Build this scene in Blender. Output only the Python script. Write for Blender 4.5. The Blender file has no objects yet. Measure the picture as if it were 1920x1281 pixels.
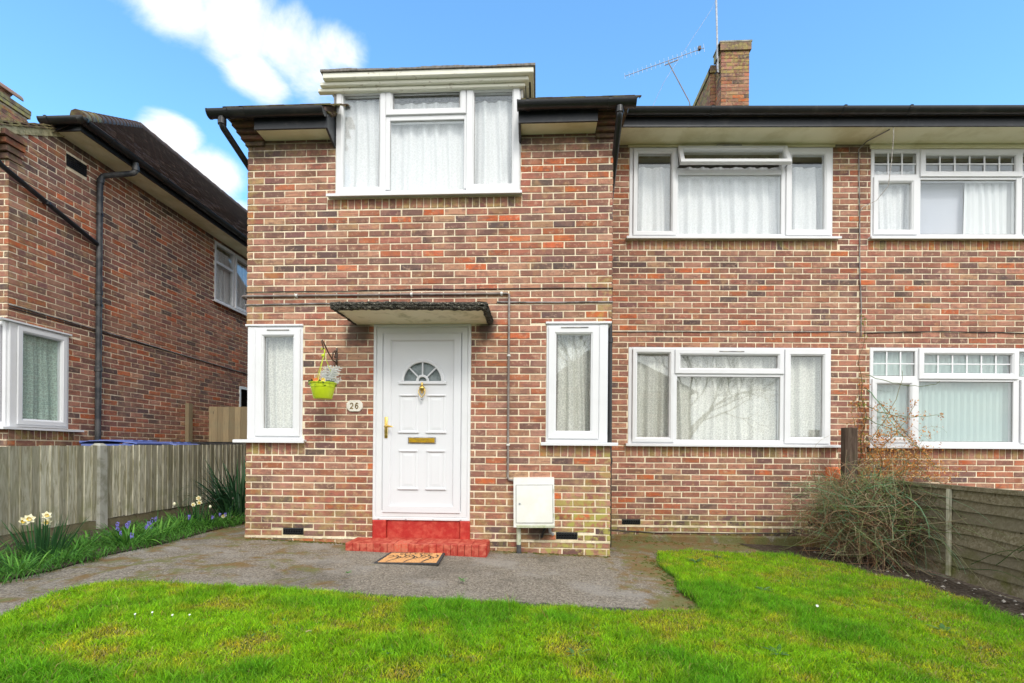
import bpy, math, random
import numpy as np
from mathutils import Vector, Matrix, noise as mn
random.seed(7)
rng = np.random.default_rng(7)
scene = bpy.context.scene
C = scene.collection

# ------------------------------------------------------------------ camera
F_PX, CAM_H = 940.0, 1.1
yaw, roll = math.atan(48 / F_PX), 0.008
cam_data = bpy.data.cameras.new('camera')
cam_data.sensor_width = 36
cam_data.lens = F_PX / 1920 * 36
cam_data.shift_y = 204.0 / 1920
cam_data.clip_start = 0.05
cam_data.clip_end = 3000
cam = bpy.data.objects.new('camera', cam_data)
C.objects.link(cam)
cR = Vector((math.cos(yaw), math.sin(yaw), 0)); cF = Vector((-math.sin(yaw), math.cos(yaw), 0)); cU = Vector((0, 0, 1))
cX = cR * math.cos(roll) + cU * math.sin(roll); cY = cU * math.cos(roll) - cR * math.sin(roll)
mat = Matrix.Identity(4)
for i in range(3):
    mat[i][0] = cX[i]; mat[i][1] = cY[i]; mat[i][2] = -cF[i]
mat[2][3] = CAM_H
cam.matrix_world = mat
scene.camera = cam
scene.view_settings.view_transform = 'Standard'
scene.view_settings.look = 'None'
scene.view_settings.gamma = 1.0
scene.view_settings.exposure = EXPOSURE = 1.12
scene.view_settings.use_curve_mapping = False
scene.render.resolution_x, scene.render.resolution_y = 1024, 683

# ------------------------------------------------------------------ sun and sky
sun_dir = Vector((0.30, -0.75, 0.78)).normalized()          # towards the sun: behind the camera, a little to the right
sun_data = bpy.data.lights.new('sun', 'SUN')
sun_data.energy = 0.9
sun_data.angle = math.radians(14)
sun_data.color = (1.0, 0.95, 0.86)
sun = bpy.data.objects.new('sun', sun_data)
sun.rotation_euler = sun_dir.to_track_quat('Z', 'Y').to_euler()
sun.location = (-8, -12, 20)
C.objects.link(sun)

world = bpy.data.worlds.new('World'); scene.world = world; world.use_nodes = True


class NT:
    """small node-tree writer"""
    def __init__(s, tree):
        s.t = tree; s.n = tree.nodes; s.l = tree.links

    def new(s, kind, ins=None, **kw):
        nd = s.n.new(kind)
        for k, v in kw.items():
            setattr(nd, k, v)
        for k, v in (ins or {}).items():
            s.put(nd.inputs[k], v)
        return nd

    def put(s, sock, v):
        if isinstance(v, bpy.types.NodeSocket):
            s.l.new(v, sock)
        elif isinstance(v, bpy.types.Node):
            s.l.new(v.outputs[0], sock)
        else:
            if hasattr(sock, 'default_value') and not hasattr(sock.default_value, '__len__') and hasattr(v, '__len__'):
                v = v[0]
            elif hasattr(sock.default_value, '__len__') and hasattr(v, '__len__') and len(v) == 3 and len(sock.default_value) == 4:
                v = (*v, 1)
            sock.default_value = v

    def m(s, op, a, b=0.0, c=0.0, clamp=False):
        nd = s.n.new('ShaderNodeMath'); nd.operation = op; nd.use_clamp = clamp
        s.put(nd.inputs[0], a); s.put(nd.inputs[1], b); s.put(nd.inputs[2], c)
        return nd.outputs[0]

    def mix(s, f, a, b, bt='MIX'):
        nd = s.n.new('ShaderNodeMix'); nd.data_type = 'RGBA'; nd.blend_type = bt; nd.clamp_factor = True
        s.put(nd.inputs[0], f); s.put(nd.inputs[6], a); s.put(nd.inputs[7], b)
        return nd.outputs[2]

    def ss(s, v, lo, hi, a=0.0, b=1.0):
        nd = s.n.new('ShaderNodeMapRange'); nd.interpolation_type = 'SMOOTHSTEP'
        s.put(nd.inputs[0], v)
        for i, x in enumerate((lo, hi, a, b)):
            nd.inputs[i + 1].default_value = x
        return nd.outputs[0]

    def noise(s, vec, scale, detail=3, rough=0.55, dist=0.0):
        nd = s.n.new('ShaderNodeTexNoise')
        if vec is not None: s.put(nd.inputs['Vector'], vec)
        nd.inputs['Scale'].default_value = scale; nd.inputs['Detail'].default_value = detail
        nd.inputs['Roughness'].default_value = rough; nd.inputs['Distortion'].default_value = dist
        return nd.outputs[0]

    def scalevec(s, vec, sc):
        nd = s.n.new('ShaderNodeVectorMath'); nd.operation = 'MULTIPLY'
        s.put(nd.inputs[0], vec); nd.inputs[1].default_value = sc
        return nd.outputs[0]


w = NT(world.node_tree); w.n.clear()
tc = w.new('ShaderNodeTexCoord')
sep = w.new('ShaderNodeSeparateXYZ', {0: tc.outputs['Generated']})
dx, dy, dz = sep.outputs
sky = w.new('ShaderNodeTexSky', sky_type='NISHITA', sun_disc=False,
            sun_elevation=math.asin(sun_dir.z), sun_rotation=math.atan2(sun_dir.x, sun_dir.y),
            altitude=50, air_density=1.0, dust_density=0.25, ozone_density=2.2)
skycol = w.mix(1.0, sky.outputs[0], (0.86, 1.27, 1.38), 'MULTIPLY')
bg_sky = w.new('ShaderNodeBackground', {0: skycol, 1: 0.135})
az = w.m('ARCTAN2', dx, dy)
el = w.m('ARCSINE', dz)
nbase = w.scalevec(tc.outputs['Generated'], (1.0, 1.0, 1.9))
n1 = w.noise(nbase, 5.0, 9, 0.62, 0.35)
n2 = w.noise(nbase, 2.1, 5, 0.55, 0.2)


def ellipse(px, py, rx, ry, tilt=0.0):
    # centre and radii of one cloud bank as azimuth and elevation, in degrees
    a0, e0, ra, re = (math.radians(v) for v in (px, py, rx, ry))
    u = w.m('SUBTRACT', az, a0); v = w.m('SUBTRACT', el, e0)
    ct, st = math.cos(math.radians(tilt)), math.sin(math.radians(tilt))
    p = w.m('DIVIDE', w.m('ADD', w.m('MULTIPLY', u, ct), w.m('MULTIPLY', v, st)), ra)
    q = w.m('DIVIDE', w.m('SUBTRACT', w.m('MULTIPLY', v, ct), w.m('MULTIPLY', u, st)), re)
    return w.m('SUBTRACT', 1.0, w.m('ADD', w.m('MULTIPLY', p, p), w.m('MULTIPLY', q, q)))


banks = [ellipse(*a) for a in ((-42.0, 38.0, 5.5, 3.8, 0), (-37.5, 36.6, 6.0, 3.4, 0), (-32.0, 37.0, 6.0, 4.4, -5), (-26.8, 36.0, 6.5, 3.7, -8), (-22.3, 37.0, 4.0, 2.6, 0), (-30.0, 33.4, 4.0, 2.4, 0),
                               (-37.4, 27.0, 3.0, 2.1, 0), (-34.4, 24.8, 3.8, 2.6, 0), (-31.6, 22.0, 2.8, 1.8, 0))]
shape = banks[0]
for b_ in banks[1:]:
    shape = w.m('MAXIMUM', shape, b_)
shape = w.m('MAXIMUM', shape, -1.2)
# the cloud cover thickens behind the camera and overhead
back = w.ss(dy, 0.30, -0.30, -1.3, 1.9)
shape = w.m('MAXIMUM', shape, back)
dens = w.m('ADD', w.m('MULTIPLY', shape, 0.85), w.m('MULTIPLY', w.m('SUBTRACT', n1, 0.5), 2.1))
cmask = w.ss(dens, 0.02, 0.80)
ccol = w.mix(w.ss(n2, 0.35, 0.65), (0.84, 0.87, 0.90), (1.03, 1.0, 0.96))
n3 = w.noise(nbase, 9.0, 6, 0.6, 0.3)
ccol = w.mix(w.ss(n3, 0.42, 0.64, 0, 0.45), ccol, (0.66, 0.72, 0.80))
ccol = w.mix(w.ss(dens, 0.15, 0.9), (0.74, 0.86, 0.98), ccol)
ccol = w.mix(w.ss(dy, 0.75, -0.25), w.mix(1.0, ccol, (0.62, 0.61, 0.60), 'MULTIPLY'), ccol)      # brighter towards the sun
bg_cloud = w.new('ShaderNodeBackground', {0: ccol, 1: 1.0})
mixs = w.new('ShaderNodeMixShader', {0: cmask, 1: bg_sky.outputs[0], 2: bg_cloud.outputs[0]})
w.new('ShaderNodeOutputWorld', {0: mixs.outputs[0]})

# ------------------------------------------------------------------ materials
MATS = {}


def material(name):
    m_ = bpy.data.materials.new(name); m_.use_nodes = True
    m_.node_tree.nodes.clear(); MATS[name] = m_
    return m_, NT(m_.node_tree)


def finish(t, color, rough=0.8, bump=None, bstr=0.3, bdist=0.004, spec=0.4, metal=0.0, sub=None, **kw):
    b = t.new('ShaderNodeBsdfPrincipled', {'Base Color': color, 'Roughness': rough, 'Metallic': metal, 'Specular IOR Level': spec})
    for k, v in kw.items():
        t.put(b.inputs[k.replace('_', ' ')], v)
    if bump is not None:
        bp = t.new('ShaderNodeBump', {'Strength': bstr, 'Distance': bdist, 'Height': bump})
        t.put(b.inputs['Normal'], bp.outputs[0])
    t.new('ShaderNodeOutputMaterial', {0: b.outputs[0]})
    return b


def pos(t):
    return t.new('ShaderNodeNewGeometry').outputs['Position']


def stains(t, c, p):
    """sooty dirt at the canopy ends and on the top courses under the eaves"""
    x, y, z = t.new('ShaderNodeSeparateXYZ', {0: p}).outputs
    n = t.m('MULTIPLY', t.m('SUBTRACT', t.noise(p, 9, 4, 0.65), 0.5), 0.9)
    f = None
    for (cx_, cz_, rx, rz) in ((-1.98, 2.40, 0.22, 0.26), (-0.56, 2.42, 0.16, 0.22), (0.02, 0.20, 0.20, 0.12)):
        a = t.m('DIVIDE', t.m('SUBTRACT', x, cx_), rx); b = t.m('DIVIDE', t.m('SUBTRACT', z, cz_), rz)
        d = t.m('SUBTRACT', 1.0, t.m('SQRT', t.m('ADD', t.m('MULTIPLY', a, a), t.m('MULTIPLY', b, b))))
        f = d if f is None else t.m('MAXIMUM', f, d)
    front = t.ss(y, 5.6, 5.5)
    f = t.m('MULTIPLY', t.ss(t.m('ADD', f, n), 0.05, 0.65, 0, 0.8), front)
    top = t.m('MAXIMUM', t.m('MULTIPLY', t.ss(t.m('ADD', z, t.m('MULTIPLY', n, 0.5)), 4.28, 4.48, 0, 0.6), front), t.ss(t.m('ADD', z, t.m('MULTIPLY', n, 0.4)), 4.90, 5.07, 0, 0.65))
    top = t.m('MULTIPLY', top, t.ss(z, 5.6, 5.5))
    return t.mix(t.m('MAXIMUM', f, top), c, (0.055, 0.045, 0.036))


def brick_mat(name, obj):
    m_, t = material(name)
    at = t.new('ShaderNodeAttribute', attribute_type='OBJECT' if obj else 'GEOMETRY', attribute_name='color' if obj else 'col')
    p = pos(t)
    base = at.outputs['Color']
    na = t.noise(p, 14, 4, 0.65, 0.4); nb = t.noise(p, 70, 3, 0.6); nc = t.noise(p, 5.5, 2)
    c = t.mix(t.ss(na, 0.42, 0.70, 0, 0.62), base, (0.19, 0.105, 0.085))
    c = t.mix(t.ss(t.noise(p, 22, 3, 0.7), 0.52, 0.76, 0, 0.6), c, (0.62, 0.42, 0.30))
    st = t.noise(t.scalevec(p, (7, 7, 40)), 1.0, 3, 0.6, 0.5)
    c = t.mix(t.ss(st, 0.5, 0.68, 0, 0.55), c, (0.13, 0.075, 0.065))
    c = t.mix(t.ss(t.noise(p, 3.2, 3), 0.5, 0.66, 0, 0.35), c, (0.50, 0.27, 0.19))
    c = t.mix(t.ss(nb, 0.62, 0.72, 0, 0.6), c, (0.06, 0.04, 0.035))
    c = t.mix(t.m('MULTIPLY', t.ss(nc, 0.60, 0.70), 0.22), c, (0.50, 0.30, 0.12))
    moss = t.m('MULTIPLY', at.outputs['Alpha'], t.ss(t.noise(p, 11, 4, 0.65), 0.42, 0.62))
    c = t.mix(moss, c, (0.36, 0.33, 0.09))
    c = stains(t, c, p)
    finish(t, c, 0.92, t.m('ADD', nb, t.m('MULTIPLY', na, 1.5)), 0.55, 0.004, 0.25)


brick_mat('brick_single', True)
brick_mat('brick_mass', False)


def simple(name, col, rough=0.7, var=None, scale=20, bscale=60, bstr=0.25, spec=0.4, metal=0.0, bd=0.003, lo=0.4, hi=0.65, amt=1.0):
    m_, t = material(name)
    p = pos(t)
    c = col
    if var is not None:
        c = t.mix(t.ss(t.noise(p, scale, 5, 0.6, 0.3), lo, hi, 0, amt), col, var)
    finish(t, c, rough, t.noise(p, bscale, 4, 0.6), bstr, bd, spec, metal)
    return m_


m_, t = material('mortar')
p = pos(t); sz = t.new('ShaderNodeSeparateXYZ', {0: p}).outputs[2]
c = t.mix(t.ss(t.noise(p, 9, 4), 0.35, 0.7), (0.88, 0.78, 0.59), (0.74, 0.63, 0.46))
c = t.mix(t.ss(t.noise(p, 1.7, 4, 0.6), 0.46, 0.68, 0, 0.6), c, (0.56, 0.46, 0.31))
c = t.mix(t.ss(t.noise(p, 45, 2), 0.58, 0.70, 0, 0.45), c, (0.36, 0.28, 0.19))
low = t.m('MULTIPLY', t.ss(sz, 0.6, -0.05), t.ss(t.noise(p, 6, 4, 0.6), 0.42, 0.6))
c = t.mix(t.m('MULTIPLY', low, 0.5), c, (0.36, 0.33, 0.14))
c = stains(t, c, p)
finish(t, c, 0.95, t.noise(p, 90, 3), 0.5, 0.003, 0.2)

m_, t = material('white_upvc')
p = pos(t)
c = t.mix(t.ss(t.noise(p, 3, 4, 0.6), 0.45, 0.75, 0, 0.35), (0.72, 0.73, 0.75), (0.62, 0.63, 0.63))
finish(t, c, 0.28, None, spec=0.5)
m_, t = material('white_door')
p = pos(t)
finish(t, t.mix(t.ss(t.noise(p, 2, 4), 0.4, 0.8, 0, 0.3), (0.70, 0.71, 0.74), (0.65, 0.66, 0.69)), 0.35, t.noise(p, 6, 2), 0.04, 0.01, 0.5)

m_, t = material('window_glass')
lw_ = t.new('ShaderNodeLayerWeight', {'Blend': 0.5})        # Schlick's curve, the same from both sides of the pane
fac = t.m('ADD', t.m('MULTIPLY', t.m('POWER', lw_.outputs['Facing'], 5.0), 0.90), 0.075, clamp=True)
gl = t.new('ShaderNodeBsdfGlossy', {'Color': (0.93, 0.98, 1.0, 1), 'Roughness': 0.004})
bp = t.new('ShaderNodeBump', {'Strength': 0.05, 'Distance': 0.01, 'Height': t.noise(pos(t), 1.6, 2)})
t.put(gl.inputs['Normal'], bp.outputs[0])
tr = t.new('ShaderNodeBsdfTransparent', {'Color': (0.975, 0.982, 0.98, 1)})
mx = t.new('ShaderNodeMixShader', {0: fac, 1: tr.outputs[0], 2: gl.outputs[0]})
t.new('ShaderNodeOutputMaterial', {0: mx.outputs[0]})


def curtain_mat(name, col, lace, thr=0.5, hole=0.55):
    m_, t = material(name)
    tcn = t.new('ShaderNodeTexCoord').outputs['Object']
    v = t.new('ShaderNodeTexVoronoi', {'Vector': tcn, 'Scale': 34.0}, feature='DISTANCE_TO_EDGE')
    v2 = t.new('ShaderNodeTexVoronoi', {'Vector': tcn, 'Scale': 9.0})
    rings = t.m('SINE', t.m('MULTIPLY', v2.outputs[0], 55.0))
    pat = t.m('ADD', t.m('MULTIPLY', t.ss(v.outputs[0], 0.02, 0.14), 0.6), t.m('MULTIPLY', rings, 0.25))
    n = t.noise(tcn, 30, 3)
    solid = t.ss(t.m('ADD', pat, t.m('MULTIPLY', n, 0.5)), thr, thr + 0.25, 1.0, 0.0)
    alpha = t.m('ADD', t.m('MULTIPLY', solid, lace), 1.0 - lace) if lace else 1.0
    d = t.new('ShaderNodeBsdfDiffuse', {'Color': col})
    tl = t.new('ShaderNodeBsdfTranslucent', {'Color': col})
    a = t.new('ShaderNodeMixShader', {0: 0.12, 1: d.outputs[0], 2: tl.outputs[0]})
    trn = t.new('ShaderNodeBsdfTransparent', {'Color': (1, 1, 1, 1)})
    mx = t.new('ShaderNodeMixShader', {1: trn.outputs[0], 2: a.outputs[0]})
    t.put(mx.inputs[0], alpha)
    t.new('ShaderNodeOutputMaterial', {0: mx.outputs[0]})


curtain_mat('net_white', (0.90, 0.90, 0.91, 1), 0.10)
curtain_mat('net_lace', (0.88, 0.87, 0.80, 1), 0.24, 0.42)
curtain_mat('net_green', (0.62, 0.78, 0.70, 1), 0.30, 0.45)
curtain_mat('blind_green', (0.62, 0.76, 0.72, 1), 0.0)
curtain_mat('reflection_lavender', (0.62, 0.64, 0.72, 1), 0.0)  # sky reflection put into the colour of the added panel
simple('fanlight_fill_grey', (0.34, 0.38, 0.39), 0.25, (0.20, 0.24, 0.24), 9, 60, 0.3)  # opaque grey that lightens the fanlight in front of the dark hall
curtain_mat('blind_white', (0.84, 0.86, 0.88, 1), 0.0)
simple('room_paint', (0.42, 0.40, 0.34), 0.9)
simple('black_plastic', (0.014, 0.015, 0.017), 0.32, (0.045, 0.042, 0.038), 6, 40, 0.06, 0.5, lo=0.5, hi=0.8)
simple('grey_pipe', (0.034, 0.038, 0.044), 0.4, (0.09, 0.09, 0.09), 8, 40, 0.05)
simple('fascia_black', (0.017, 0.020, 0.025), 0.38, (0.05, 0.05, 0.05), 9, 30, 0.08, 0.5, lo=0.5, hi=0.8)
simple('soffit_cream', (0.84, 0.81, 0.58), 0.6, (0.70, 0.66, 0.42), 2.2, 20, 0.08)
simple('dormer_paint', (0.80, 0.79, 0.68), 0.65, (0.30, 0.22, 0.15), 16, 50, 0.3, lo=0.58, hi=0.75, amt=0.7)
simple('lead_grey', (0.20, 0.20, 0.21), 0.6, (0.40, 0.38, 0.34), 14, 60, 0.4)
simple('felt_grey', (0.24, 0.22, 0.20), 0.95, (0.13, 0.12, 0.11), 30, 150, 0.8)
simple('conduit_brown', (0.19, 0.155, 0.14), 0.5, (0.28, 0.25, 0.23), 10)
simple('cable_black', (0.03, 0.028, 0.026), 0.5)
simple('cable_grey', (0.30, 0.28, 0.27), 0.6, (0.12, 0.11, 0.10), 9)
simple('cable_white', (0.6, 0.58, 0.55), 0.6, (0.25, 0.22, 0.2), 20)
simple('brass', (0.72, 0.50, 0.13), 0.32, (0.50, 0.36, 0.13), 60, 60, 0.1, metal=1.0)
simple('brass_plate', (0.62, 0.38, 0.02), 0.35, (0.45, 0.28, 0.04), 30, 60, 0.1, metal=0.6)
simple('dark_metal', (0.05, 0.04, 0.035), 0.5, (0.12, 0.07, 0.04), 60)
simple('galvanised', (0.42, 0.45, 0.49), 0.45, (0.30, 0.31, 0.33), 20, metal=0.6)
simple('red_paint', (0.40, 0.022, 0.016), 0.5, (0.50, 0.07, 0.045), 13, 25, 0.5, 0.45, bd=0.008)
simple('red_step_brick', (0.37, 0.038, 0.024), 0.6, (0.52, 0.13, 0.08), 16, 60, 0.6)
simple('worn_step_brick', (0.50, 0.15, 0.09), 0.8, (0.56, 0.09, 0.05), 30, 60, 0.6)
simple('old_clay', (0.34, 0.17, 0.12), 0.85, (0.26, 0.20, 0.14), 12)
simple('terracotta', (0.74, 0.20, 0.07), 0.75, (0.60, 0.17, 0.07), 20)
simple('pot_lime', (0.52, 0.66, 0.02), 0.35, None, bstr=0.02)
simple('canopy_underside', (0.84, 0.80, 0.60), 0.7, (0.46, 0.45, 0.26), 5, 30, 0.15, lo=0.5, hi=0.75)
m_, t = material('canopy_pebble')
p = pos(t)
vo = t.new('ShaderNodeTexVoronoi', {'Vector': p, 'Scale': 130.0})
c = t.mix(t.ss(vo.outputs[0], 0.15, 0.6), (0.17, 0.16, 0.13), (0.03, 0.028, 0.024))
c = t.mix(t.ss(t.noise(p, 60, 3), 0.56, 0.7), c, (0.30, 0.28, 0.22))
finish(t, c, 0.95, vo.outputs[0], 1.0, 0.008, 0.2)
simple('meter_white', (0.68, 0.69, 0.67), 0.45, (0.66, 0.66, 0.60), 5, 30, 0.05)
simple('meter_base', (0.50, 0.52, 0.42), 0.6, (0.38, 0.42, 0.25), 12)
simple('plaque_cream', (0.76, 0.73, 0.66), 0.5, (0.66, 0.62, 0.54), 25)
simple('plaque_gold', (0.33, 0.24, 0.11), 0.5, None)
simple('mat_rubber', (0.03, 0.032, 0.036), 0.8, (0.06, 0.06, 0.06), 40)
simple('mat_coir', (0.66, 0.36, 0.15), 0.98, (0.50, 0.25, 0.10), 70, 200, 1.0, 0.1)
simple('roof_tile', (0.085, 0.055, 0.045), 0.85, (0.12, 0.10, 0.075), 7, 50, 0.4, lo=0.5, hi=0.8)
simple('verge_tile', (0.13, 0.085, 0.06), 0.9, (0.26, 0.23, 0.10), 9, 50, 0.5)
simple('lime_bedding', (0.50, 0.44, 0.26), 0.95, (0.24, 0.22, 0.12), 18, 60, 0.6)
simple('concrete', (0.36, 0.36, 0.32), 0.95, (0.22, 0.22, 0.17), 7, 120, 0.6)
simple('bin_blue', (0.10, 0.15, 0.42), 0.4, (0.17, 0.22, 0.48), 5, 20, 0.05)
simple('bin_black', (0.02, 0.022, 0.024), 0.45, (0.05, 0.05, 0.05), 5, 20, 0.05)


def wood(name, a, b, moss, vert=True, mz=(0.15, 0.7)):
    m_, t = material(name)
    oc = t.new('ShaderNodeTexCoord').outputs['Object']
    oi = t.new('ShaderNodeObjectInfo').outputs['Random']
    off = t.new('ShaderNodeVectorMath', operation='ADD')
    t.put(off.inputs[0], oc)
    cmb = t.new('ShaderNodeCombineXYZ', {0: t.m('MULTIPLY', oi, 17.0), 1: t.m('MULTIPLY', oi, 9.0), 2: t.m('MULTIPLY', oi, 31.0)})
    t.put(off.inputs[1], cmb.outputs[0])
    v = t.scalevec(off.outputs[0], (9, 9, 0.8) if vert else (0.8, 9, 9))
    g = t.noise(v, 3.0, 5, 0.65, 1.2)
    g2 = t.noise(v, 9.0, 3, 0.6, 0.4)
    c = t.mix(t.ss(g, 0.36, 0.66), a, b)
    c = t.mix(t.ss(g2, 0.58, 0.75, 0, 0.5), c, tuple(x * 0.35 for x in a[:3]))
    c = t.mix(t.m('MULTIPLY', t.ss(oi, 0, 1), 0.65), c, tuple(x * 0.55 for x in b[:3]))
    vk = t.new('ShaderNodeTexVoronoi', {'Vector': t.scalevec(off.outputs[0], (9, 9, 3.2) if vert else (3.2, 9, 9)), 'Scale': 1.0})
    c = t.mix(t.ss(vk.outputs[0], 0.13, 0.06, 0, 0.8), c, tuple(x * 0.3 for x in a[:3]))
    p = pos(t); z = t.new('ShaderNodeSeparateXYZ', {0: p}).outputs[2]
    mo = t.m('MULTIPLY', t.ss(t.noise(p, 5, 4, 0.6), 0.42, 0.7), t.ss(z, mz[1], mz[0], 0.15, 0.8))
    c = t.mix(mo, c, moss)
    finish(t, c, 0.9, t.m('ADD', g, g2), 0.5, 0.004, 0.2)


wood('fence_grey', (0.66, 0.64, 0.52, 1), (0.30, 0.275, 0.18, 1), (0.20, 0.21, 0.08))
wood('gravel_wood', (0.34, 0.29, 0.18, 1), (0.22, 0.19, 0.12, 1), (0.12, 0.13, 0.05), False)
wood('lap_fence', (0.14, 0.118, 0.068, 1), (0.27, 0.235, 0.165, 1), (0.10, 0.11, 0.02), False, (-0.1, 0.35))
wood('gate_wood', (0.44, 0.34, 0.20, 1), (0.36, 0.28, 0.17, 1), (0.20, 0.28, 0.20))
wood('post_brown', (0.055, 0.035, 0.026, 1), (0.11, 0.08, 0.06, 1), (0.09, 0.09, 0.04))

m_, t = material('asphalt')
p = pos(t)
vo = t.new('ShaderNodeTexVoronoi', {'Vector': p, 'Scale': 85.0})
g = t.noise(p, 130, 2)
c = t.mix(vo.outputs[1], (0.092, 0.077, 0.058), (0.38, 0.33, 0.26))
c = t.mix(t.ss(g, 0.50, 0.70, 0, 0.7), c, (0.045, 0.04, 0.036))
c = t.mix(t.ss(t.noise(p, 1.4, 5, 0.65), 0.50, 0.66, 0, 0.55), c, (0.30, 0.28, 0.25))
px_, py_, _ = t.new('ShaderNodeSeparateXYZ', {0: p}).outputs
mo = t.m('MAXIMUM', t.ss(px_, 0.35, 1.15), t.ss(px_, -0.2, -3.0, 0, 0.58))
mo = t.m('MAXIMUM', mo, t.ss(py_, 4.9, 5.45, 0, 0.8))
rimd = t.m('ADD', t.m('MULTIPLY', t.ss(py_, 3.70, 3.54), t.ss(px_, -3.1, -2.8)), t.m('MULTIPLY', t.m('SUBTRACT', t.noise(p, 12, 4, 0.7), 0.5), 1.6))
c = t.mix(t.ss(rimd, 0.30, 0.8, 0, 0.85), c, (0.035, 0.033, 0.03))
c = t.mix(t.ss(t.noise(p, 0.9, 5, 0.65, 0.5), 0.52, 0.62, 0, 0.35), c, (0.07, 0.062, 0.05))
mo = t.m('ADD', mo, t.m('MULTIPLY', t.m('SUBTRACT', t.noise(p, 3.4, 6, 0.70, 0.4), 0.5), 3.2))
mossc = t.mix(t.ss(t.noise(p, 7, 3), 0.4, 0.6), (0.17, 0.095, 0.02), (0.13, 0.135, 0.03))
c = t.mix(t.ss(mo, 0.45, 0.95, 0, 0.78), c, mossc)
finish(t, c, 0.92, t.m('ADD', vo.outputs[0], g), 0.9, 0.005, 0.25)

m_, t = material('lawn_soil')
p = pos(t)
c = t.mix(t.ss(t.noise(p, 3, 5, 0.6), 0.38, 0.62), (0.05, 0.10, 0.010), (0.10, 0.10, 0.02))
c = t.mix(t.ss(t.noise(p, 40, 4), 0.5, 0.7), c, (0.035, 0.05, 0.01))
finish(t, c, 1.0, t.noise(p, 60, 4), 1.0, 0.01, 0.1)
simple('soil', (0.055, 0.042, 0.030), 1.0, (0.13, 0.105, 0.08), 30, 60, 1.0, 0.1, bd=0.015)
simple('far_ground', (0.07, 0.09, 0.03), 1.0, (0.10, 0.09, 0.05), 2, 20, 0.4, 0.1)
simple('road_asphalt', (0.06, 0.06, 0.062), 0.9, (0.08, 0.08, 0.08), 3, 100, 0.4)
simple('stone_bits', (0.40, 0.37, 0.32), 0.9, (0.25, 0.22, 0.18), 30)


def leafy(name, attr=True, col=(0.1, 0.2, 0.05), tl=0.35, rough=0.55):
    m_, t = material(name)
    c = t.new('ShaderNodeAttribute', attribute_name='col').outputs['Color'] if attr else None
    if c is None: c = (*col, 1)
    b = t.new('ShaderNodeBsdfPrincipled', {'Base Color': c, 'Roughness': rough, 'Specular IOR Level': 0.25})
    tr_ = t.new('ShaderNodeBsdfTranslucent', {'Color': c})
    mx = t.new('ShaderNodeMixShader', {0: tl, 1: b.outputs[0], 2: tr_.outputs[0]})
    t.new('ShaderNodeOutputMaterial', {0: mx.outputs[0]})


leafy('foliage')
simple('petal_cream', (0.86, 0.80, 0.52), 0.6, (0.86, 0.84, 0.68), 60)
simple('petal_yellow', (0.80, 0.60, 0.10), 0.6)
simple('petal_blue', (0.20, 0.17, 0.62), 0.6, (0.30, 0.26, 0.72), 60)
simple('petal_orange', (0.80, 0.22, 0.05), 0.6)
simple('petal_white', (0.82, 0.82, 0.80), 0.6)
simple('silver_leaf', (0.52, 0.54, 0.52), 0.8, (0.38, 0.40, 0.37), 60)
simple('bark', (0.06, 0.05, 0.04), 0.9, (0.10, 0.09, 0.07), 8)
simple('render_pale', (0.55, 0.50, 0.42), 0.9, (0.45, 0.40, 0.33), 2)
simple('red_brick_far', (0.28, 0.14, 0.10), 0.9, (0.20, 0.10, 0.08), 3)
simple('dark_opening', (0.012, 0.012, 0.012), 0.9)
simple('lamp_white', (0.80, 0.78, 0.70), 0.4)
M = MATS

# ------------------------------------------------------------------ helpers
HC = 0.0748            # height of one brick course with its joint
BP = 0.2365            # length of one stretcher with its joint
JT = 0.0135            # joint
DPC = 0.128            # height of the damp-proof joint
WX0, WX1, WY = -3.225, 0.775, 5.40       # front of the projecting bay
MY = 6.60                                # front of the main wall
PARTY = 4.07                             # boundary to the house on the right
NX = -6.10                               # side wall of the house on the left


def gz(x):
    return -0.032 * max(-8.0, min(8.0, x))


ABS = set()            # things whose parts are written in world coordinates


def set_parent(o, parent):
    if parent is None: return
    o.parent = parent
    if parent.name in ABS:
        o.matrix_parent_inverse = Matrix.Translation(parent.location).inverted()


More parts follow.
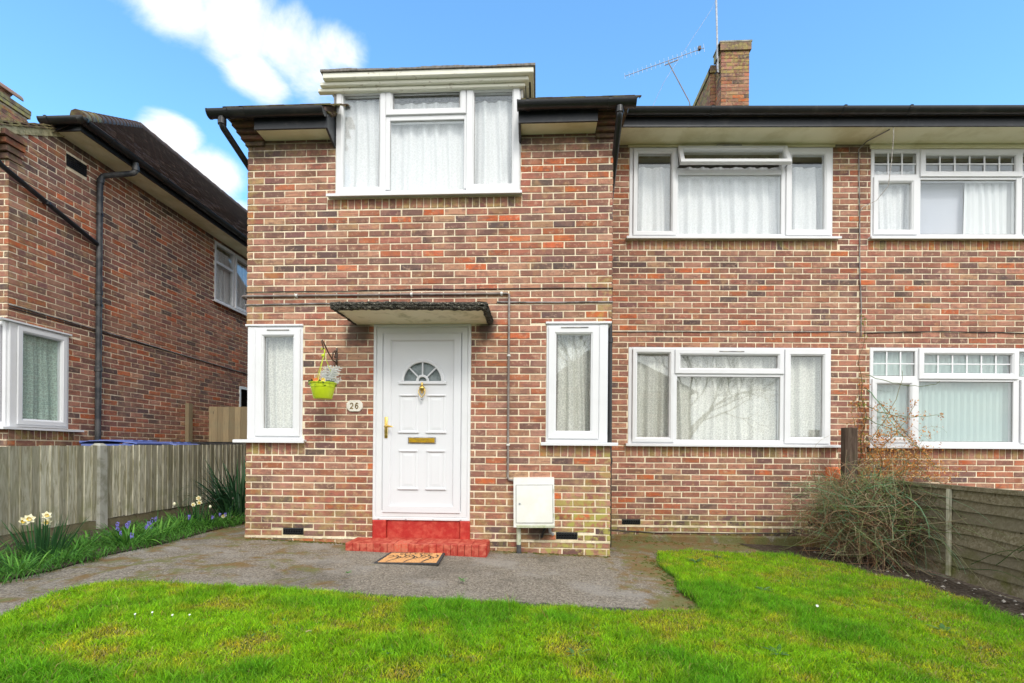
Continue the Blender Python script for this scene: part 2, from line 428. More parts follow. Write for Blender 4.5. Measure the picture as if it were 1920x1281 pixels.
class MB:
    def __init__(s):
        s.v = []; s.f = []; s.c = []; s.col = None

    def _f(s, f):
        s.f.append(f)
        s.c.append(s.col)

    def quad(s, a, b, c, d):
        n = len(s.v); s.v += [tuple(a), tuple(b), tuple(c), tuple(d)]; s._f((n, n + 1, n + 2, n + 3))

    def tri(s, a, b, c):
        n = len(s.v); s.v += [tuple(a), tuple(b), tuple(c)]; s._f((n, n + 1, n + 2))

    def hexa(s, p):
        # p: eight corners, bottom four counter-clockwise from above then top four
        n = len(s.v); s.v += [tuple(q) for q in p]
        for f in ((0, 3, 2, 1), (4, 5, 6, 7), (0, 1, 5, 4), (1, 2, 6, 5), (2, 3, 7, 6), (3, 0, 4, 7)):
            s._f(tuple(n + i for i in f))

    def box(s, x0, y0, z0, x1, y1, z1):
        x0, x1 = sorted((x0, x1)); y0, y1 = sorted((y0, y1)); z0, z1 = sorted((z0, z1))
        s.hexa([(x0, y0, z0), (x1, y0, z0), (x1, y1, z0), (x0, y1, z0), (x0, y0, z1), (x1, y0, z1), (x1, y1, z1), (x0, y1, z1)])

    def cbox(s, x0, y0, z0, x1, y1, z1, ch):
        """box with chamfered edges round the face that looks to -y and round the outline"""
        x0, x1 = sorted((x0, x1)); y0, y1 = sorted((y0, y1)); z0, z1 = sorted((z0, z1))
        def ring(i, y): return [(x0 + i, y, z0 + i), (x1 - i, y, z0 + i), (x1 - i, y, z1 - i), (x0 + i, y, z1 - i)]
        n = len(s.v)
        for r in (ring(ch, y0), ring(0, y0 + ch), ring(0, y1 - ch), ring(ch, y1)): s.v += r
        for k in range(3):
            for i in range(4):
                j = (i + 1) % 4
                s._f((n + 4 * k + i, n + 4 * k + j, n + 4 * k + 4 + j, n + 4 * k + 4 + i)[::-1])
        s._f((n, n + 1, n + 2, n + 3)); s._f((n + 15, n + 14, n + 13, n + 12))

    def tube(s, pts, r, n=8, caps=True, r_end=None):
        pts = [Vector(p) for p in pts]
        if len(pts) < 2: return
        base = len(s.v)
        prev = None
        for i, p in enumerate(pts):
            a = pts[max(i - 1, 0)]; b = pts[min(i + 1, len(pts) - 1)]
            d = (b - a)
            if d.length < 1e-9: d = Vector((0, 0, 1))
            d.normalize()
            if prev is None:
                up = Vector((0, 0, 1)) if abs(d.z) < 0.9 else Vector((1, 0, 0))
                u = d.cross(up).normalized()
            else:
                u = (prev - d * prev.dot(d))
                u = u.normalized() if u.length > 1e-6 else d.orthogonal().normalized()
            prev = u
            v = d.cross(u)
            rr = r if r_end is None else r + (r_end - r) * i / (len(pts) - 1)
            if isinstance(r, (list, tuple)): rr = r[i]
            for k in range(n):
                a_ = 2 * math.pi * k / n
                s.v.append(tuple(p + (u * math.cos(a_) + v * math.sin(a_)) * rr))
        for i in range(len(pts) - 1):
            for k in range(n):
                k2 = (k + 1) % n
                s._f((base + i * n + k, base + i * n + k2, base + (i + 1) * n + k2, base + (i + 1) * n + k))
        if caps:
            s._f(tuple(base + k for k in range(n))[::-1]); s._f(tuple(base + (len(pts) - 1) * n + k for k in range(n)))

    def lathe(s, prof, cx=0, cy=0, cz=0, n=20, caps=True):
        base = len(s.v)
        for r, z in prof:
            for k in range(n):
                a = 2 * math.pi * k / n
                s.v.append((cx + r * math.cos(a), cy + r * math.sin(a), cz + z))
        for i in range(len(prof) - 1):
            for k in range(n):
                k2 = (k + 1) % n
                s._f((base + i * n + k, base + i * n + k2, base + (i + 1) * n + k2, base + (i + 1) * n + k))
        if caps:
            s._f(tuple(base + k for k in range(n))[::-1]); s._f(tuple(base + (len(prof) - 1) * n + k for k in range(n)))

    def ring(s, x0, z0, x1, z1, prof):
        """mitred frame round a rectangle; prof = (inset, y) pairs from the outer back edge to the inner back edge"""
        base = len(s.v)
        for i, y in prof:
            s.v += [(x0 + i, y, z0 + i), (x1 - i, y, z0 + i), (x1 - i, y, z1 - i), (x0 + i, y, z1 - i)]
        for k in range(len(prof) - 1):
            for i in range(4):
                j = (i + 1) % 4
                s._f((base + 4 * k + i, base + 4 * k + j, base + 4 * k + 4 + j, base + 4 * k + 4 + i))

    def sweep_x(s, prof, x0, x1, caps=True):
        """prof = (y, z) points, swept along x"""
        base = len(s.v); n = len(prof)
        s.v += [(x0, y, z) for y, z in prof] + [(x1, y, z) for y, z in prof]
        for k in range(n - 1):
            s._f((base + k, base + n + k, base + n + k + 1, base + k + 1))
        if caps:
            s._f(tuple(base + k for k in range(n))); s._f(tuple(base + n + k for k in range(n))[::-1])

    def build(s, name, mat_, parent=None, loc=None, rotz=0.0, smooth=False, fix=True):
        me = bpy.data.meshes.new(name)
        me.from_pydata(s.v, [], s.f)
        if any(c is not None for c in s.c):
            at = me.color_attributes.new('col', 'FLOAT_COLOR', 'CORNER')
            arr = []
            for f, c in zip(s.f, s.c):
                arr += list(c if c is not None else (1, 1, 1, 1)) * len(f)
            at.data.foreach_set('color', arr)
        if smooth:
            me.polygons.foreach_set('use_smooth', [True] * len(me.polygons))
        me.materials.append(M[mat_] if isinstance(mat_, str) else mat_)
        me.update()
        o = bpy.data.objects.new(name, me); C.objects.link(o)
        if loc is not None: o.location = loc
        o.rotation_euler.z = rotz
        set_parent(o, parent)
        return o


def smooth_angle(o, ang=40):
    me = o.data
    me.polygons.foreach_set('use_smooth', [True] * len(me.polygons))
    try:
        me.set_sharp_from_angle(angle=math.radians(ang))
    except Exception:
        pass
    return o


def tag(o, label=None, cat=None, group=None, kind=None):
    if label: o['label'] = label
    if cat: o['category'] = cat
    if group: o['group'] = group
    if kind: o['kind'] = kind
    return o


def empty(name, loc, label, cat, group=None, rotz=0.0, absolute=False):
    o = bpy.data.objects.new(name, None); C.objects.link(o)
    o.location = loc; o.rotation_euler.z = rotz; o.empty_display_size = 0.1
    if absolute: ABS.add(o.name)
    return tag(o, label, cat, group)


def meshlink(name, me, parent=None, loc=(0, 0, 0), rotz=0.0, scale=None):
    o = bpy.data.objects.new(name, me); C.objects.link(o)
    o.location = loc; o.rotation_euler.z = rotz
    if scale: o.scale = scale
    if parent is not None: o.parent = parent
    return o


def px_of(p):
    q = Vector(p) - Vector((0, 0, CAM_H))
    z = q.dot(cF)
    if z < 0.1: return (-9e9, -9e9, z)
    return (960 + F_PX * q.dot(cX) / z, 844.5 - F_PX * q.dot(cY) / z, z)


# ------------------------------------------------------------------ bricks
RED = (0.335, 0.132, 0.088); PINK = (0.405, 0.200, 0.135); BROWN = (0.255, 0.122, 0.090); PLUM = (0.19, 0.098, 0.084)
DARK = (0.115, 0.078, 0.072); ORANGE = (0.50, 0.13, 0.05); BUFF = (0.42, 0.235, 0.145); RUST = (0.40, 0.13, 0.065)
MIX = {
    'fiery': ((ORANGE, 34), (RUST, 18), (RED, 16), (DARK, 10), (BROWN, 12), (PINK, 10)),
    'mid': ((RED, 32), (PINK, 30), (BROWN, 20), (PLUM, 8), (DARK, 3), (ORANGE, 4), (BUFF, 3), (RUST, 9)),
    'pale': ((RED, 24), (PINK, 48), (BROWN, 13), (PLUM, 3), (DARK, 1), (ORANGE, 3), (BUFF, 6), (RUST, 6)),
    'dark': ((RED, 16), (PINK, 8), (BROWN, 28), (PLUM, 22), (DARK, 12), (ORANGE, 5), (BUFF, 4), (RUST, 8)),
    'side': ((RED, 26), (PINK, 5), (BROWN, 32), (PLUM, 22), (DARK, 9), (ORANGE, 7), (BUFF, 2), (RUST, 12)),
}


def pick(kind):
    t = MIX[kind]; r = random.random() * sum(w_ for _, w_ in t)
    for c, w_ in t:
        r -= w_
        if r <= 0: break
    k = random.uniform(0.82, 1.18)
    return tuple(min(0.9, x * k * random.uniform(0.94, 1.06)) for x in c)


def brick_geo(mb, u0, u1, z0, z1, pr, jit=0.0016):
    """one brick face proud of the mortar, chamfered, slightly uneven; local x along the wall, -y outwards"""
    ch = 0.0026
    def j(): return random.uniform(-jit, jit)
    n = len(mb.v)
    outer = [(u0 + j(), z0 + j()), (u1 + j(), z0 + j()), (u1 + j(), z1 + j()), (u0 + j(), z1 + j())]
    inner = [(outer[0][0] + ch, outer[0][1] + ch), (outer[1][0] - ch, outer[1][1] + ch), (outer[2][0] - ch, outer[2][1] - ch), (outer[3][0] + ch, outer[3][1] - ch)]
    mb.v += [(x, 0.004, z) for x, z in outer] + [(x, -pr + ch, z) for x, z in outer] + [(x, -pr + j() * 0.5, z) for x, z in inner]
    for k in (0, 4):
        for i in range(4):
            i2 = (i + 1) % 4
            mb._f((n + k + i, n + k + i2, n + k + 4 + i2, n + k + 4 + i))
    mb._f((n + 8, n + 9, n + 10, n + 11))


BRICK_VARIANTS = []
for _ in range(8):
    b = MB()
    brick_geo(b, 0, BP - JT, 0, HC - JT, 0.0055, 0.0022)
    me = bpy.data.meshes.new('brick'); me.from_pydata(b.v, [], b.f); me.materials.append(M['brick_single']); me.update()
    BRICK_VARIANTS.append(me)


class House:
    """collects the bricks of all walls of one house; the largest in view become parts, the rest one mesh"""
    def __init__(s, root, limit):
        s.root = root; s.limit = limit; s.bricks = []

    def add(s, wall, origin, rotz, u0, u1, z0, z1, col, full):
        cu, cz = (u0 + u1) / 2, (z0 + z1) / 2
        ca, sa = math.cos(rotz), math.sin(rotz)
        p = (origin[0] + cu * ca, origin[1] + cu * sa, cz)
        q = (origin[0] + (cu + 0.1) * ca, origin[1] + (cu + 0.1) * sa, cz)
        x, y, z = px_of(p); x2, _, z2 = px_of(q)
        normal = Vector((sa, -ca, 0))
        facing = (Vector((0, 0, CAM_H)) - Vector(p)).dot(normal) > 0
        size = abs(x2 - x) * (u1 - u0) * F_PX * (z1 - z0) / max(z, 0.1) if facing and 0 < x < 1920 and 0 < y < 1281 else -1
        s.bricks.append((size, full, wall, origin, rotz, u0, u1, z0, z1, col))

    def finish(s):
        cand = sorted((b for b in s.bricks if b[0] > 0 and b[1]), key=lambda b: -b[0])[:s.limit]
        keep = set(id(b) for b in cand)
        for b in s.bricks:
            if id(b) in keep:
                _, _, wall, origin, rotz, u0, u1, z0, z1, col = b
                o = meshlink('brick', random.choice(BRICK_VARIANTS), wall, (u0, 0, z0), 0.0,
                             ((u1 - u0) / (BP - JT), random.uniform(0.8, 1.25), (z1 - z0) / (HC - JT)))
                o.color = col
        rest = MB()
        for b in s.bricks:
            if id(b) in keep: continue
            _, _, wall, origin, rotz, u0, u1, z0, z1, col = b
            rest.col = col; n = len(rest.v)
            brick_geo(rest, u0, u1, z0, z1, random.uniform(0.0042, 0.0068), 0.0022)
            ca, sa = math.cos(rotz), math.sin(rotz)
            for i in range(n, len(rest.v)):
                x, y, z = rest.v[i]
                rest.v[i] = (origin[0] + x * ca - y * sa, origin[1] + x * sa + y * ca, z)
        o = rest.build('brickwork', 'brick_mass', s.root)
        o['kind'] = 'stuff'


def wall(house, name, origin, rotz, u0, u1, z0, ztop, holes, solds=(), mixfn=None, mossfn=None, thick=0.24, shift=0.0, label=None, uw=0.0):
    """brick wall; holes = openings (u0, z0, u1, z1); solds = soldier rows under sills; ztop = number or function of u"""
    zt = ztop if callable(ztop) else (lambda u, z_=ztop: z_)
    zmax = max(zt(u0 + (u1 - u0) * i / 20) for i in range(21))
    mb = MB()
    us = sorted(q for q in set([u0, u1] + [c for h in holes for c in (h[0], h[2]) if u0 < c < u1] + ([u0 + 0.1 * i for i in range(1, 16)] + [u0 + (u1 - u0) * i / 12 for i in range(1, 12)] if callable(ztop) else [])) if u0 <= q <= u1)
    zs = sorted(set([z0, zmax] + [c for h in holes for c in (h[1], h[3]) if z0 < c < zmax]))
    def inhole(u, z): return any(h[0] < u < h[2] and h[1] < z < h[3] for h in holes)
    def solid(i, j): return 0 <= i < len(us) - 1 and 0 <= j < len(zs) - 1 and not inhole((us[i] + us[i + 1]) / 2, (zs[j] + zs[j + 1]) / 2)
    for i in range(len(us) - 1):
        for j in range(len(zs) - 1):
            if not solid(i, j): continue
            a, b_, c, d = us[i], us[i + 1], zs[j], zs[j + 1]
            tl = min(d, zt(a)); tr_ = min(d, zt(b_))
            if tl <= c + 1e-4 or tr_ <= c + 1e-4: continue
            for y, rev in ((0, False), (thick, True)):
                q = [(a, y, c), (b_, y, c), (b_, y, tr_), (a, y, tl)]
                mb.quad(*(q[::-1] if rev else q))
            if not solid(i - 1, j): mb.quad((a, thick, c), (a, 0, c), (a, 0, tl), (a, thick, tl))
            if not solid(i + 1, j): mb.quad((b_, 0, c), (b_, thick, c), (b_, thick, tr_), (b_, 0, tr_))
            if not solid(i, j - 1): mb.quad((a, thick, c), (b_, thick, c), (b_, 0, c), (a, 0, c))
            if not solid(i, j + 1): mb.quad((a, 0, tl), (b_, 0, tr_), (b_, thick, tr_), (a, thick, tl))
    wo = mb.build(name, 'mortar', house.root, (origin[0], origin[1], 0), rotz)
    if label: wo['label'] = label
    mixfn = mixfn or (lambda u, z: 'mid'); mossfn = mossfn or (lambda u, z: 0.0)
    k0 = math.floor((z0 - DPC) / HC)
    obstacles = list(holes) + list(solds)
    for k in range(k0, int((zmax - DPC) / HC) + 2):
        bz0 = DPC + k * HC + JT * 0.5; bz1 = bz0 + HC - JT
        if k == 0: bz0 += 0.007
        off = (0.5 if k % 2 else 0.0) * BP + shift + random.uniform(-0.004, 0.004)
        n0 = math.floor((u0 - off) / BP) - 1
        for n_ in range(n0, int((u1 - off) / BP) + 2):
            a = off + n_ * BP + JT / 2 + random.uniform(-0.002, 0.002); b_ = a + BP - JT
            segs = [(max(a, u0 - uw), min(b_, u1 + uw))]
            zlo, zhi = bz0, bz1
            for h in obstacles:
                hu0, hz0, hu1, hz1 = h
                ov = min(zhi, hz1) - max(zlo, hz0)
                if ov <= 0.002: continue
                out = []
                for (p, q) in segs:
                    if q <= hu0 or p >= hu1: out.append((p, q)); continue
                    if ov < 0.4 * (bz1 - bz0):
                        if hz0 > zlo + 0.01 and hz0 < zhi: zhi = hz0 - 0.002
                        elif hz1 < zhi and hz1 > zlo: zlo = hz1 + 0.002
                        out.append((p, q)); continue
                    if p < hu0 - 0.012: out.append((p, hu0 - 0.004))
                    if q > hu1 + 0.012: out.append((hu1 + 0.004, q))
                segs = out
            for (p, q) in segs:
                if q - p < 0.018: continue
                zz = min(zhi, zt(p) - 0.003, zt(q) - 0.003)
                if zz - zlo < 0.015 or zlo < z0 - 0.02: continue
                cu, cz = (p + q) / 2, (zlo + zz) / 2
                col = (*pick(mixfn(cu, cz)), mossfn(cu, cz))
                house.add(wo, origin, rotz, p, q, zlo, zz, col, q - p > 0.2 and zz - zlo > 0.055)
    for (su0, sz0, su1, sz1) in solds:
        n_ = max(1, round((su1 - su0) / 0.0775)); st = (su1 - su0) / n_
        for i in range(n_):
            a = su0 + i * st + 0.005; b_ = a + st - 0.010
            house.add(wo, origin, rotz, a, b_, sz0 + 0.004, sz1, (*pick(mixfn(a, sz0)), 0.35 + mossfn(a, sz0)), False)
    return wo


# ------------------------------------------------------------------ windows
def net(name, mat_, u0, u1, z0, z1, y, amp, wl, parent_tf, label, group=None, straight=False):
    """curtain with folds, a thing of its own hanging behind the pane"""
    mb = MB()
    n = max(12, int((u1 - u0) / 0.012)); rows = 6
    ph = random.random() * 9
    base = len(mb.v)
    for r in range(rows + 1):
        z = z0 + (z1 - z0) * r / rows
        for i in range(n + 1):
            u = u0 + (u1 - u0) * i / n
            f = math.sin(u / wl * 6.283 + ph + 0.8 * math.sin(u * 7 + ph)) + 0.5 * math.sin(u / wl * 6.283 * 2.3 + r * 0.12)
            if straight: f = (abs(((u / wl) % 1) - 0.5) * 4 - 1)
            a = amp * (0.55 + 0.45 * (1 - r / rows))
            mb.v.append((u + 0.012 * math.sin(z * 3 + u * 9), y + f * a, z))
    for r in range(rows):
        for i in range(n):
            q = base + r * (n + 1) + i
            mb._f((q, q + 1, q + n + 2, q + n + 1))
    o = mb.build(name, mat_, None, parent_tf[0], parent_tf[1], smooth=True)
    tag(o, label, 'curtain', group)
    return o


FR = 0.052


def window(house_root, origin, rotz, u0, z0, u1, z1, mull, sashes, panes, bars=(), sill=None, vents=(), label=None, head=True, post=None):
    """origin/rotz = wall frame. mull: list of boxes (u0,z0,u1,z1) of the fixed frame besides its outline;
    sashes: mitred opening frames; panes: glass rectangles with the grid (nu, nz) of glazing bars"""
    loc = (origin[0], origin[1], 0)
    mb = MB()
    mb.ring(u0, z0, u1, z1, [(0, 0.07), (0, -0.004), (0.003, -0.008), (FR - 0.012, -0.008), (FR, 0.006), (FR, 0.07)])
    for (a, b, c, d) in mull:
        mb.cbox(a, -0.007, b, c, 0.065, d, 0.004)
    fr = mb.build('window', 'white_upvc', house_root, loc, rotz)
    if label: fr['label'] = label
    for (a, b, c, d, wd) in sashes:
        s = MB()
        s.ring(a, b, c, d, [(0, 0.05), (0, -0.022), (0.004, -0.027), (wd - 0.020, -0.027), (wd - 0.014, -0.020), (wd - 0.004, -0.014), (wd, 0.0), (wd, 0.05)])
        s.build('casement', 'white_upvc', fr)
    for (a, b, c, d, nu, nz) in panes:
        g = MB(); g.box(a, 0.012, b, c, 0.018, d)
        g.build('pane', 'window_glass', fr)
        # dark gasket round the glass
        k = MB(); k.ring(a - 0.001, b - 0.001, c + 0.001, d + 0.001, [(0, 0.020), (0, 0.0095), (0.004, 0.0095), (0.004, 0.012)])
        k.build('gasket', 'cable_grey', fr)
        if nu > 1 or nz > 1:
            bm = MB()
            for i in range(1, nu):
                x = a + (c - a) * i / nu; bm.box(x - 0.009, 0.003, b, x + 0.009, 0.0115, d)
            for i in range(1, nz):
                z = b + (d - b) * i / nz; bm.box(a, 0.005, z - 0.008, c, 0.0118, z + 0.008)
            bm.build('glazing_bar', 'white_upvc', fr)
    for (a, b, c) in vents:
        v = MB(); v.cbox(a, -0.034, b, c, -0.0275, b + 0.012, 0.002)
        v.build('trickle_vent', 'lead_grey', fr)
    if sill:
        a, c, proj = sill
        s = MB()
        s.sweep_x([(0.05, z0 - 0.001), (-0.02, z0 - 0.001), (-proj + 0.004, z0 - 0.006), (-proj, z0 - 0.010), (-proj, z0 - 0.036), (-proj + 0.012, z0 - 0.038), (-proj + 0.014, z0 - 0.022), (0.05, z0 - 0.020)], a, c)
        s.build('window_sill', 'white_upvc', fr)
    return fr


def room(root, u0, z0, u1, z1, y0, y1):
    mb = MB()
    x0, x1 = u0, u1
    mb.quad((x0, y1, z0), (x1, y1, z0), (x1, y1, z1), (x0, y1, z1))
    mb.quad((x0, y0, z0), (x0, y1, z0), (x0, y1, z1), (x0, y0, z1))
    mb.quad((x1, y0, z0), (x1, y0, z1), (x1, y1, z1), (x1, y1, z0))
    mb.quad((x0, y0, z1), (x0, y1, z1), (x1, y1, z1), (x1, y0, z1))
    mb.quad((x0, y0, z0), (x1, y0, z0), (x1, y1, z0), (x0, y1, z0))
    return mb


def gutter(root, x0, x1, y, ztop, r=0.062, joints=(), ends=(True, True), loc=None, rotz=0.0):
    """half-round gutter along x, centre line at y"""
    mb = MB()
    def prof(rr): return [(y - rr * math.cos(math.pi * i / 10), ztop - rr * 1.05 * math.sin(math.pi * i / 10)) for i in range(11)]
    ins = [(2 * y - p[0], p[1]) for p in prof(r - 0.006)]
    mb.sweep_x(prof(r) + ins, x0, x1, caps=False)
    for e, x in zip(ends, (x0, x1)):
        if e: mb.sweep_x(prof(r + 0.004) + [(y - r - 0.004, ztop)], x - 0.008, x + 0.008)
    g = mb.build('gutter', 'black_plastic', root, loc, rotz)
    smooth_angle(g)
    for x in joints:
        j = MB(); j.sweep_x(prof(r + 0.006) + [(y - r - 0.012, ztop + 0.003)], x - 0.018, x + 0.018)
        j.tube([(x, y - r - 0.004, ztop + 0.002), (x, y - r + 0.01, ztop + 0.006)], 0.009, 6)
        j.build('gutter_clip', 'black_plastic', g)
    return g


def downpipe(root, pts, r=0.034, mat_='black_plastic', collars=(), brackets=()):
    # round the corners a little
    P = [Vector(p) for p in pts]; out = [P[0]]
    for i in range(1, len(P) - 1):
        a, b, c = P[i - 1], P[i], P[i + 1]
        d1 = (a - b); d2 = (c - b); t_ = min(0.06, d1.length * 0.4, d2.length * 0.4)
        p0 = b + d1.normalized() * t_; p2 = b + d2.normalized() * t_
        for k in range(5):
            s = k / 4
            out.append(p0 * (1 - s) ** 2 + b * 2 * s * (1 - s) + p2 * s * s)
    out.append(P[-1])
    mb = MB(); mb.tube(out, r, 14)
    o = smooth_angle(mb.build('downpipe', mat_, root))
    for (i, t_) in collars:
        a, b = P[i], P[i + 1]; c = a.lerp(b, t_); d = (b - a).normalized()
        k = MB(); k.tube([c - d * 0.035, c - d * 0.03, c + d * 0.03, c + d * 0.035], [r + 0.003, r + 0.008, r + 0.008, r + 0.003], 14)
        smooth_angle(k.build('pipe_collar', mat_, o))
    for (p, n_) in brackets:
        k = MB(); p = Vector(p); n_ = Vector(n_)
        k.tube([p + Vector((0, 0, -0.015)), p + Vector((0, 0, 0.015))], r + 0.006, 12)
        k.tube([p, p + n_ * (r + 0.035)], 0.014, 6)
        k.build('pipe_bracket', 'black_plastic', o)
    return o


def tile_field(root, name, mat_, o, ux, uy, nu, nv, tw=0.165, th=0.10, keep=None, jit=0.004):
    """overlapping plain tiles: o = lower left corner, ux along the eave, uy up the slope"""
    o = Vector(o); ux = Vector(ux).normalized(); uy = Vector(uy).normalized(); n = ux.cross(uy).normalized()
    if n.z < 0: n = -n
    mb = MB()
    for j in range(nv):
        for i in range(nu):
            u = i * tw + (tw / 2 if j % 2 else 0); v = j * th
            if keep and not keep(u + tw / 2, v + th / 2): continue
            l = 0.003 + random.uniform(0, jit)
            a = o + ux * (u + 0.0015) + uy * v; b = a + ux * (tw - 0.003)
            t_ = 0.013
            lo = n * (0.016 + l); hi = n * 0.004; up = uy * (th + 0.03)
            p = [a + lo - n * t_, b + lo - n * t_, b + up + hi - n * t_, a + up + hi - n * t_, a + lo, b + lo, b + up + hi, a + up + hi]
            k = len(mb.v); mb.v += [tuple(q) for q in p]
            for f in ((4, 5, 6, 7), (0, 1, 5, 4), (1, 2, 6, 5), (3, 0, 4, 7)):
                mb._f(tuple(k + q for q in f))
    ob = mb.build(name, mat_, root); ob['kind'] = 'stuff'
    return ob

# ------------------------------------------------------------------ ground
def sheet(name, mat_, poly, dz, kind='structure', sub=None):
    """flat polygon lying dz above the sloping ground, cut into strips along x so that it follows it"""
    mb = MB()
    n = len(mb.v)
    mb.v += [(x, y, gz(x) + dz) for x, y in poly]
    mb._f(tuple(range(len(poly))))
    o = mb.build(name, mat_)
    o['kind'] = kind
    return o


g = MB()
xs = [-1200, -60, -8, 8, 60, 1200]
for i in range(5):
    g.quad((xs[i], -1200, gz(xs[i]) - 0.02), (xs[i + 1], -1200, gz(xs[i + 1]) - 0.02), (xs[i + 1], 1200, gz(xs[i + 1]) - 0.02), (xs[i], 1200, gz(xs[i]) - 0.02))
tag(g.build('ground', 'far_ground'), kind='structure')
sheet('path', 'asphalt', [(-5.0, -3.0), (8.0, -3.0), (8.0, 7.0), (-3.2, 7.0), (-3.2, 12.0), (-5.0, 12.0)], 0.0)
road = MB(); road.box(-60, -13, -0.35, 60, -6.5, -0.016)
tag(road.build('road', 'road_asphalt'), kind='structure')
pv = MB(); pv.box(-60, -6.5, -0.3, 60, -4.4, 0.09)
tag(pv.build('pavement', 'concrete'), kind='structure')

LAWN = [(-3.35, 1.2), (-3.04, 2.69), (-3.17, 3.0), (-3.18, 3.2), (-3.11, 3.42), (-2.98, 3.52), (-2.74, 3.53), (-2.2, 3.50), (-1.47, 3.52), (-0.95, 3.46), (-0.54, 3.47), (-0.02, 3.44),
        (0.28, 3.47), (0.52, 3.44), (0.85, 3.50), (1.17, 3.55), (1.21, 3.80), (1.16, 4.1), (1.25, 4.48), (1.22, 5.0), (1.31, 5.45), (1.36, 5.70), (1.8, 5.80), (2.4, 5.84), (2.9, 5.78), (3.2, 5.55),
        (3.28, 5.1), (3.5, 4.75), (3.52, 4.3), (3.42, 3.9), (3.50, 3.3), (3.55, 1.2)]
from mathutils.geometry import tessellate_polygon


def lawn_mesh():
    mb = MB()
    # a rounded edge: outer ring on the path, inner ring raised by the turf
    pts = [Vector((x, y, 0)) for x, y in LAWN]
    tris = tessellate_polygon([pts])
    n = len(pts)
    for x, y in LAWN: mb.v.append((x, y, gz(x) + 0.022))
    for x, y in LAWN: mb.v.append((x, y, gz(x) - 0.01))
    for t_ in tris: mb._f(tuple(t_))
    for i in range(n):
        j = (i + 1) % n; mb._f((i, j, n + j, n + i))
    return mb


lw = lawn_mesh().build('lawn', 'lawn_soil'); lw['kind'] = 'structure'
sheet('flower_bed_soil', 'soil', [(-5.0, 1.0), (-3.90, 1.0), (-3.84, 3.4), (-3.80, 3.8), (-3.86, 4.3), (-3.78, 4.85), (-3.82, 5.6), (-3.80, 6.2), (-3.75, 7.2), (-3.9, 9.2), (-5.0, 9.2)], 0.012)
sheet('border_soil', 'soil', [(3.20, 5.58), (3.26, 5.1), (3.47, 4.76), (3.5, 4.3), (3.4, 3.9), (3.48, 3.3), (3.53, 1.2), (4.6, 1.2), (4.6, 6.6), (2.6, 6.6), (2.7, 6.15), (3.0, 5.95)], 0.006)

# ------------------------------------------------------------------ house number 26
RM = 0.036
MO = (0.0, 6.5615)
cm, sm = math.cos(RM), math.sin(RM)


def mw(u, y, z):
    """main-wall frame to world: u along the wall, y outwards negative"""
    return (MO[0] + u * cm - y * sm, MO[1] + u * sm + y * cm, z)


h26 = empty('brick_house', (-1.2, 5.4, 0), 'brown brick house with white front door and number 26 plaque beside it', 'house', absolute=True)
H = House(h26, 300)


def sold(u0, u1, sillbot):
    k = math.floor((sillbot - 0.098 - DPC) / HC)
    return (u0, DPC + k * HC + JT / 2, u1, sillbot)


def wing_mix(u, z):
    if -0.15 < u and 3.98 < z < 4.22: return 'fiery'
    if z < 0.3: return 'dark' if u < -0.3 else 'mid'
    if z > 4.25: return 'dark'
    if 3.45 < z < 3.72 or (3.05 < z < 3.2): return 'dark'
    if z > 3.2: return 'mid'
    if 2.75 < z < 3.1: return 'pale'
    if 2.45 < z < 2.75: return 'mid'
    return 'pale' if z > 1.5 and random.random() < 0.4 else 'mid'


def wing_moss(u, z):
    a = max(0.0, min(1.0, (0.85 - z) / 0.4)) * (1.0 if u > 0.15 else 0.3)
    if u > 0.55 and z < 3: a = max(a, 0.4)
    if u < -3.1: a = max(a, 0.3)
    return max(a, 0.03, 0.25 if z > 4.3 else 0)


wing_holes = [(-3.3, 1.197, -2.590, 2.457), (0.086, 1.190, 0.9, 2.470), (-1.795, -0.12, -0.728, 2.462), (-2.240, 3.872, -0.208, 4.6),
              (-2.80, 0.150, -2.568, 0.226), (0.204, 0.150, 0.435, 0.226)]
wing_solds = [sold(-3.23, -2.56, 1.160), sold(0.02, 0.78, 1.155), sold(-2.33, -0.19, 3.835)]
wall(H, 'bay_front_wall', (0, WY), 0.0, WX0, WX1, -0.08, 4.50, wing_holes, wing_solds, wing_mix, wing_moss, shift=0.03, uw=0.007)
# flank walls of the bay
wall(H, 'bay_right_wall', (WX1, 0), math.pi / 2, WY + 0.24, 6.70, -0.1, lambda u: 4.50 + 0.6 * max(0, u - 5.4) * 0.8, [(5.3, 1.190, 5.80, 2.470)], (), wing_mix, wing_moss, thick=0.2)
wall(H, 'flank_wall', (WX0, 0), -math.pi / 2, -11.6, -WY - 0.02, -0.1, lambda u: 4.50 + 0.62 * min(0.9, max(0, -u - 5.4)), [(-5.95, 1.197, -5.3, 2.457)], (), wing_mix, wing_moss, thick=0.2)


def main_mix(u, z):
    if z > 4.9: return 'dark'
    if 3.3 < z < 3.62: return 'dark'
    if z < 0.25: return 'dark'
    if 0.3 < z < 1.05: return 'mid'
    if 2.5 < z < 3.2: return 'pale' if random.random() < 0.55 else 'mid'
    return 'mid'


def main_moss(u, z):
    return max(0.03, min(0.7, (0.38 - z) * 2.2), 0.3 if z > 4.8 else 0)


W26U = (1.168, 3.884, 3.790, 5.055); W26L = (1.174, 1.205, 3.786, 2.457)
ab = [(1.105, 0.145, 1.345, 0.215), (3.512, 0.140, 3.785, 0.212)]
wall(H, 'main_front_wall', (MO[0], MO[1]), RM, 0.72, 4.145, -0.16, 5.085, [W26U, W26L] + ab, [sold(1.13, 3.86, 3.845), sold(1.14, 3.87, 1.165)], main_mix, main_moss, shift=0.10)
H.finish()

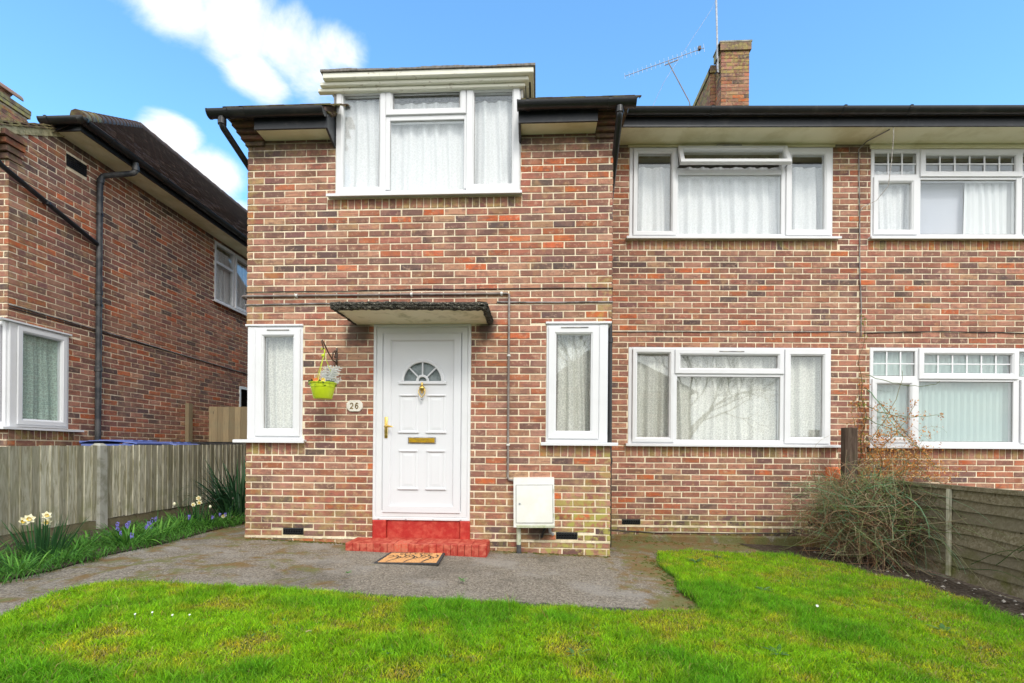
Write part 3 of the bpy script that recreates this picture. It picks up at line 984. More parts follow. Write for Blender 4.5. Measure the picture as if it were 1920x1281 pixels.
h28 = empty('brick_house', (5.5, 6.8, -0.15), 'adjoining brick house on the right with small glazing bars in its upper lights', 'house', absolute=True)
H2 = House(h28, 300)
W28U = (4.280, 3.884, 6.900, 5.030); W28L = (4.285, 1.203, 6.900, 2.465)
wall(H2, 'front_wall', (MO[0], MO[1]), RM, 4.146, 8.6, -0.3, 5.085, [W28U, W28L], [sold(4.25, 6.95, 3.850), sold(4.25, 6.95, 1.172)], main_mix, main_moss, shift=0.10)
H2.finish()

# damp-proof joints, render plinth
for (root, a, b, og, rz) in ((h26, WX0 - 0.006, -1.80, (0, WY), 0), (h26, -0.72, WX1 + 0.006, (0, WY), 0), (h26, 0.79, 4.145, MO, RM), (h28, 4.146, 8.6, MO, RM)):
    mb = MB(); n = int((b - a) / 0.06)
    for i in range(n):
        x0, x1 = a + (b - a) * i / n, a + (b - a) * (i + 1) / n
        mb.box(x0, -0.010 - random.uniform(0, 0.0015), DPC - 0.011 - random.uniform(0, 0.004), x1, 0.004, DPC + 0.010 + random.uniform(0, 0.003))
    mb.build('damp_proof_course', 'mortar', root, (og[0], og[1], 0), rz)
mb = MB()
n = 60
for i in range(n):
    a, b = 0.80 + 3.34 * i / n, 0.80 + 3.34 * (i + 1) / n
    mb.sweep_x([(-0.035, -0.2), (-0.035 - 0.004 * math.sin(i), 0.0 - 0.012 * (i / n) + random.uniform(-0.003, 0.003)), (-0.006, 0.018 + random.uniform(-0.004, 0.004)), (0.0, -0.2)], a, b)
mb.build('plinth', 'asphalt', h26, (MO[0], MO[1], 0), RM)

# ---- windows of number 26
o0 = (0, WY)
# corner windows of the bay: front light
wl = window(h26, o0, 0, -3.215, 1.199, -2.590, 2.445, [], [(-3.115, 1.235, -2.612, 2.418, 0.086)], [(-3.028, 1.309, -2.687, 2.346, 1, 1)],
            sill=(-3.335, -2.541, 0.075), vents=[(-2.985, 2.396, -2.735)], label='narrow corner window left of the door')
mb = MB(); mb.cbox(-3.213, -0.014, 1.202, -3.118, 0.06, 2.442, 0.006); mb.build('corner_post', 'white_upvc', wl)
mb = MB(); mb.cbox(-3.235, -0.028, 2.4455, -2.585, 0.05, 2.468, 0.005); mb.build('head_trim', 'white_upvc', wl)
mb = MB()
mb.box(-3.213, 0.07, 1.20, -3.16, 0.13, 2.445); mb.box(-3.213, 0.50, 1.20, -3.16, 0.56, 2.445); mb.box(-3.213, 0.13, 1.20, -3.16, 0.50, 1.28); mb.box(-3.213, 0.13, 2.37, -3.16, 0.50, 2.445)
mb.build('side_frame', 'white_upvc', wl)
mb = MB(); mb.box(-3.19, 0.13, 1.28, -3.184, 0.50, 2.37); mb.build('pane', 'window_glass', wl)
mb = MB(); mb.box(-3.34, -0.07, 1.163, -3.18, 0.62, 1.19); mb.build('window_sill', 'white_upvc', wl)
wr = window(h26, o0, 0, 0.088, 1.192, 0.742, 2.455, [], [(0.108, 1.228, 0.645, 2.43, 0.086)], [(0.202, 1.302, 0.557, 2.349, 1, 1)],
            sill=(0.035, 0.845, 0.078), vents=[(0.24, 2.410, 0.53)], label='narrow corner window right of the door')
mb = MB(); mb.cbox(0.648, -0.014, 1.195, 0.740, 0.06, 2.452, 0.006); mb.build('corner_post', 'white_upvc', wr)
mb = MB(); mb.cbox(0.078, -0.030, 2.4555, 0.775, 0.30, 2.480, 0.005); mb.build('head_trim', 'white_upvc', wr)
mb = MB()
mb.box(0.69, 0.07, 1.20, 0.738, 0.12, 2.455); mb.box(0.69, 0.35, 1.20, 0.738, 0.42, 2.455); mb.box(0.69, 0.12, 1.20, 0.738, 0.35, 1.28); mb.box(0.69, 0.12, 2.37, 0.738, 0.35, 2.455)
mb.build('side_frame', 'white_upvc', wr)
mb = MB(); mb.box(0.70, 0.12, 1.28, 0.706, 0.35, 2.37); mb.build('pane', 'window_glass', wr)
mb = MB(); mb.box(0.70, -0.07, 1.156, 0.845, 0.45, 1.183); mb.build('window_sill', 'white_upvc', wr)
# dormer window
wd = window(h26, o0, 0, -2.238, 3.874, -0.210, 5.075, [(-1.690, 3.93, -1.636, 5.02), (-0.822, 3.93, -0.790, 5.02), (-1.636, 4.682, -0.822, 4.745)],
            [(-2.228, 3.893, -1.680, 5.05, 0.074), (-1.678, 4.735, -0.802, 5.062, 0.072), (-0.795, 3.893, -0.222, 5.053, 0.082)],
            [(-2.160, 3.955, -1.759, 4.975, 1, 1), (-1.602, 4.804, -0.879, 4.986, 1, 1), (-1.636, 3.925, -0.822, 4.682, 1, 1), (-0.712, 3.964, -0.304, 4.972, 1, 1)],
            sill=(-2.312, -0.188, 0.08), label='three-light dormer window over the porch')
mb = MB(); mb.cbox(-1.42, -0.040, 5.018, -1.06, -0.028, 5.032, 0.002); mb.build('trickle_vent', 'lead_grey', wd)
# main wall windows
om = (MO[0], MO[1])
wu = window(h26, om, RM, *W26U, [(1.745, 3.93, 1.798, 5.01), (3.130, 3.93, 3.200, 5.01), (1.798, 4.702, 3.130, 4.770)],
            [(1.216, 3.908, 1.770, 5.036, 0.062), (3.186, 3.908, 3.762, 5.040, 0.082)],
            [(1.283, 3.962, 1.684 + 0.02, 4.975, 1, 1), (1.798, 3.925, 3.130, 4.702, 1, 1), (3.274, 3.964, 3.681, 4.975, 1, 1)],
            sill=(1.125, 3.87, 0.075), label='upper window with its top light open')
# open top light, hinged at its head
ang = math.radians(24)
oc = MB(); oc.ring(1.782, -0.30, 3.182, 0.0, [(0, 0.028), (0, -0.018), (0.004, -0.022), (0.050, -0.022), (0.060, -0.008), (0.062, 0.028)])
so = oc.build('casement', 'white_upvc', wu, (0, -0.030, 5.045)); so.rotation_euler.x = -ang; so['label'] = 'top-hung light standing open'
gl_ = MB(); gl_.box(1.842, 0.004, -0.240, 3.122, 0.010, -0.06)
go = gl_.build('pane', 'window_glass', wu, (0, -0.030, 5.045)); go.rotation_euler.x = -ang
mb = MB(); mb.cbox(2.28, -0.052, 5.046, 2.60, -0.02, 5.068, 0.004); mb.build('trickle_vent', 'lead_grey', wu)
mb = MB(); mb.tube([(1.79, 0.0, 4.79), (1.79, -0.13, 4.80)], 0.006, 6); mb.tube([(3.175, 0.0, 4.79), (3.175, -0.13, 4.80)], 0.006, 6); mb.build('window_stay', 'galvanised', wu)
wlw = window(h26, om, RM, *W26L, [(1.752, 1.25, 1.803, 2.41), (3.136, 1.25, 3.200, 2.41), (1.803, 2.076, 3.136, 2.13)],
             [(1.225, 1.222, 1.764, 2.436, 0.063), (1.774, 2.114, 3.176, 2.428, 0.074), (3.187, 1.217, 3.764, 2.436, 0.084)],
             [(1.286, 1.298, 1.700, 2.348, 1, 1), (1.850, 2.190, 3.093, 2.346, 1, 1), (1.803, 1.257, 3.136, 2.076, 1, 1), (3.272, 1.302, 3.677, 2.347, 1, 1)],
             sill=(1.136, 3.893, 0.075), vents=[(2.34, 2.396, 2.66)], label='ground-floor window with lace nets behind it')


def win28(W, zt0, gl, ug):
    u0, z0, u1, z1 = W
    c0, c1 = 4.915, 6.115 + (0.02 if ug else 0)
    m_ = [(4.862, z0 + 0.04, c0, z1 - 0.04), (c1, z0 + 0.04, c1 + 0.075, z1 - 0.04), (c0, zt0 - 0.02, c1, zt0 + 0.04), (4.32, zt0 + 0.0, 4.87, zt0 + 0.05), (c1 + 0.07, zt0, u1 - 0.04, zt0 + 0.05)]
    return window(h28, om, RM, *W, m_,
                  [(4.305, z0 + 0.035, 4.866, zt0 + 0.01, 0.072), (4.900, zt0 + 0.012, 6.165 + ug, z1 - 0.010, 0.078), (c1 + 0.085, z0 + 0.035, u1 - 0.022, zt0 + 0.01, 0.072)],
                  [(4.33, zt0 + 0.055, 4.86, z1 - 0.05, 3, 2), (4.376, z0 + 0.105, 4.796, zt0 - 0.060, 1, 1), (4.978, zt0 + 0.080, 6.085 + ug, z1 - 0.075, 6, 2),
                   (c0, z0 + 0.055, c1, zt0 - 0.022, 1, 1), (c1 + 0.155, z0 + 0.105, u1 - 0.095, zt0 - 0.060, 1, 1), (c1 + 0.09, zt0 + 0.055, u1 - 0.05, z1 - 0.05, 3, 2)],
                  sill=(4.246, 6.96, 0.075), label=gl)


win28(W28U, 4.655, 'upper window with small-paned top lights', 0.03)
win28(W28L, 2.050, 'ground-floor window with small-paned top lights', 0.0)

# rooms behind the windows: plain painted boxes
for (root, og, rz, u0, z0, u1, z1, y0, y1) in (
        (h26, o0, 0, -3.16, 0.3, -1.9, 2.6, 0.26, 2.6), (h26, o0, 0, -0.6, 0.3, 0.70, 2.6, 0.26, 2.6), (h26, o0, 0, -2.17, 2.9, -0.27, 5.06, 0.26, 3.0),
        (h26, om, RM, 0.9, 2.9, 4.1, 5.15, 0.26, 3.2), (h26, om, RM, 0.9, 0.3, 4.1, 2.65, 0.26, 3.6),
        (h28, om, RM, 4.2, 2.9, 7.6, 5.15, 0.26, 3.2), (h28, om, RM, 4.2, 0.3, 7.6, 2.65, 0.26, 3.6)):
    room(root, u0, z0, u1, z1, y0, y1).build('room_lining', 'room_paint', root, (og[0], og[1], 0), rz)

tfw = ((0, WY, 0), 0.0); tfm = ((MO[0], MO[1], 0), RM)
net('net_curtain', 'net_white', -2.2, -1.70, 3.88, 4.97, 0.085, 0.018, 0.16, tfw, 'white net curtain in the left light of the dormer window', 'net curtains upstairs')
net('net_curtain', 'net_white', -1.66, -0.80, 3.88, 4.93, 0.09, 0.02, 0.17, tfw, 'white net curtain in the middle of the dormer window', 'net curtains upstairs')
net('net_curtain', 'net_white', -0.78, -0.25, 3.88, 4.93, 0.095, 0.03, 0.19, tfw, 'white net curtain in the right light of the dormer window', 'net curtains upstairs')
net('net_curtain', 'net_white', 1.22, 3.75, 3.88, 4.86, 0.115, 0.028, 0.2, tfm, 'white net curtain across the upper window with the open light', 'net curtains upstairs')
net('net_curtain', 'net_lace', 1.20, 3.75, 1.21, 2.44, 0.115, 0.032, 0.20, tfm, 'flower-patterned lace curtain across the wide ground-floor window', 'lace curtains downstairs')
net('net_curtain', 'net_lace', -3.10, -2.6, 1.20, 2.42, 0.11, 0.024, 0.10, tfw, 'pleated lace curtain in the narrow window left of the door', 'lace curtains downstairs')
net('net_curtain', 'net_lace', 0.12, 0.66, 1.20, 2.42, 0.11, 0.028, 0.13, tfw, 'lace curtain in the narrow window between meter box and corner', 'lace curtains downstairs')
net('net_curtain', 'net_white', 4.30, 4.90, 3.9, 4.80, 0.10, 0.02, 0.13, tfm, 'white net at the left of the small-paned upper window', 'curtains next door')
net('net_curtain', 'blind_white', 5.55, 6.9, 3.9, 4.80, 0.10, 0.02, 0.11, tfm, 'white vertical pleats at the right of the small-paned upper window', 'curtains next door')
for lab, u0, u1, wl_ in (('pale green vertical blind behind the small-paned ground-floor window', 4.30, 6.88, 0.089),):
    mb = MB(); u = u0
    while u < u1:
        cv = [(0, 0.165), (0.022, 0.128), (0.045, 0.110), (0.068, 0.098), (0.089, 0.070)]
        for p_, q_ in zip(cv[:-1], cv[1:]): mb.quad((u + p_[0], p_[1], 1.215), (u + q_[0], q_[1], 1.215), (u + q_[0], q_[1], 2.45), (u + p_[0], p_[1], 2.45))
        u += 0.083
    o = mb.build('vertical_blind', 'blind_green', None, tfm[0], tfm[1]); tag(o, lab, 'blind')
o = MB(); o.quad((4.93, 0.16, 3.9), (5.60, 0.16, 3.9), (5.60, 0.16, 4.66), (4.93, 0.16, 4.66)); o = o.build('reflection_panel', 'reflection_lavender', None, tfm[0], tfm[1]); tag(o, 'added pale grey panel imitating sky reflection in the left half of the small-paned upper window', 'blind')  # added panel, its pale colour imitates sky mirrored in the pane
# ceiling light seen through the left light
cl = empty('ceiling_light', mw(1.55, 1.3, 2.62), 'three white glass shades glimpsed behind the left lace curtain', 'ceiling light', rotz=RM)
mb = MB(); mb.tube([(0, 0, 0), (0, 0, -0.28)], 0.01, 6); mb.build('stem', 'brass', cl)
for k in range(3):
    a = k * 2.094 + 0.4
    mb = MB(); mb.lathe([(0.02, 0.05), (0.06, 0.03), (0.075, -0.03), (0.07, -0.06)], 0.17 * math.cos(a), 0.17 * math.sin(a), -0.33, 14, False); mb.build('lamp_shade', 'lamp_white', cl, smooth=True)
    mb = MB(); mb.tube([(0, 0, -0.26), (0.1 * math.cos(a), 0.1 * math.sin(a), -0.30), (0.17 * math.cos(a), 0.17 * math.sin(a), -0.29)], 0.006, 6); mb.build('arm', 'brass', cl)

# ---- front door
door_frame = MB()
door_frame.ring(-1.795, 0.330, -0.728, 2.462, [(0, 0.08), (0, -0.012), (0.004, -0.016), (0.026, -0.016), (0.030, -0.004), (0.034, -0.004), (0.040, -0.010), (0.094, -0.010), (0.106, 0.004), (0.108, 0.08)])
df = door_frame.build('door_frame', 'white_upvc', h26, (0, WY, 0))
dr = MB()
lx0, lz0, lx1, lz1 = -1.683, 0.412, -0.834, 2.364
dr.ring(lx0, lz0, lx1, lz1, [(0, 0.05), (0, -0.018), (0.004, -0.022), (0.072, -0.022), (0.084, -0.008), (0.086, 0.0)])
# skin of the leaf with the half-round light cut out
cx, cz, R0 = -1.255, 1.842, 0.232
sx0, sz0, sx1, sz1 = lx0 + 0.085, lz0 + 0.085, lx1 - 0.085, lz1 - 0.085
N = 24
arc = [(cx + R0 * math.cos(math.pi * i / N), cz + R0 * math.sin(math.pi * i / N)) for i in range(N + 1)]
yk = 0.0
dr.quad((sx0, yk, sz0), (sx1, yk, sz0), (sx1, yk, cz), (sx0, yk, cz))
dr.quad((sx0, yk, cz), (cx - R0, yk, cz), (cx - R0, yk, sz1), (sx0, yk, sz1))
dr.quad((cx + R0, yk, cz), (sx1, yk, cz), (sx1, yk, sz1), (cx + R0, yk, sz1))
for i in range(N):
    a, b = arc[i], arc[i + 1]
    dr.quad((a[0], yk, a[1]), (a[0], yk, sz1), (b[0], yk, sz1), (b[0], yk, b[1]))
# moulded panels
door = dr.build('door', 'white_door', h26, (0, WY, 0))
for (a, b, c, d) in ((-1.508, 1.277, -1.304, 1.700), (-1.204, 1.277, -1.000, 1.700), (-1.508, 0.662, -1.304, 1.095), (-1.204, 0.662, -1.000, 1.095)):
    pm = MB()
    pm.ring(a, b, c, d, [(0, 0.0), (0.004, -0.004), (0.014, -0.0065), (0.024, -0.004), (0.030, -0.001), (0.050, -0.003), (0.062, -0.005)])
    pm.quad((a + 0.062, -0.005, b + 0.062), (c - 0.062, -0.005, b + 0.062), (c - 0.062, -0.005, d - 0.062), (a + 0.062, -0.005, d - 0.062))
    for zz in (b, d - 0.020): pm.cbox(a - 0.012 * (zz == b), -0.017, zz, c + 0.012 * (zz == b), -0.0071, zz + 0.020, 0.005)
    pm.build('door_panel', 'white_door', door)
# half-round light: outer moulding, bars, hub, four glass segments
mo = MB()


def arcring(mb, r0, r1, y0, y1, a0=0.0, a1=math.pi, n=24):
    for i in range(n):
        t0, t1 = a0 + (a1 - a0) * i / n, a0 + (a1 - a0) * (i + 1) / n
        p = [(cx + r * math.cos(t), cz + r * math.sin(t)) for t in (t0, t1) for r in (r0, r1)]
        ch = 0.006
        q = [(cx + r * math.cos(t), cz + r * math.sin(t)) for t in (t0, t1) for r in (r0 + ch, r1 - ch)]
        mb.quad((q[0][0], y0, q[0][1]), (q[2][0], y0, q[2][1]), (q[3][0], y0, q[3][1]), (q[1][0], y0, q[1][1]))
        mb.quad((p[0][0], y0 + ch, p[0][1]), (p[2][0], y0 + ch, p[2][1]), (q[2][0], y0, q[2][1]), (q[0][0], y0, q[0][1]))
        mb.quad((q[1][0], y0, q[1][1]), (q[3][0], y0, q[3][1]), (p[3][0], y0 + ch, p[3][1]), (p[1][0], y0 + ch, p[1][1]))
        mb.quad((p[0][0], y1, p[0][1]), (p[2][0], y1, p[2][1]), (p[2][0], y0 + ch, p[2][1]), (p[0][0], y0 + ch, p[0][1]))
        mb.quad((p[1][0], y0 + ch, p[1][1]), (p[3][0], y0 + ch, p[3][1]), (p[3][0], y1, p[3][1]), (p[1][0], y1, p[1][1]))


arcring(mo, 0.204, 0.240, -0.020, 0.0)
mo.cbox(cx - 0.262, -0.020, cz - 0.034, cx + 0.262, 0.0, cz + 0.002, 0.006)
arcring(mo, 0.045, 0.072, -0.018, 0.006, n=16)
fl = mo.build('fanlight_moulding', 'white_door', door)
for t in (45, 90, 135):
    b = MB(); c_, s_ = math.cos(math.radians(t)), math.sin(math.radians(t)); hw = 0.007
    p = [(cx + r * c_ + k * s_, cz + r * s_ - k * c_) for r in (0.066, 0.21) for k in (-hw, hw)]
    b.hexa([(p[0][0], -0.012, p[0][1]), (p[1][0], -0.012, p[1][1]), (p[1][0], 0.004, p[1][1]), (p[0][0], 0.004, p[0][1]),
            (p[2][0], -0.012, p[2][1]), (p[3][0], -0.012, p[3][1]), (p[3][0], 0.004, p[3][1]), (p[2][0], 0.004, p[2][1])])
    b.build('glazing_bar', 'white_door', door)
for k in range(4):
    g_ = MB()
    for i in range(6):
        t0, t1 = math.radians(45 * k + 7.5 * i), math.radians(45 * k + 7.5 * (i + 1))
        g_.quad(*[(cx + r * math.cos(t), 0.008, cz + r * math.sin(t)) for r, t in ((0.0, t0), (0.208, t0), (0.208, t1), (0.0, t1))])
    g_.build('pane', 'window_glass', door)
mb = MB(); mb.quad((cx - 0.23, 0.02, cz - 0.01), (cx + 0.23, 0.02, cz - 0.01), (cx + 0.23, 0.02, cz + 0.23), (cx - 0.23, 0.02, cz + 0.23)); mb.build('added_grey_backing', 'fanlight_fill_grey', door)  # opaque sheet added behind the panes so the fanlight looks lighter
room(h26, -1.75, 0.33, -0.75, 2.45, 0.26, 1.5).build('hall_lining', 'room_paint', h26, (0, WY, 0))
# knocker
k_ = MB()
k_.lathe([(0.004, 0.095), (0.010, 0.088), (0.007, 0.070), (0.012, 0.060), (0.030, 0.040), (0.032, 0.025), (0.022, 0.005), (0.010, -0.010), (0.014, -0.018), (0.006, -0.028)], cx, -0.030, 1.735, 14)
k_.tube([(cx - 0.026, -0.030, 1.755), (cx - 0.036, -0.036, 1.735), (cx - 0.030, -0.040, 1.70), (cx - 0.008, -0.042, 1.668), (cx, -0.042, 1.660), (cx + 0.008, -0.042, 1.668), (cx + 0.030, -0.040, 1.70), (cx + 0.036, -0.036, 1.735), (cx + 0.026, -0.030, 1.755)], 0.0055, 8)
k_.tube([(cx, 0.0, 1.78), (cx, -0.03, 1.78)], 0.012, 8)
kn = smooth_angle(k_.build('door_knocker', 'brass', door), 50)
b_ = MB(); b_.lathe([(0.004, -0.014), (0.012, -0.008), (0.014, 0.0), (0.012, 0.008), (0.004, 0.014)], cx, -0.040, 1.648, 12); smooth_angle(b_.build('striker', 'galvanised', door), 50)
# lever handle
hd = MB()
hd.cbox(-1.664, -0.034, 1.222, -1.630, -0.022, 1.452, 0.006)
hd.tube([(-1.647, -0.03, 1.345), (-1.647, -0.075, 1.345), (-1.640, -0.080, 1.345), (-1.60, -0.080, 1.349), (-1.560, -0.076, 1.343)], [0.011, 0.011, 0.012, 0.013, 0.006], 10)
hd.tube([(-1.647, -0.034, 1.262), (-1.647, -0.040, 1.262)], 0.010, 10)
smooth_angle(hd.build('door_handle', 'brass', door), 45)
lb = MB(); lb.cbox(-1.410, -0.014, 1.166, -1.104, 0.0, 1.236, 0.008)
lo_ = lb.build('letterbox', 'lead_grey', door)
lb = MB(); lb.cbox(-1.398, -0.020, 1.176, -1.116, -0.0145, 1.216, 0.004); lb.box(-1.398, -0.017, 1.2165, -1.116, -0.0145, 1.226)
lb.build('letterbox_flap', 'brass_plate', door)
for i in range(4):
    mb = MB(); mb.cbox(-1.735 + i * 0.30, -0.020, 0.338, -1.715 + i * 0.30, -0.0165, 0.344, 0.001); mb.build('drain_slot', 'lead_grey', door)
# red threshold
rd = MB(); rd.cbox(-1.640, 0.004, 0.10, -0.835, 0.05, 0.329, 0.006)
th_ = rd.build('threshold', 'red_paint', h26, (0, WY, 0))
for (a, b) in ((-1.793, -1.642), (-0.833, -0.722)):
    mb = MB(); mb.cbox(a, -0.028, 0.10, b, 0.06, 0.3285, 0.010); mb.build('threshold_block', 'red_paint', th_)
# brick doorstep
st = MB(); st.box(-1.93, -0.33, -0.1, -0.505, -0.004, 0.126)
step = st.build('doorstep', 'red_paint', h26, (0, WY, 0))
x = -1.955; i = 0
while x < -0.50:
    w_ = 0.070 + random.uniform(-0.002, 0.002); x2 = min(x + w_, -0.485)
    if x2 - x > 0.03:
        mb = MB(); dz_ = random.uniform(-0.002, 0.002); dy_ = random.uniform(-0.003, 0.003)
        mb.cbox(x, -0.365 + dy_, -0.09, x2, -0.145, 0.138 + dz_, 0.0035)
        o = mb.build('brick', 'worn_step_brick' if i in (7, 8) or random.random() < 0.06 else 'red_step_brick', step)
        mb = MB(); mb.cbox(x + 0.0, -0.140, 0.03, x2, -0.006, 0.1375 + dz_, 0.005); mb.build('brick', 'red_step_brick', step)
    x = x2 + 0.0025; i += 1

# ---- canopy over the door
cp = MB()
path_ = []
X0, X1, YF = -2.035, -0.490, -0.62
prof = [(0.0, 0.105), (0.018, 0.085), (0.022, 0.060), (0.010, 0.042), (0.014, 0.022), (0.0, 0.0), (-0.035, -0.006)]
pl = []
ns = 26
for i in range(ns): pl.append(((X0, 0.0 + (YF) * i / ns), (-1, 0)))
nf = 62
for i in range(nf + 1): pl.append(((X0 + (X1 - X0) * i / nf, YF), (0, -1) if 0 < i < nf else ((-0.7, -0.7) if i == 0 else (0.7, -0.7))))
for i in range(1, ns + 1): pl.append(((X1, YF * (1 - i / ns)), (1, 0)))
base = len(cp.v); zc = 2.462; np_ = len(prof)
full = [(-0.08, 0.118)] + prof
for (q, nr) in pl:
    for (o_, z_) in full:
        rr = 0.008
        o2 = o_ + random.uniform(-rr, rr) - 0.02
        fx = (X0 + X1) / 2
        cp.v.append((q[0] + nr[0] * o2, q[1] + nr[1] * o2, zc + z_ * 0.64 + random.uniform(-rr, rr) * 0.6 + 0.006 * math.sin(q[0] * 3)))
nn = len(full)
for i in range(len(pl) - 1):
    for k in range(nn - 1):
        a = base + i * nn + k
        cp._f((a, a + nn, a + nn + 1, a + 1))
cp.quad((X0 + 0.06, YF + 0.06, zc + 0.075), (X1 - 0.06, YF + 0.06, zc + 0.075), (X1 - 0.06, 0, zc + 0.080), (X0 + 0.06, 0, zc + 0.080))
can = cp.build('door_canopy', 'canopy_pebble', h26, (0, WY, 0))
cu = MB(); cu.box(X0 + 0.045, YF + 0.05, zc + 0.002, X1 - 0.045, 0.0, zc + 0.03); cu.build('canopy_soffit', 'canopy_underside', can)

# ---- eaves of the bay
def eave(root, og, rz, u0, u1, off, z, ft, soff_in=0.0, name='fascia'):
    mb = MB(); mb.box(u0, -off - 0.022, z - 0.004, u1, -off, ft)
    f_ = mb.build(name, 'fascia_black', root, (og[0], og[1], 0), rz)
    mb = MB(); mb.box(u0 + 0.002, -off, z + 0.006, u1 - 0.002, soff_in - 0.002, z + 0.020)
    mb.build('soffit', 'soffit_cream', root, (og[0], og[1], 0), rz)
    return f_


eave(h26, o0, 0, -3.035, -2.262, 0.20, 4.492, 4.63)
eave(h26, o0, 0, -0.204, 0.590, 0.20, 4.492, 4.63)
gutter(h26, -3.48, -2.255, -0.285, 4.640, joints=(-3.28, -3.10), loc=(0, WY, 0))
gutter(h26, -0.229, 0.955, -0.285, 4.640, joints=(-0.13, 0.70), loc=(0, WY, 0))
for (a, b) in ((-2.262, -2.24), (-0.226, -0.204)):
    mb = MB(); mb.hexa([(a, -0.225, 4.485), (b, -0.225, 4.485), (b, 0.0, 4.40), (a, 0.0, 4.40), (a, -0.225, 4.63), (b, -0.225, 4.63), (b, 0.02, 4.74), (a, 0.02, 4.74)])
    mb.build('barge_end', 'fascia_black', h26, (0, WY, 0))
# corbelled brick corners under the eaves
for side in (-1, 1):
    cb = MB(); cb.col = (0.2, 0.08, 0.065, 0.3)
    for k in range(5):
        z0 = 4.435 + k * 0.048
        g_ = 0.022 + k * 0.026
        cb.col = (*pick('dark'), 0.35)
        if side < 0: cb.cbox(WX0 - g_, -g_ * 1.6, z0, -3.036, 0.10, z0 + 0.040, 0.005)
        else: cb.cbox(0.592, -g_ * 1.6, z0, WX1 + g_, 0.10, z0 + 0.040, 0.005)
        cb.col = (0.3, 0.2, 0.13, 0.5)
        if side < 0: cb.box(WX0 - g_ + 0.008, -g_ * 1.6 + 0.008, z0 + 0.0402, -3.037, 0.10, z0 + 0.0478)
        else: cb.box(0.593, -g_ * 1.6 + 0.008, z0 + 0.0402, WX1 + g_ - 0.008, 0.10, z0 + 0.0478)
    cb.build('brick_corbel', 'brick_mass', h26, (0, WY, 0))
# downpipes of the bay
downpipe(h26, [(-3.345, 5.115, 4.58), (-3.345, 5.115, 4.49), (-3.275, 5.66, 4.22), (-3.275, 5.66, 0.12)], collars=((0, 0.5),))
downpipe(h26, [(0.80, 5.115, 4.58), (0.80, 5.115, 4.50), (0.805, 5.80, 3.95), (0.820, 5.80, 0.0)], collars=((0, 0.4), (2, 0.4), (2, 0.75)), mat_='grey_pipe' if False else 'black_plastic')
downpipe(h26, [(0.905, 6.06, 5.15), (0.905, 6.06, 5.02), (0.835, 6.35, 4.70), (0.835, 6.35, 3.9), (0.815, 5.9, 3.5)], collars=((0, 0.5),))
downpipe(h26, [(1.02, 6.02, 5.19), (1.0, 6.02, 5.10), (0.86, 6.35, 5.02)], r=0.028, collars=((0, 0.5),))
# roof of the bay, tiles
rf = MB()
pz = lambda y: 4.66 + 0.655 * (y - 5.10)
for (a, b) in ((-3.32, -2.24), (-0.21, 0.88)):
    rf = MB(); rf.hexa([(a, 5.14, pz(5.14) - 0.05), (b, 5.14, pz(5.14) - 0.05), (b, 6.3, pz(6.3) - 0.05), (a, 6.3, pz(6.3) - 0.05), (a, 5.14, pz(5.14)), (b, 5.14, pz(5.14)), (b, 6.3, pz(6.3)), (a, 6.3, pz(6.3))])
    roof = rf.build('bay_roof', 'roof_tile', h26)
sl = Vector((0, 1, 0.655)).normalized()
for (a, n_) in ((-3.34, 7), (-0.20, 7)):
    tile_field(roof, 'roof_tiles', 'verge_tile', (a, 5.13, pz(5.13) + 0.004), (1, 0, 0), sl, n_, 13)
# main roof
def quadslab(mb, a, b, c, d, t=0.06):
    n = (Vector(b) - Vector(a)).cross(Vector(d) - Vector(a)).normalized() * t
    mb.hexa([Vector(a) - n, Vector(b) - n, Vector(c) - n, Vector(d) - n, Vector(a), Vector(b), Vector(c), Vector(d)])
def pm_(u, y, z): return mw(u, y, z)
rt = 0.60
RY, RZt = 4.3, 5.24 + 0.60 * 4.75
mr = MB(); quadslab(mr, pm_(-3.30, -0.45, 5.235), pm_(4.145, -0.45, 5.235), pm_(4.145, RY, RZt), pm_(-3.30, RY, RZt))
mr.build('main_roof', 'roof_tile', h26); mr = MB()
quadslab(mr, pm_(4.145, 9.05, 5.235), pm_(-3.30, 9.05, 5.235), pm_(-3.30, RY, RZt), pm_(4.145, RY, RZt))
mr.build('rear_roof', 'roof_tile', h26)
mr = MB()
quadslab(mr, pm_(4.15, -0.45, 5.235), pm_(8.7, -0.45, 5.235), pm_(8.7, RY, RZt), pm_(4.15, RY, RZt))
mr.build('roof', 'roof_tile', h28); mr = MB()
quadslab(mr, pm_(8.7, 9.05, 5.235), pm_(4.15, 9.05, 5.235), pm_(4.15, RY, RZt), pm_(8.7, RY, RZt))
mr.build('rear_roof', 'roof_tile', h28)
# rear and party enclosure so the houses are solid
for (root, a, b) in ((h26, -3.2, 4.14), (h28, 4.15, 8.6)):
    mb = MB(); mb.box(a, 15.2, -0.3, b, 15.4, 5.2)
    if root is h28: mb.box(8.58, 7.2, -0.3, 8.78, 15.2, 5.2)
    else: mb.box(-3.2, 11.6, -0.3, -3.0, 15.2, 5.1)
    mb.build('rear_wall', 'red_brick_far', root)
eave(h26, om, RM, 0.93, 4.145, 0.37, 5.085, 5.235)
eave(h28, om, RM, 4.146, 8.6, 0.37, 5.085, 5.235)
gutter(h26, 0.80, 4.145, -0.455, 5.245, joints=(2.05, 3.62), ends=(True, False), loc=(*om, 0), rotz=RM, r=0.066)
gutter(h28, 4.146, 8.6, -0.455, 5.245, joints=(4.40, 6.2), ends=(False, True), loc=(*om, 0), rotz=RM, r=0.066)
for root, W in ((h26, W26U), (h28, W28U)):
    mb = MB(); mb.box(W[0] - 0.02, -0.022, W[3] + 0.001, W[2] + 0.02, 0.05, 5.084); mb.build('head_board', 'soffit_cream', root, (*om, 0), RM)

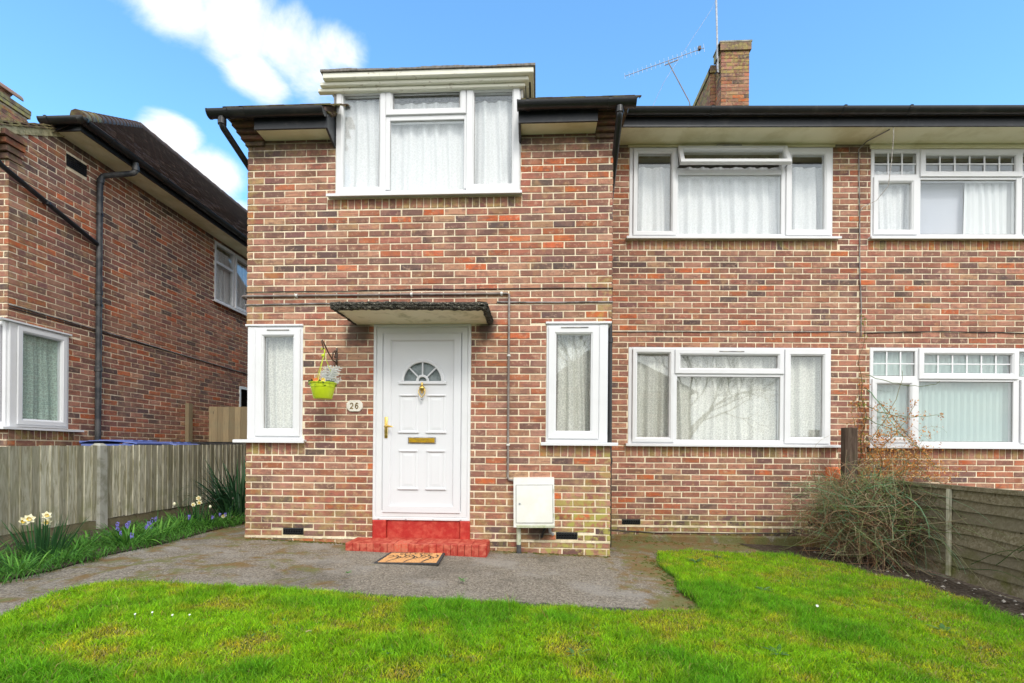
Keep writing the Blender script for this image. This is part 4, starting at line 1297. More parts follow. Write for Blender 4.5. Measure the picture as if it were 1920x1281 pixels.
# ---- dormer over the porch
dm = MB()
dm.box(-2.236, 5.45, 4.40, -2.19, 7.4, 5.09); dm.box(-0.258, 5.45, 4.40, -0.212, 7.4, 5.09)
dorm = dm.build('dormer', 'lead_grey', h26)
for (a, b) in ((-2.262, -2.2385), (-0.2095, -0.186)):
    mb = MB(); mb.cbox(a, 5.385, 4.62, b, 5.48, 5.09, 0.003); mb.build('dormer_cheek_board', 'lead_grey', dorm)
# moulded timber cornice on three sides, felt edge on top
XA, XB = -2.30, -0.105
steps = [(0.060, 4.985, 5.022), (0.100, 5.0225, 5.062), (0.150, 5.0625, 5.122)]
for (off, za, zb) in steps:
    mb = MB(); k = off - 0.15
    mb.cbox(XA - 0.03 - k * -1.0 + 0.0, WY - off, za, XB + 0.03 + k, WY + 0.0, zb, 0.006)
    mb.cbox(XB + 0.0 + k, WY + 0.001, za, XB + 0.03 + k, 7.5, zb, 0.004)
    mb.cbox(XA - 0.03 - k, WY + 0.001, za, XA - k, 7.5, zb, 0.004)
    mb.build('cornice', 'dormer_paint', dorm)
mb = MB()
nseg = 40
for i in range(nseg):
    a, b = XA - 0.05 + (XB - XA + 0.10) * i / nseg, XA - 0.05 + (XB - XA + 0.10) * (i + 1) / nseg
    mb.box(a, WY - 0.165 - random.uniform(0, 0.004), 5.1225, b, 7.55, 5.142 + random.uniform(-0.003, 0.004) + 0.006 * math.sin(i * 0.35))
mb.build('felt_roof', 'felt_grey', dorm)
for x_, s_ in ((-2.25, -1), (-0.19, 1)):
    for k in range(3):
        mb = MB(); mb.lathe([(0.055, 0.0), (0.06, 0.012), (0.045, 0.014), (0.042, 0.004)], x_ + s_ * 0.02, 5.24 + 0.06 * k, 4.66 + 0.042 * k, 12); mb.build('edge_tile', 'verge_tile', roof)

# ---- chimney stack of the main roof
ch = House(h26, 0); chp = MB()
def stack(x0, x1, y0, y1, zb, zt, cap, root, mat_='brick_mass'):
    mb = MB()
    k = 0; z = zb
    mb.col = (0.45, 0.38, 0.27, 0.2); mb.box(x0 + 0.008, y0 + 0.008, zb, x1 - 0.008, y1 - 0.008, zt)
    while z < zt - 0.03:
        top = zt - z
        for (ax, a0, a1, fx) in (('x', x0, x1, y0), ('x', x0, x1, y1), ('y', y0, y1, x0), ('y', y0, y1, x1)):
            p = a0 - (BP / 2 if k % 2 else 0)
            while p < a1 - 0.02:
                a, b = max(p, a0), min(p + BP - JT, a1)
                if b - a > 0.03:
                    mb.col = (*[q * 0.9 for q in pick('dark' if random.random() < 0.35 else 'pale') ], 0.6 if top < 0.45 else 0.2)
                    d = 0.010
                    if ax == 'x':
                        mb.box(a, fx - (0.0 if fx == y0 else d), z, b, fx + (d if fx == y0 else 0.0), z + HC - JT)
                    else:
                        mb.box(fx - (0.0 if fx == x0 else d), a + 0.001, z, fx + (d if fx == x0 else 0.0), b - 0.001, z + HC - JT)
                p += BP
        z += HC; k += 1
    for (o_, za, zb_) in cap:
        mb.col = (0.17, 0.13, 0.09, 0.45)
        n_ = max(3, int((x1 - x0 + 2 * o_) / 0.085))
        for i in range(n_):
            a = x0 - o_ + (x1 - x0 + 2 * o_) * i / n_
            mb.box(a + 0.004, y0 - o_, za, a + (x1 - x0 + 2 * o_) / n_ - 0.004, y0 + 0.05, zb_)
        mb.col = (0.26, 0.22, 0.15, 0.8)
        mb.box(x0 - o_ + 0.004, y0 - o_ + 0.004, za + 0.002, x1 + o_ - 0.004, y1 + o_, zb_ - 0.004)
    o = mb.build('chimney', mat_, root)
    return o


mroof = [o for o in C.objects if o.name.startswith('main_roof')][0]
ck = stack(3.745, 4.315, 10.62, 10.95, 7.4, 9.42, [(0.035, 9.425, 9.585)], h26)
mb = MB(); mb.box(3.70, 10.58, 9.5855, 4.36, 11.0, 9.615); mb.build('chimney_cap', 'concrete', ck)
ck2 = stack(3.64, 4.10, 10.96, 12.6, 7.2, 9.22, [(0.03, 9.225, 9.33), (0.0, 9.331, 9.40)], h26)
ck3 = stack(3.78, 4.2, 12.62, 13.6, 7.2, 9.42, [(0.03, 9.425, 9.5)], h26)

# ---- air bricks
def air_brick(root, og, rz, u0, z0, u1, z1, nx=8, nz=3):
    mb = MB(); mb.ring(u0, z0, u1, z1, [(0, 0.02), (0, -0.008), (0.008, -0.010), (0.010, 0.02)])
    for i in range(1, nx): x = u0 + (u1 - u0) * i / nx; mb.box(x - 0.004, -0.0085, z0 + 0.008, x + 0.004, 0.01, z1 - 0.008)
    for i in range(1, nz): z = z0 + (z1 - z0) * i / nz; mb.box(u0 + 0.009, -0.0065, z - 0.004, u1 - 0.009, 0.009, z + 0.004)
    o = mb.build('air_brick', 'black_plastic', root, (og[0], og[1], 0), rz)
    mb = MB(); mb.quad((u0, 0.03, z0), (u1, 0.03, z0), (u1, 0.03, z1), (u0, 0.03, z1)); mb.build('air_brick_back', 'dark_opening', o)


for h_ in wing_holes[-2:]: air_brick(h26, o0, 0, h_[0] + 0.004, h_[1] + 0.003, h_[2] - 0.004, h_[3] - 0.003)
for h_ in ab: air_brick(h26, om, RM, h_[0] + 0.004, h_[1] + 0.003, h_[2] - 0.004, h_[3] - 0.003)
# shadow blocks behind narrow gaps at the bay: inner faces
# ---- conduit, cables
cd = MB()
yc = WY - 0.022
cd.tube([(-3.285, 5.56, 2.772), (-3.285, 5.40, 2.775), (-3.26, yc, 2.778), (-1.5, yc, 2.784), (-0.345, yc, 2.785), (-0.318, yc, 2.775), (-0.318, yc, 2.0), (-0.318, yc, 0.81), (-0.305, yc, 0.785), (-0.22, yc, 0.770)], 0.0125, 10)
con = smooth_angle(cd.build('conduit', 'conduit_brown', None)); tag(con, 'brown metal conduit running along the wall above the door and down to the meter box', 'conduit')
for (x, z, vert) in ((-2.66, 2.781, False), (-1.38, 2.785, False), (-0.40, 2.786, False), (-0.318, 2.12, True), (-0.318, 1.16, True)):
    k = MB()
    if vert: k.tube([(x, yc, z - 0.010), (x, yc, z + 0.010)], 0.017, 10); k.box(x - 0.020, WY - 0.012, z - 0.009, x + 0.020, WY - 0.004, z + 0.009)
    else: k.tube([(x - 0.012, yc, z), (x + 0.012, yc, z)], 0.017, 10); k.box(x - 0.010, WY - 0.012, z - 0.022, x + 0.010, WY - 0.004, z + 0.022)
    k.build('saddle_clip', 'meter_white', con)


def cable(name, mat_, pts, r, label):
    # wavy cable between way points
    out = []
    for a, b in zip(pts[:-1], pts[1:]):
        a, b = Vector(a), Vector(b); n = max(2, int((b - a).length / 0.08))
        for i in range(n):
            t_ = i / n; p = a.lerp(b, t_)
            d = (b - a)
            wob = 0.004 * mn.noise(p * 3.0) * min(1.0, d.length)
            out.append(p + Vector((wob if abs(d.z) > abs(d.x) else 0, 0, 0 if abs(d.z) > abs(d.x) else wob * 1.6)))
    out.append(Vector(pts[-1]))
    mb = MB(); mb.tube(out, r, 6)
    o = mb.build(name, mat_, None, smooth=True); return tag(o, label, 'cable')


cable('cable', 'cable_black', [(-3.235, 5.9, 2.82), (-3.24, 5.39, 2.822), (-2.9, 5.388, 2.828), (-2.3, 5.388, 2.826), (-1.3, 5.388, 2.842), (-0.2, 5.388, 2.842), (0.788, 5.388, 2.838), (0.79, 5.8, 2.84)], 0.005, 'thin black cable pinned to the wall just above the brown conduit')
cable('cable', 'cable_grey', [(-3.236, 5.6, 2.68), (-3.24, 5.388, 2.683), (-2.05, 5.388, 2.694)], 0.009, 'grey cable on the wall left of the door canopy')
cable('cable', 'cable_grey', [(-0.45, 5.388, 2.697), (0.2, 5.388, 2.688), (0.785, 5.388, 2.690), (0.79, 5.8, 2.69)], 0.009, 'grey cable on the wall right of the door canopy')
cable('cable', 'cable_white', [mw(4.30, -0.36, 5.09), mw(4.30, -0.37, 4.99), mw(4.34, -0.28, 4.70), mw(4.36, -0.2, 4.45), mw(4.30, -0.08, 4.33), mw(4.16, -0.02, 4.27), mw(4.14, -0.016, 4.22)], 0.0045, 'white cable looping off the gutter in front of the upper small-paned window')
cable('cable', 'cable_grey', [mw(4.28, -0.33, 5.08), mw(4.16, -0.10, 5.075), mw(4.11, -0.02, 5.02), mw(4.125, -0.016, 4.5), mw(4.135, -0.016, 3.9), mw(4.14, -0.016, 3.4), mw(4.16, -0.018, 3.0), mw(4.16, -0.018, 2.6)], 0.007, 'grey cable hanging down the wall between the two upper windows')
cable('cable', 'cable_grey', [mw(0.86, -0.012, 2.655), mw(2.4, -0.012, 2.66), mw(4.1, -0.012, 2.665)], 0.007, 'grey cable along the joint above the wide lace-curtained window')
cable('cable', 'cable_black', [mw(4.2, -0.014, 2.655), mw(5.2, -0.014, 2.675), mw(6.2, -0.014, 2.66), mw(7.2, -0.014, 2.67)], 0.006, 'dark cable along the wall above the small-paned ground-floor window')
cable('cable', 'cable_black', [mw(0.90, -0.015, 0.075), mw(1.5, -0.015, 0.045), mw(2.3, -0.03, 0.045), mw(3.2, -0.03, 0.055), mw(4.0, -0.02, 0.065)], 0.007, 'black cable along the foot of the wall under the wide window')

# ---- meter box
mbx = empty('meter_box', (-0.03, WY - 0.003, 0.30), 'white gas meter box on the wall right of the door', 'meter box')
mbx.rotation_euler.y = math.radians(-0.9)
mb = MB()
mb.hexa([(-0.215, -0.145, -0.005), (0.215, -0.145, -0.005), (0.215, 0, -0.01), (-0.215, 0, -0.01), (-0.215, -0.085, 0.50), (0.215, -0.085, 0.50), (0.215, 0, 0.515), (-0.215, 0, 0.515)])
mb.build('box', 'meter_white', mbx)
mb = MB()
def slope_y(z): return -0.145 + 0.06 * z / 0.5
a0, a1, b0, b1 = -0.185, 0.195, 0.045, 0.432
mb.hexa([(a0, slope_y(b0) - 0.010, b0), (a1, slope_y(b0) - 0.010, b0), (a1, slope_y(b0) - 0.001, b0), (a0, slope_y(b0) - 0.001, b0), (a0, slope_y(b1) - 0.010, b1), (a1, slope_y(b1) - 0.010, b1), (a1, slope_y(b1) - 0.001, b1), (a0, slope_y(b1) - 0.001, b1)])
dr_ = mb.build('door', 'meter_white', mbx)
mb = MB(); e = 0.006
mb.hexa([(a0 - e, slope_y(b0) - 0.0015, b0 - e), (a1 + e, slope_y(b0) - 0.0015, b0 - e), (a1 + e, slope_y(b0) + 0.001, b0 - e), (a0 - e, slope_y(b0) + 0.001, b0 - e), (a0 - e, slope_y(b1) - 0.0015, b1 + e), (a1 + e, slope_y(b1) - 0.0015, b1 + e), (a1 + e, slope_y(b1) + 0.001, b1 + e), (a0 - e, slope_y(b1) + 0.001, b1 + e)])
mb.build('door_gap', 'cable_grey', mbx)
mb = MB(); mb.cbox(-0.185, -0.148, -0.012, 0.215, -0.02, 0.018, 0.004); mb.build('base_trim', 'meter_base', mbx)
mb = MB(); mb.tube([(-0.15, slope_y(0.24) - 0.010, 0.24), (-0.15, slope_y(0.24) - 0.018, 0.24)], 0.010, 10); mb.build('lock', 'galvanised', mbx)
for z in (0.12, 0.375):
    mb = MB(); mb.box(0.199, slope_y(z) - 0.014, z - 0.02, 0.209, slope_y(z) - 0.0, z + 0.02); mb.build('hinge', 'meter_base', mbx)
mb = MB(); mb.tube([(-0.165, -0.06, 0.0), (-0.165, -0.06, -0.20)], 0.024, 12); mb.build('leg_pipe', 'meter_base', mbx)
mb = MB(); mb.tube([(-0.165, -0.06, -0.20), (-0.165, -0.06, -0.32)], 0.026, 12); mb.build('pipe_foot', 'grey_pipe', mbx)
mb = MB(); mb.tube([(0.14, -0.05, 0.0), (0.10, -0.03, -0.06), (0.08, -0.01, -0.13)], 0.014, 8); mb.build('gas_pipe', 'black_plastic', mbx)
mb = MB(); mb.tube([(0.16, -0.06, 0.0), (0.17, -0.04, -0.07), (0.20, -0.02, -0.10), (0.20, 0.0, -0.10)], 0.016, 8); mb.build('outlet_pipe', 'galvanised', mbx)

# ---- number plaque
pq = empty('number_plaque', (-2.0015, WY - 0.006, 1.572), 'cream cut-corner plaque with the number 26', 'house number')
mb = MB(); hw, hh, cc = 0.089, 0.062, 0.036
for (s_, y0, y1) in ((1.0, -0.013, 0.0), (0.955, -0.0175, -0.0131)):
    pts = [(-hw + cc, -hh), (hw - cc, -hh), (hw, -hh + cc), (hw, hh - cc), (hw - cc, hh), (-hw + cc, hh), (-hw, hh - cc), (-hw, -hh + cc)]
    pts = [(x * s_, z * s_) for x, z in pts]
    n = len(mb.v); mb.v += [(x, y0, z) for x, z in pts] + [(x, y1, z) for x, z in pts]
    mb._f(tuple(range(n, n + 8)))
    for i in range(8): j = (i + 1) % 8; mb._f((n + i, n + 8 + i, n + 8 + j, n + j))
mb.build('plate', 'plaque_cream', pq)


def strokes(mb, polylines, x0, z0, w_, h_, y, r):
    for pl_ in polylines:
        P = [Vector((x0 + a * w_, y, z0 + b * h_)) for a, b in pl_]
        for p, q in zip(P[:-1], P[1:]):
            d = (q - p).normalized(); nrm = Vector((d.z, 0, -d.x)) * r
            e_ = d * r * 0.5
            mb.hexa([p - nrm - e_ + Vector((0, -0.003, 0)), p + nrm - e_ + Vector((0, -0.003, 0)), p + nrm - e_, p - nrm - e_, q - nrm + e_ + Vector((0, -0.003, 0)), q + nrm + e_ + Vector((0, -0.003, 0)), q + nrm + e_, q - nrm + e_])


two = [[(0.05, 0.78), (0.2, 0.95), (0.5, 1.0), (0.8, 0.92), (0.9, 0.72), (0.78, 0.5), (0.4, 0.25), (0.05, 0.02), (0.95, 0.02)]]
six = [[(0.85, 0.86), (0.68, 0.98), (0.4, 0.97), (0.15, 0.75), (0.06, 0.4), (0.15, 0.12), (0.45, 0.0), (0.78, 0.1), (0.92, 0.32), (0.8, 0.52), (0.5, 0.6), (0.2, 0.48), (0.08, 0.35)]]
for d_, x in ((two, -0.046), (six, 0.010)):
    mb = MB(); strokes(mb, d_, x, -0.030, 0.034, 0.060, -0.0176, 0.0052); mb.build('numeral', 'plaque_gold', pq)

# ---- terracotta flue cover
fc = empty('flue_cover', mw(3.84, -0.004, 0.73), 'orange terracotta flue cover on the wall beside the brown post', 'flue cover', rotz=RM)
mb = MB()
mb.cbox(-0.115, -0.035, 0.0, 0.115, 0.0, 0.185, 0.004)
mb.hexa([(-0.10, -0.036, 0.002), (0.112, -0.036, 0.002), (0.112, -0.0355, 0.002), (-0.10, -0.0355, 0.002), (-0.02, -0.15, 0.03), (0.10, -0.15, 0.03), (0.112, -0.0355, 0.18), (-0.10, -0.0355, 0.18)])
mb.hexa([(-0.10, -0.036, 0.0), (0.112, -0.036, 0.0), (0.105, -0.15, 0.025), (-0.04, -0.15, 0.025), (-0.10, -0.036, 0.182), (0.112, -0.036, 0.182), (0.105, -0.11, 0.155), (-0.04, -0.11, 0.155)])
mb.build('hood', 'terracotta', fc)
po = MB(); po.box(-0.075, -0.06, -1.5, 0.01, 0.03, 0); po.box(0.011, -0.055, -1.5, 0.075, 0.035, -0.004)
pst = po.build('timber_post', 'post_brown', None, (3.826, 6.38, 1.41)); tag(pst, 'dark brown timber post standing in the tangle in front of the wall', 'post')

# ------------------------------------------------------------------ house on the left
hn = empty('brick_house', (NX, 5.46, 0.19), 'dark brick house on the left seen along its flank wall', 'house', absolute=True)
HN = House(hn, 300)
on = (NX, 0)
RN = math.pi / 2
def side_mix(u, z): return 'side'
def side_moss(u, z): return 0.15 if u < 5.8 or z > 4.8 or z < 1.3 else 0.02
ztop_n = lambda u: min(5.12, 4.70 + 0.56 * max(0, (u - 5.39)))
holesN = [(5.3, 1.325, 6.215, 2.545), (9.13, 3.87, 10.95, 5.02), (9.95, -0.2, 10.85, 2.37), (6.160, 4.730, 6.450, 4.885)]
wall(HN, 'flank_wall', on, RN, 5.48, 15.6, -0.05, ztop_n, holesN, [(5.48, 1.18, 6.30, 1.293)], side_mix, side_moss, uw=0.022)
wall(HN, 'front_wall', (0, 5.46), 0.0, -10.5, NX, -0.05, 4.70, [(-6.9, 1.325, -6.0, 2.545)], [], side_mix, side_moss, uw=0.007)
HN.finish()
# windows: corner window, flank light
wn = window(hn, on, RN, 5.475, 1.33, 6.212, 2.54, [], [(5.56, 1.36, 6.175, 2.515, 0.070)], [(5.628, 1.430, 6.107, 2.447, 1, 1)], sill=None, label='corner window with green lace behind it')
mb = MB(); mb.cbox(5.478, -0.012, 1.33, 5.558, 0.06, 2.54, 0.006); mb.build('corner_post', 'white_upvc', wn)
mb = MB(); mb.box(5.36, -0.075, 1.296, 6.37, 0.05, 1.322); mb.build('window_sill', 'white_upvc', wn)
mb = MB(); mb.box(5.345, -0.04, 2.541, 6.225, 0.05, 2.560); mb.build('head_trim', 'white_upvc', wn)
wf = window(hn, (0, 5.46), 0.0, -6.88, 1.33, -6.11, 2.54, [], [(-6.85, 1.36, -6.19, 2.515, 0.07)], [(-6.78, 1.43, -6.26, 2.447, 1, 1)], sill=(-6.95, -6.03, 0.07), label='front light of the corner window')
w2 = window(hn, on, RN, 9.14, 3.875, 10.94, 5.01, [(9.70, 3.93, 9.76, 4.96), (9.19, 4.60, 9.70, 4.65)], [(9.765, 3.91, 10.91, 4.98, 0.06)],
            [(9.19, 3.93, 9.70, 4.60, 1, 1), (9.19, 4.65, 9.70, 4.96, 1, 1), (9.825, 3.97, 10.85, 4.92, 1, 1)], sill=(9.08, 11.0, 0.07), label='upper window high on the flank wall')
mb = MB(); mb.ring(9.95, -0.2, 10.85, 2.37, [(0, 0.06), (0, -0.01), (0.05, -0.01), (0.05, 0.06)]); mb.build('porch_frame', 'white_upvc', hn, (NX, 0, 0), RN)
mb = MB(); mb.quad((9.9, 0.3, -0.2), (10.9, 0.3, -0.2), (10.9, 0.3, 2.5), (9.9, 0.3, 2.5)); mb.build('porch_door', 'dark_opening', hn, (NX, 0, 0), RN)
room(hn, 5.6, 0.4, 7.4, 2.8, 0.26, 3.0).build('room_lining', 'room_paint', hn, (NX, 0, 0), RN)
room(hn, 8.8, 3.2, 11.4, 5.1, 0.26, 3.0).build('room_lining', 'room_paint', hn, (NX, 0, 0), RN)
tfn = ((NX, 0, 0), RN)
net('net_curtain', 'net_green', 5.56, 6.20, 1.34, 2.45, 0.06, 0.022, 0.15, tfn, 'pale green lace curtain in the corner window of the left house')
net('net_curtain', 'net_white', 9.2, 10.9, 3.9, 4.9, 0.07, 0.02, 0.15, tfn, 'white net curtain in the high flank window of the left house')
# eaves and gutter of the flank
mb = MB(); mb.box(5.98, -0.365, 5.055, 15.6, -0.34, 5.165); mb.box(5.98, -0.340, 5.055, 6.004, 0.10, 5.165); mb.build('fascia', 'fascia_black', hn, (NX, 0, 0), RN)
mb = MB(); mb.box(6.0, -0.34, 5.064, 15.6, -0.002, 5.078); mb.build('soffit', 'soffit_cream', hn, (NX, 0, 0), RN)
gutter(hn, 5.93, 15.6, -0.425, 5.165, joints=(6.35, 7.3, 9.2), ends=(False, True), loc=(NX, 0, 0), rotz=RN)
gf = gutter(hn, NX - 0.08, NX + 0.50, 5.92, 5.165, joints=(NX + 0.02,), ends=(True, False), loc=(0, 0, 0), rotz=0.0)
mb = MB(); mb.lathe([(0.066, -0.0), (0.064, -0.03), (0.045, -0.058), (0.0, -0.068)], NX + 0.44, 5.925, 5.163, 16, False); mb.build('gutter_corner', 'black_plastic', hn, smooth=True)
# air brick with a big grille
mb = MB(); mb.ring(6.160, 4.730, 6.450, 4.885, [(0, 0.02), (0, -0.008), (0.008, -0.008), (0.008, 0.02)])
for i in range(1, 10): x = 6.16 + 0.29 * i / 10; mb.box(x - 0.005, -0.007, 4.736, x + 0.005, 0.01, 4.88)
for i in range(1, 6): z = 4.73 + 0.155 * i / 6; mb.box(6.166, -0.0065, z - 0.005, 6.445, 0.009, z + 0.005)
abn = mb.build('air_brick', 'black_plastic', hn, (NX, 0, 0), RN)
mb = MB(); mb.quad((6.16, 0.03, 4.73), (6.45, 0.03, 4.73), (6.45, 0.03, 4.885), (6.16, 0.03, 4.885)); mb.build('air_brick_back', 'dark_opening', abn)
# downpipe with swan neck, diagonal waste pipe
downpipe(hn, [(-5.685, 6.78, 5.12), (-5.685, 6.78, 4.96), (-6.040, 6.62, 4.84), (-6.045, 6.60, 4.70), (-6.045, 6.60, 0.1)], r=0.036, mat_='grey_pipe',
         collars=((0, 0.6), (2, 0.6), (3, 0.32), (3, 0.55)), brackets=[((-6.045, 6.60, 4.30), (-1, 0, 0)), ((-6.045, 6.60, 3.05), (-1, 0, 0)), ((-6.045, 6.60, 2.15), (-1, 0, 0))])
downpipe(hn, [(-6.03, 5.0, 4.62), (-6.035, 5.30, 4.26), (-6.045, 6.10, 4.02), (-6.045, 6.56, 3.88)], r=0.030, mat_='black_plastic', brackets=[((-6.04, 5.86, 4.09), (-1, 0, 0))])
# verge of the bay roof with bedding and tiles
mb = MB()
for i in range(13):
    y0, y1 = 5.2 + i * 0.07, 5.2 + (i + 1) * 0.07
    f = lambda y: 4.70 + 0.56 * (y - 5.39)
    q = random.uniform(-0.006, 0.006)
    mb.hexa([(NX - 0.05, y0, f(y0) - 0.045 + q), (NX + 0.028 + q, y0, f(y0) - 0.045 + q), (NX + 0.028 + q, y1, f(y1) - 0.045), (NX - 0.05, y1, f(y1) - 0.045), (NX - 0.05, y0, f(y0) + 0.045), (NX + 0.034, y0, f(y0) + 0.045), (NX + 0.034, y1, f(y1) + 0.045), (NX - 0.05, y1, f(y1) + 0.045)])
vb = mb.build('verge_bedding', 'lime_bedding', hn)
vd = Vector((0, 1, 0.56)).normalized()
for k in range(2):
    for i in range(9 if k else 9):
        y = 5.13 + i * 0.1; z = 4.75 + 0.56 * (y - 5.39) + k * 0.026 - (0.0 if k else 0.004)
        mb = MB()
        a = Vector((NX - 0.14 - k * 0.02, y, z)); b = Vector((NX + 0.055 - k * 0.012 + random.uniform(-0.006, 0.006), y, z - 0.004))
        up = vd * (0.15); n = Vector((0, -0.56, 1)).normalized() * 0.013; tip = n * (0.95 if not k else 1.2)
        mb.hexa([a + tip, b + tip, b + up, a + up, a + n + tip, b + n + tip, b + up + n, a + up + n])
        mb.build('verge_tile', 'verge_tile', hn)
# bay catslide + main roof
mb = MB()
quadslab(mb, (-10.6, 5.1, 4.58), (NX - 0.02, 5.1, 4.58), (NX - 0.02, 6.02, 5.11), (-10.6, 6.02, 5.11), 0.04)
rn = mb.build('roof', 'roof_tile', hn)
E0 = Vector((-5.715, 5.93, 5.175)); AP = Vector((-8.45, 10.15, 7.86)); EB = Vector((-5.715, 15.6, 5.175)); AB = Vector((-8.45, 15.6, 7.86)); EW = Vector((-11.2, 5.93, 5.175)); WB = Vector((-11.2, 15.6, 5.175))
mb = MB()
off_ = Vector((0, 0, -0.03))
for f in ((E0, EB, AB, AP),): mb.quad(*[p + off_ for p in f])
mb.quad(AP + off_, AB + off_, WB + off_, Vector((-11.2, 5.93, 4.93)))
mb.tri(Vector((-11.2, 5.93, 4.93)), Vector((-6.16, 5.93, 4.96)), AP + off_)
mb.tri(Vector((-6.16, 5.93, 4.96)), E0 + off_, AP + off_)
mb.build('roof_deck', 'roof_tile', rn)
upd = (AB - EB).normalized(); run = (AP - E0)
def keepf(u, v):
    # to the right of the hip line on the flank slope
    t_ = v / (AB - EB).length
    return u > (AP.y - E0.y) * t_ - 0.04 and t_ <= 1.0
tile_field(rn, 'roof_tiles', 'roof_tile', E0 + Vector((0.03, 0, 0)), (0, 1, 0), upd, 58, 39, keep=keepf, jit=0.006)
hp = E0; nh = 15
for i in range(nh):
    a = E0.lerp(AP, i / nh); b = E0.lerp(AP, (i + 1.25) / nh)
    mb = MB(); mb.tube([a + Vector((0, 0, 0.015)), b + Vector((0, 0, 0.005))], [0.085, 0.070], 10)
    smooth_angle(mb.build('hip_tile', 'verge_tile' if i < 3 else 'roof_tile', rn), 50)
for i in range(16):
    a = AP.lerp(AB, i / 16 * 1.0); b = AP.lerp(AB, (i + 1.04) / 16)
    mb = MB(); mb.tube([a, b], [0.10, 0.09], 10); smooth_angle(mb.build('ridge_tile', 'roof_tile', rn), 50)
cn = stack(-10.8, -10.0, 8.35, 9.30, 6.2, 7.50, [(0.03, 7.505, 7.58)], hn)
mb = MB(); mb.box(-10.83, 8.32, 7.581, -9.965, 9.335, 7.66); mb.build('chimney_cap', 'verge_tile', cn)
mb = MB(); mb.lathe([(0.12, 7.66), (0.115, 7.83), (0.14, 7.84), (0.14, 7.865), (0.10, 7.87)], -10.22, 9.02, 0, 18); cpot = mb.build('chimney_pot', 'old_clay', cn)
mb = MB()
for i in range(14):
    t0, t1 = math.pi * i / 14, math.pi * (i + 1) / 14
    for (r0, r1) in ((0.20, 0.175),):
        p = lambda t, r, y: (-10.22 + r * math.cos(t), y, 7.80 + r * 0.75 * math.sin(t))
        mb.quad(p(t0, r0, 8.78), p(t1, r0, 8.78), p(t1, r0, 9.24), p(t0, r0, 9.24)); mb.quad(p(t0, r1, 9.24), p(t1, r1, 9.24), p(t1, r1, 8.78), p(t0, r1, 8.78))
        mb.quad(p(t0, r1, 8.78), p(t1, r1, 8.78), p(t1, r0, 8.78), p(t0, r0, 8.78)); mb.quad(p(t0, r0, 9.24), p(t1, r0, 9.24), p(t1, r1, 9.24), p(t0, r1, 9.24))
mb.build('pot_cowl', 'old_clay', cn)
mb = MB()
for k in range(4): mb.col = (*pick('side'), 0.3); mb.cbox(-7.2, 5.46 - 0.03 - 0.028 * k, 4.40 + 0.075 * k, NX + 0.02 + 0.02 * k, 5.60, 4.466 + 0.075 * k, 0.005)
mb.build('brick_corbel', 'brick_mass', hn)
mb = MB(); mb.box(-10.7, 15.6, -0.3, NX, 15.8, 5.1); mb.box(-10.7, 5.7, -0.3, -10.5, 15.5, 5.1); mb.build('rear_wall', 'red_brick_far', hn)
cable('cable', 'cable_grey', [(NX + 0.012, 5.47, 2.735), (NX + 0.012, 7.0, 2.715), (NX + 0.012, 9.0, 2.675), (NX + 0.012, 12.0, 2.63)], 0.009, 'grey cable sagging along the flank wall of the left house')
cable('cable', 'cable_black', [(NX + 0.010, 5.47, 2.70), (NX + 0.010, 8.0, 2.685), (NX + 0.010, 10.5, 2.645), (NX + 0.010, 12.0, 2.62)], 0.006, 'thin black cable just below the grey one on the left house')

# ------------------------------------------------------------------ left fence
FX = -5.0
fl_ = empty('board_fence', (FX, 5.5, 0.16), 'weathered grey fence of vertical boards with a concrete post beside the path', 'fence', absolute=True)
BV = []
for k in range(5):
    mb = MB(); w_ = 0.118
    mb.hexa([(-0.004, 0, 0), (0.019, 0, 0), (0.006, w_, 0), (-0.002, w_, 0), (-0.004, 0, 1), (0.019, 0, 1), (0.006, w_, 1), (-0.002, w_, 1)])
    me = bpy.data.meshes.new('board'); me.from_pydata(mb.v, [], mb.f); me.materials.append(M['fence_grey']); BV.append(me)
for (ya, yb) in ((2.55, 5.435), (5.545, 8.46), (8.58, 9.6)):
    y = ya
    while y < yb - 0.05:
        zt = 0.975 + 0.128 * (y / 5.5) ** 0.35 + random.uniform(-0.004, 0.004); zt = 1.10 + (y - 4.4) * 0.016 + random.uniform(-0.004, 0.004)
        zb = 0.272 + random.uniform(-0.004, 0.004)
        w_ = min(0.098 + random.uniform(-0.006, 0.006), yb - y)
        o = meshlink('board', BV[int(y * 37) % 5], None, (FX + random.uniform(0, 0.003), y, zb), 0, (1, w_ / 0.098, zt - zb))
        o.rotation_euler.x = random.uniform(-0.004, 0.004)
        set_parent(o, fl_)
        y += w_
    mb = MB(); mb.box(FX - 0.025, ya, 0.085, FX + 0.006, yb, 0.262); mb.build('gravel_board', 'gravel_wood', fl_)
    for z in (0.40, 0.92):
        mb = MB(); mb.box(FX - 0.055, ya, z, FX - 0.012, yb, z + 0.06); mb.build('rail', 'fence_grey', fl_)
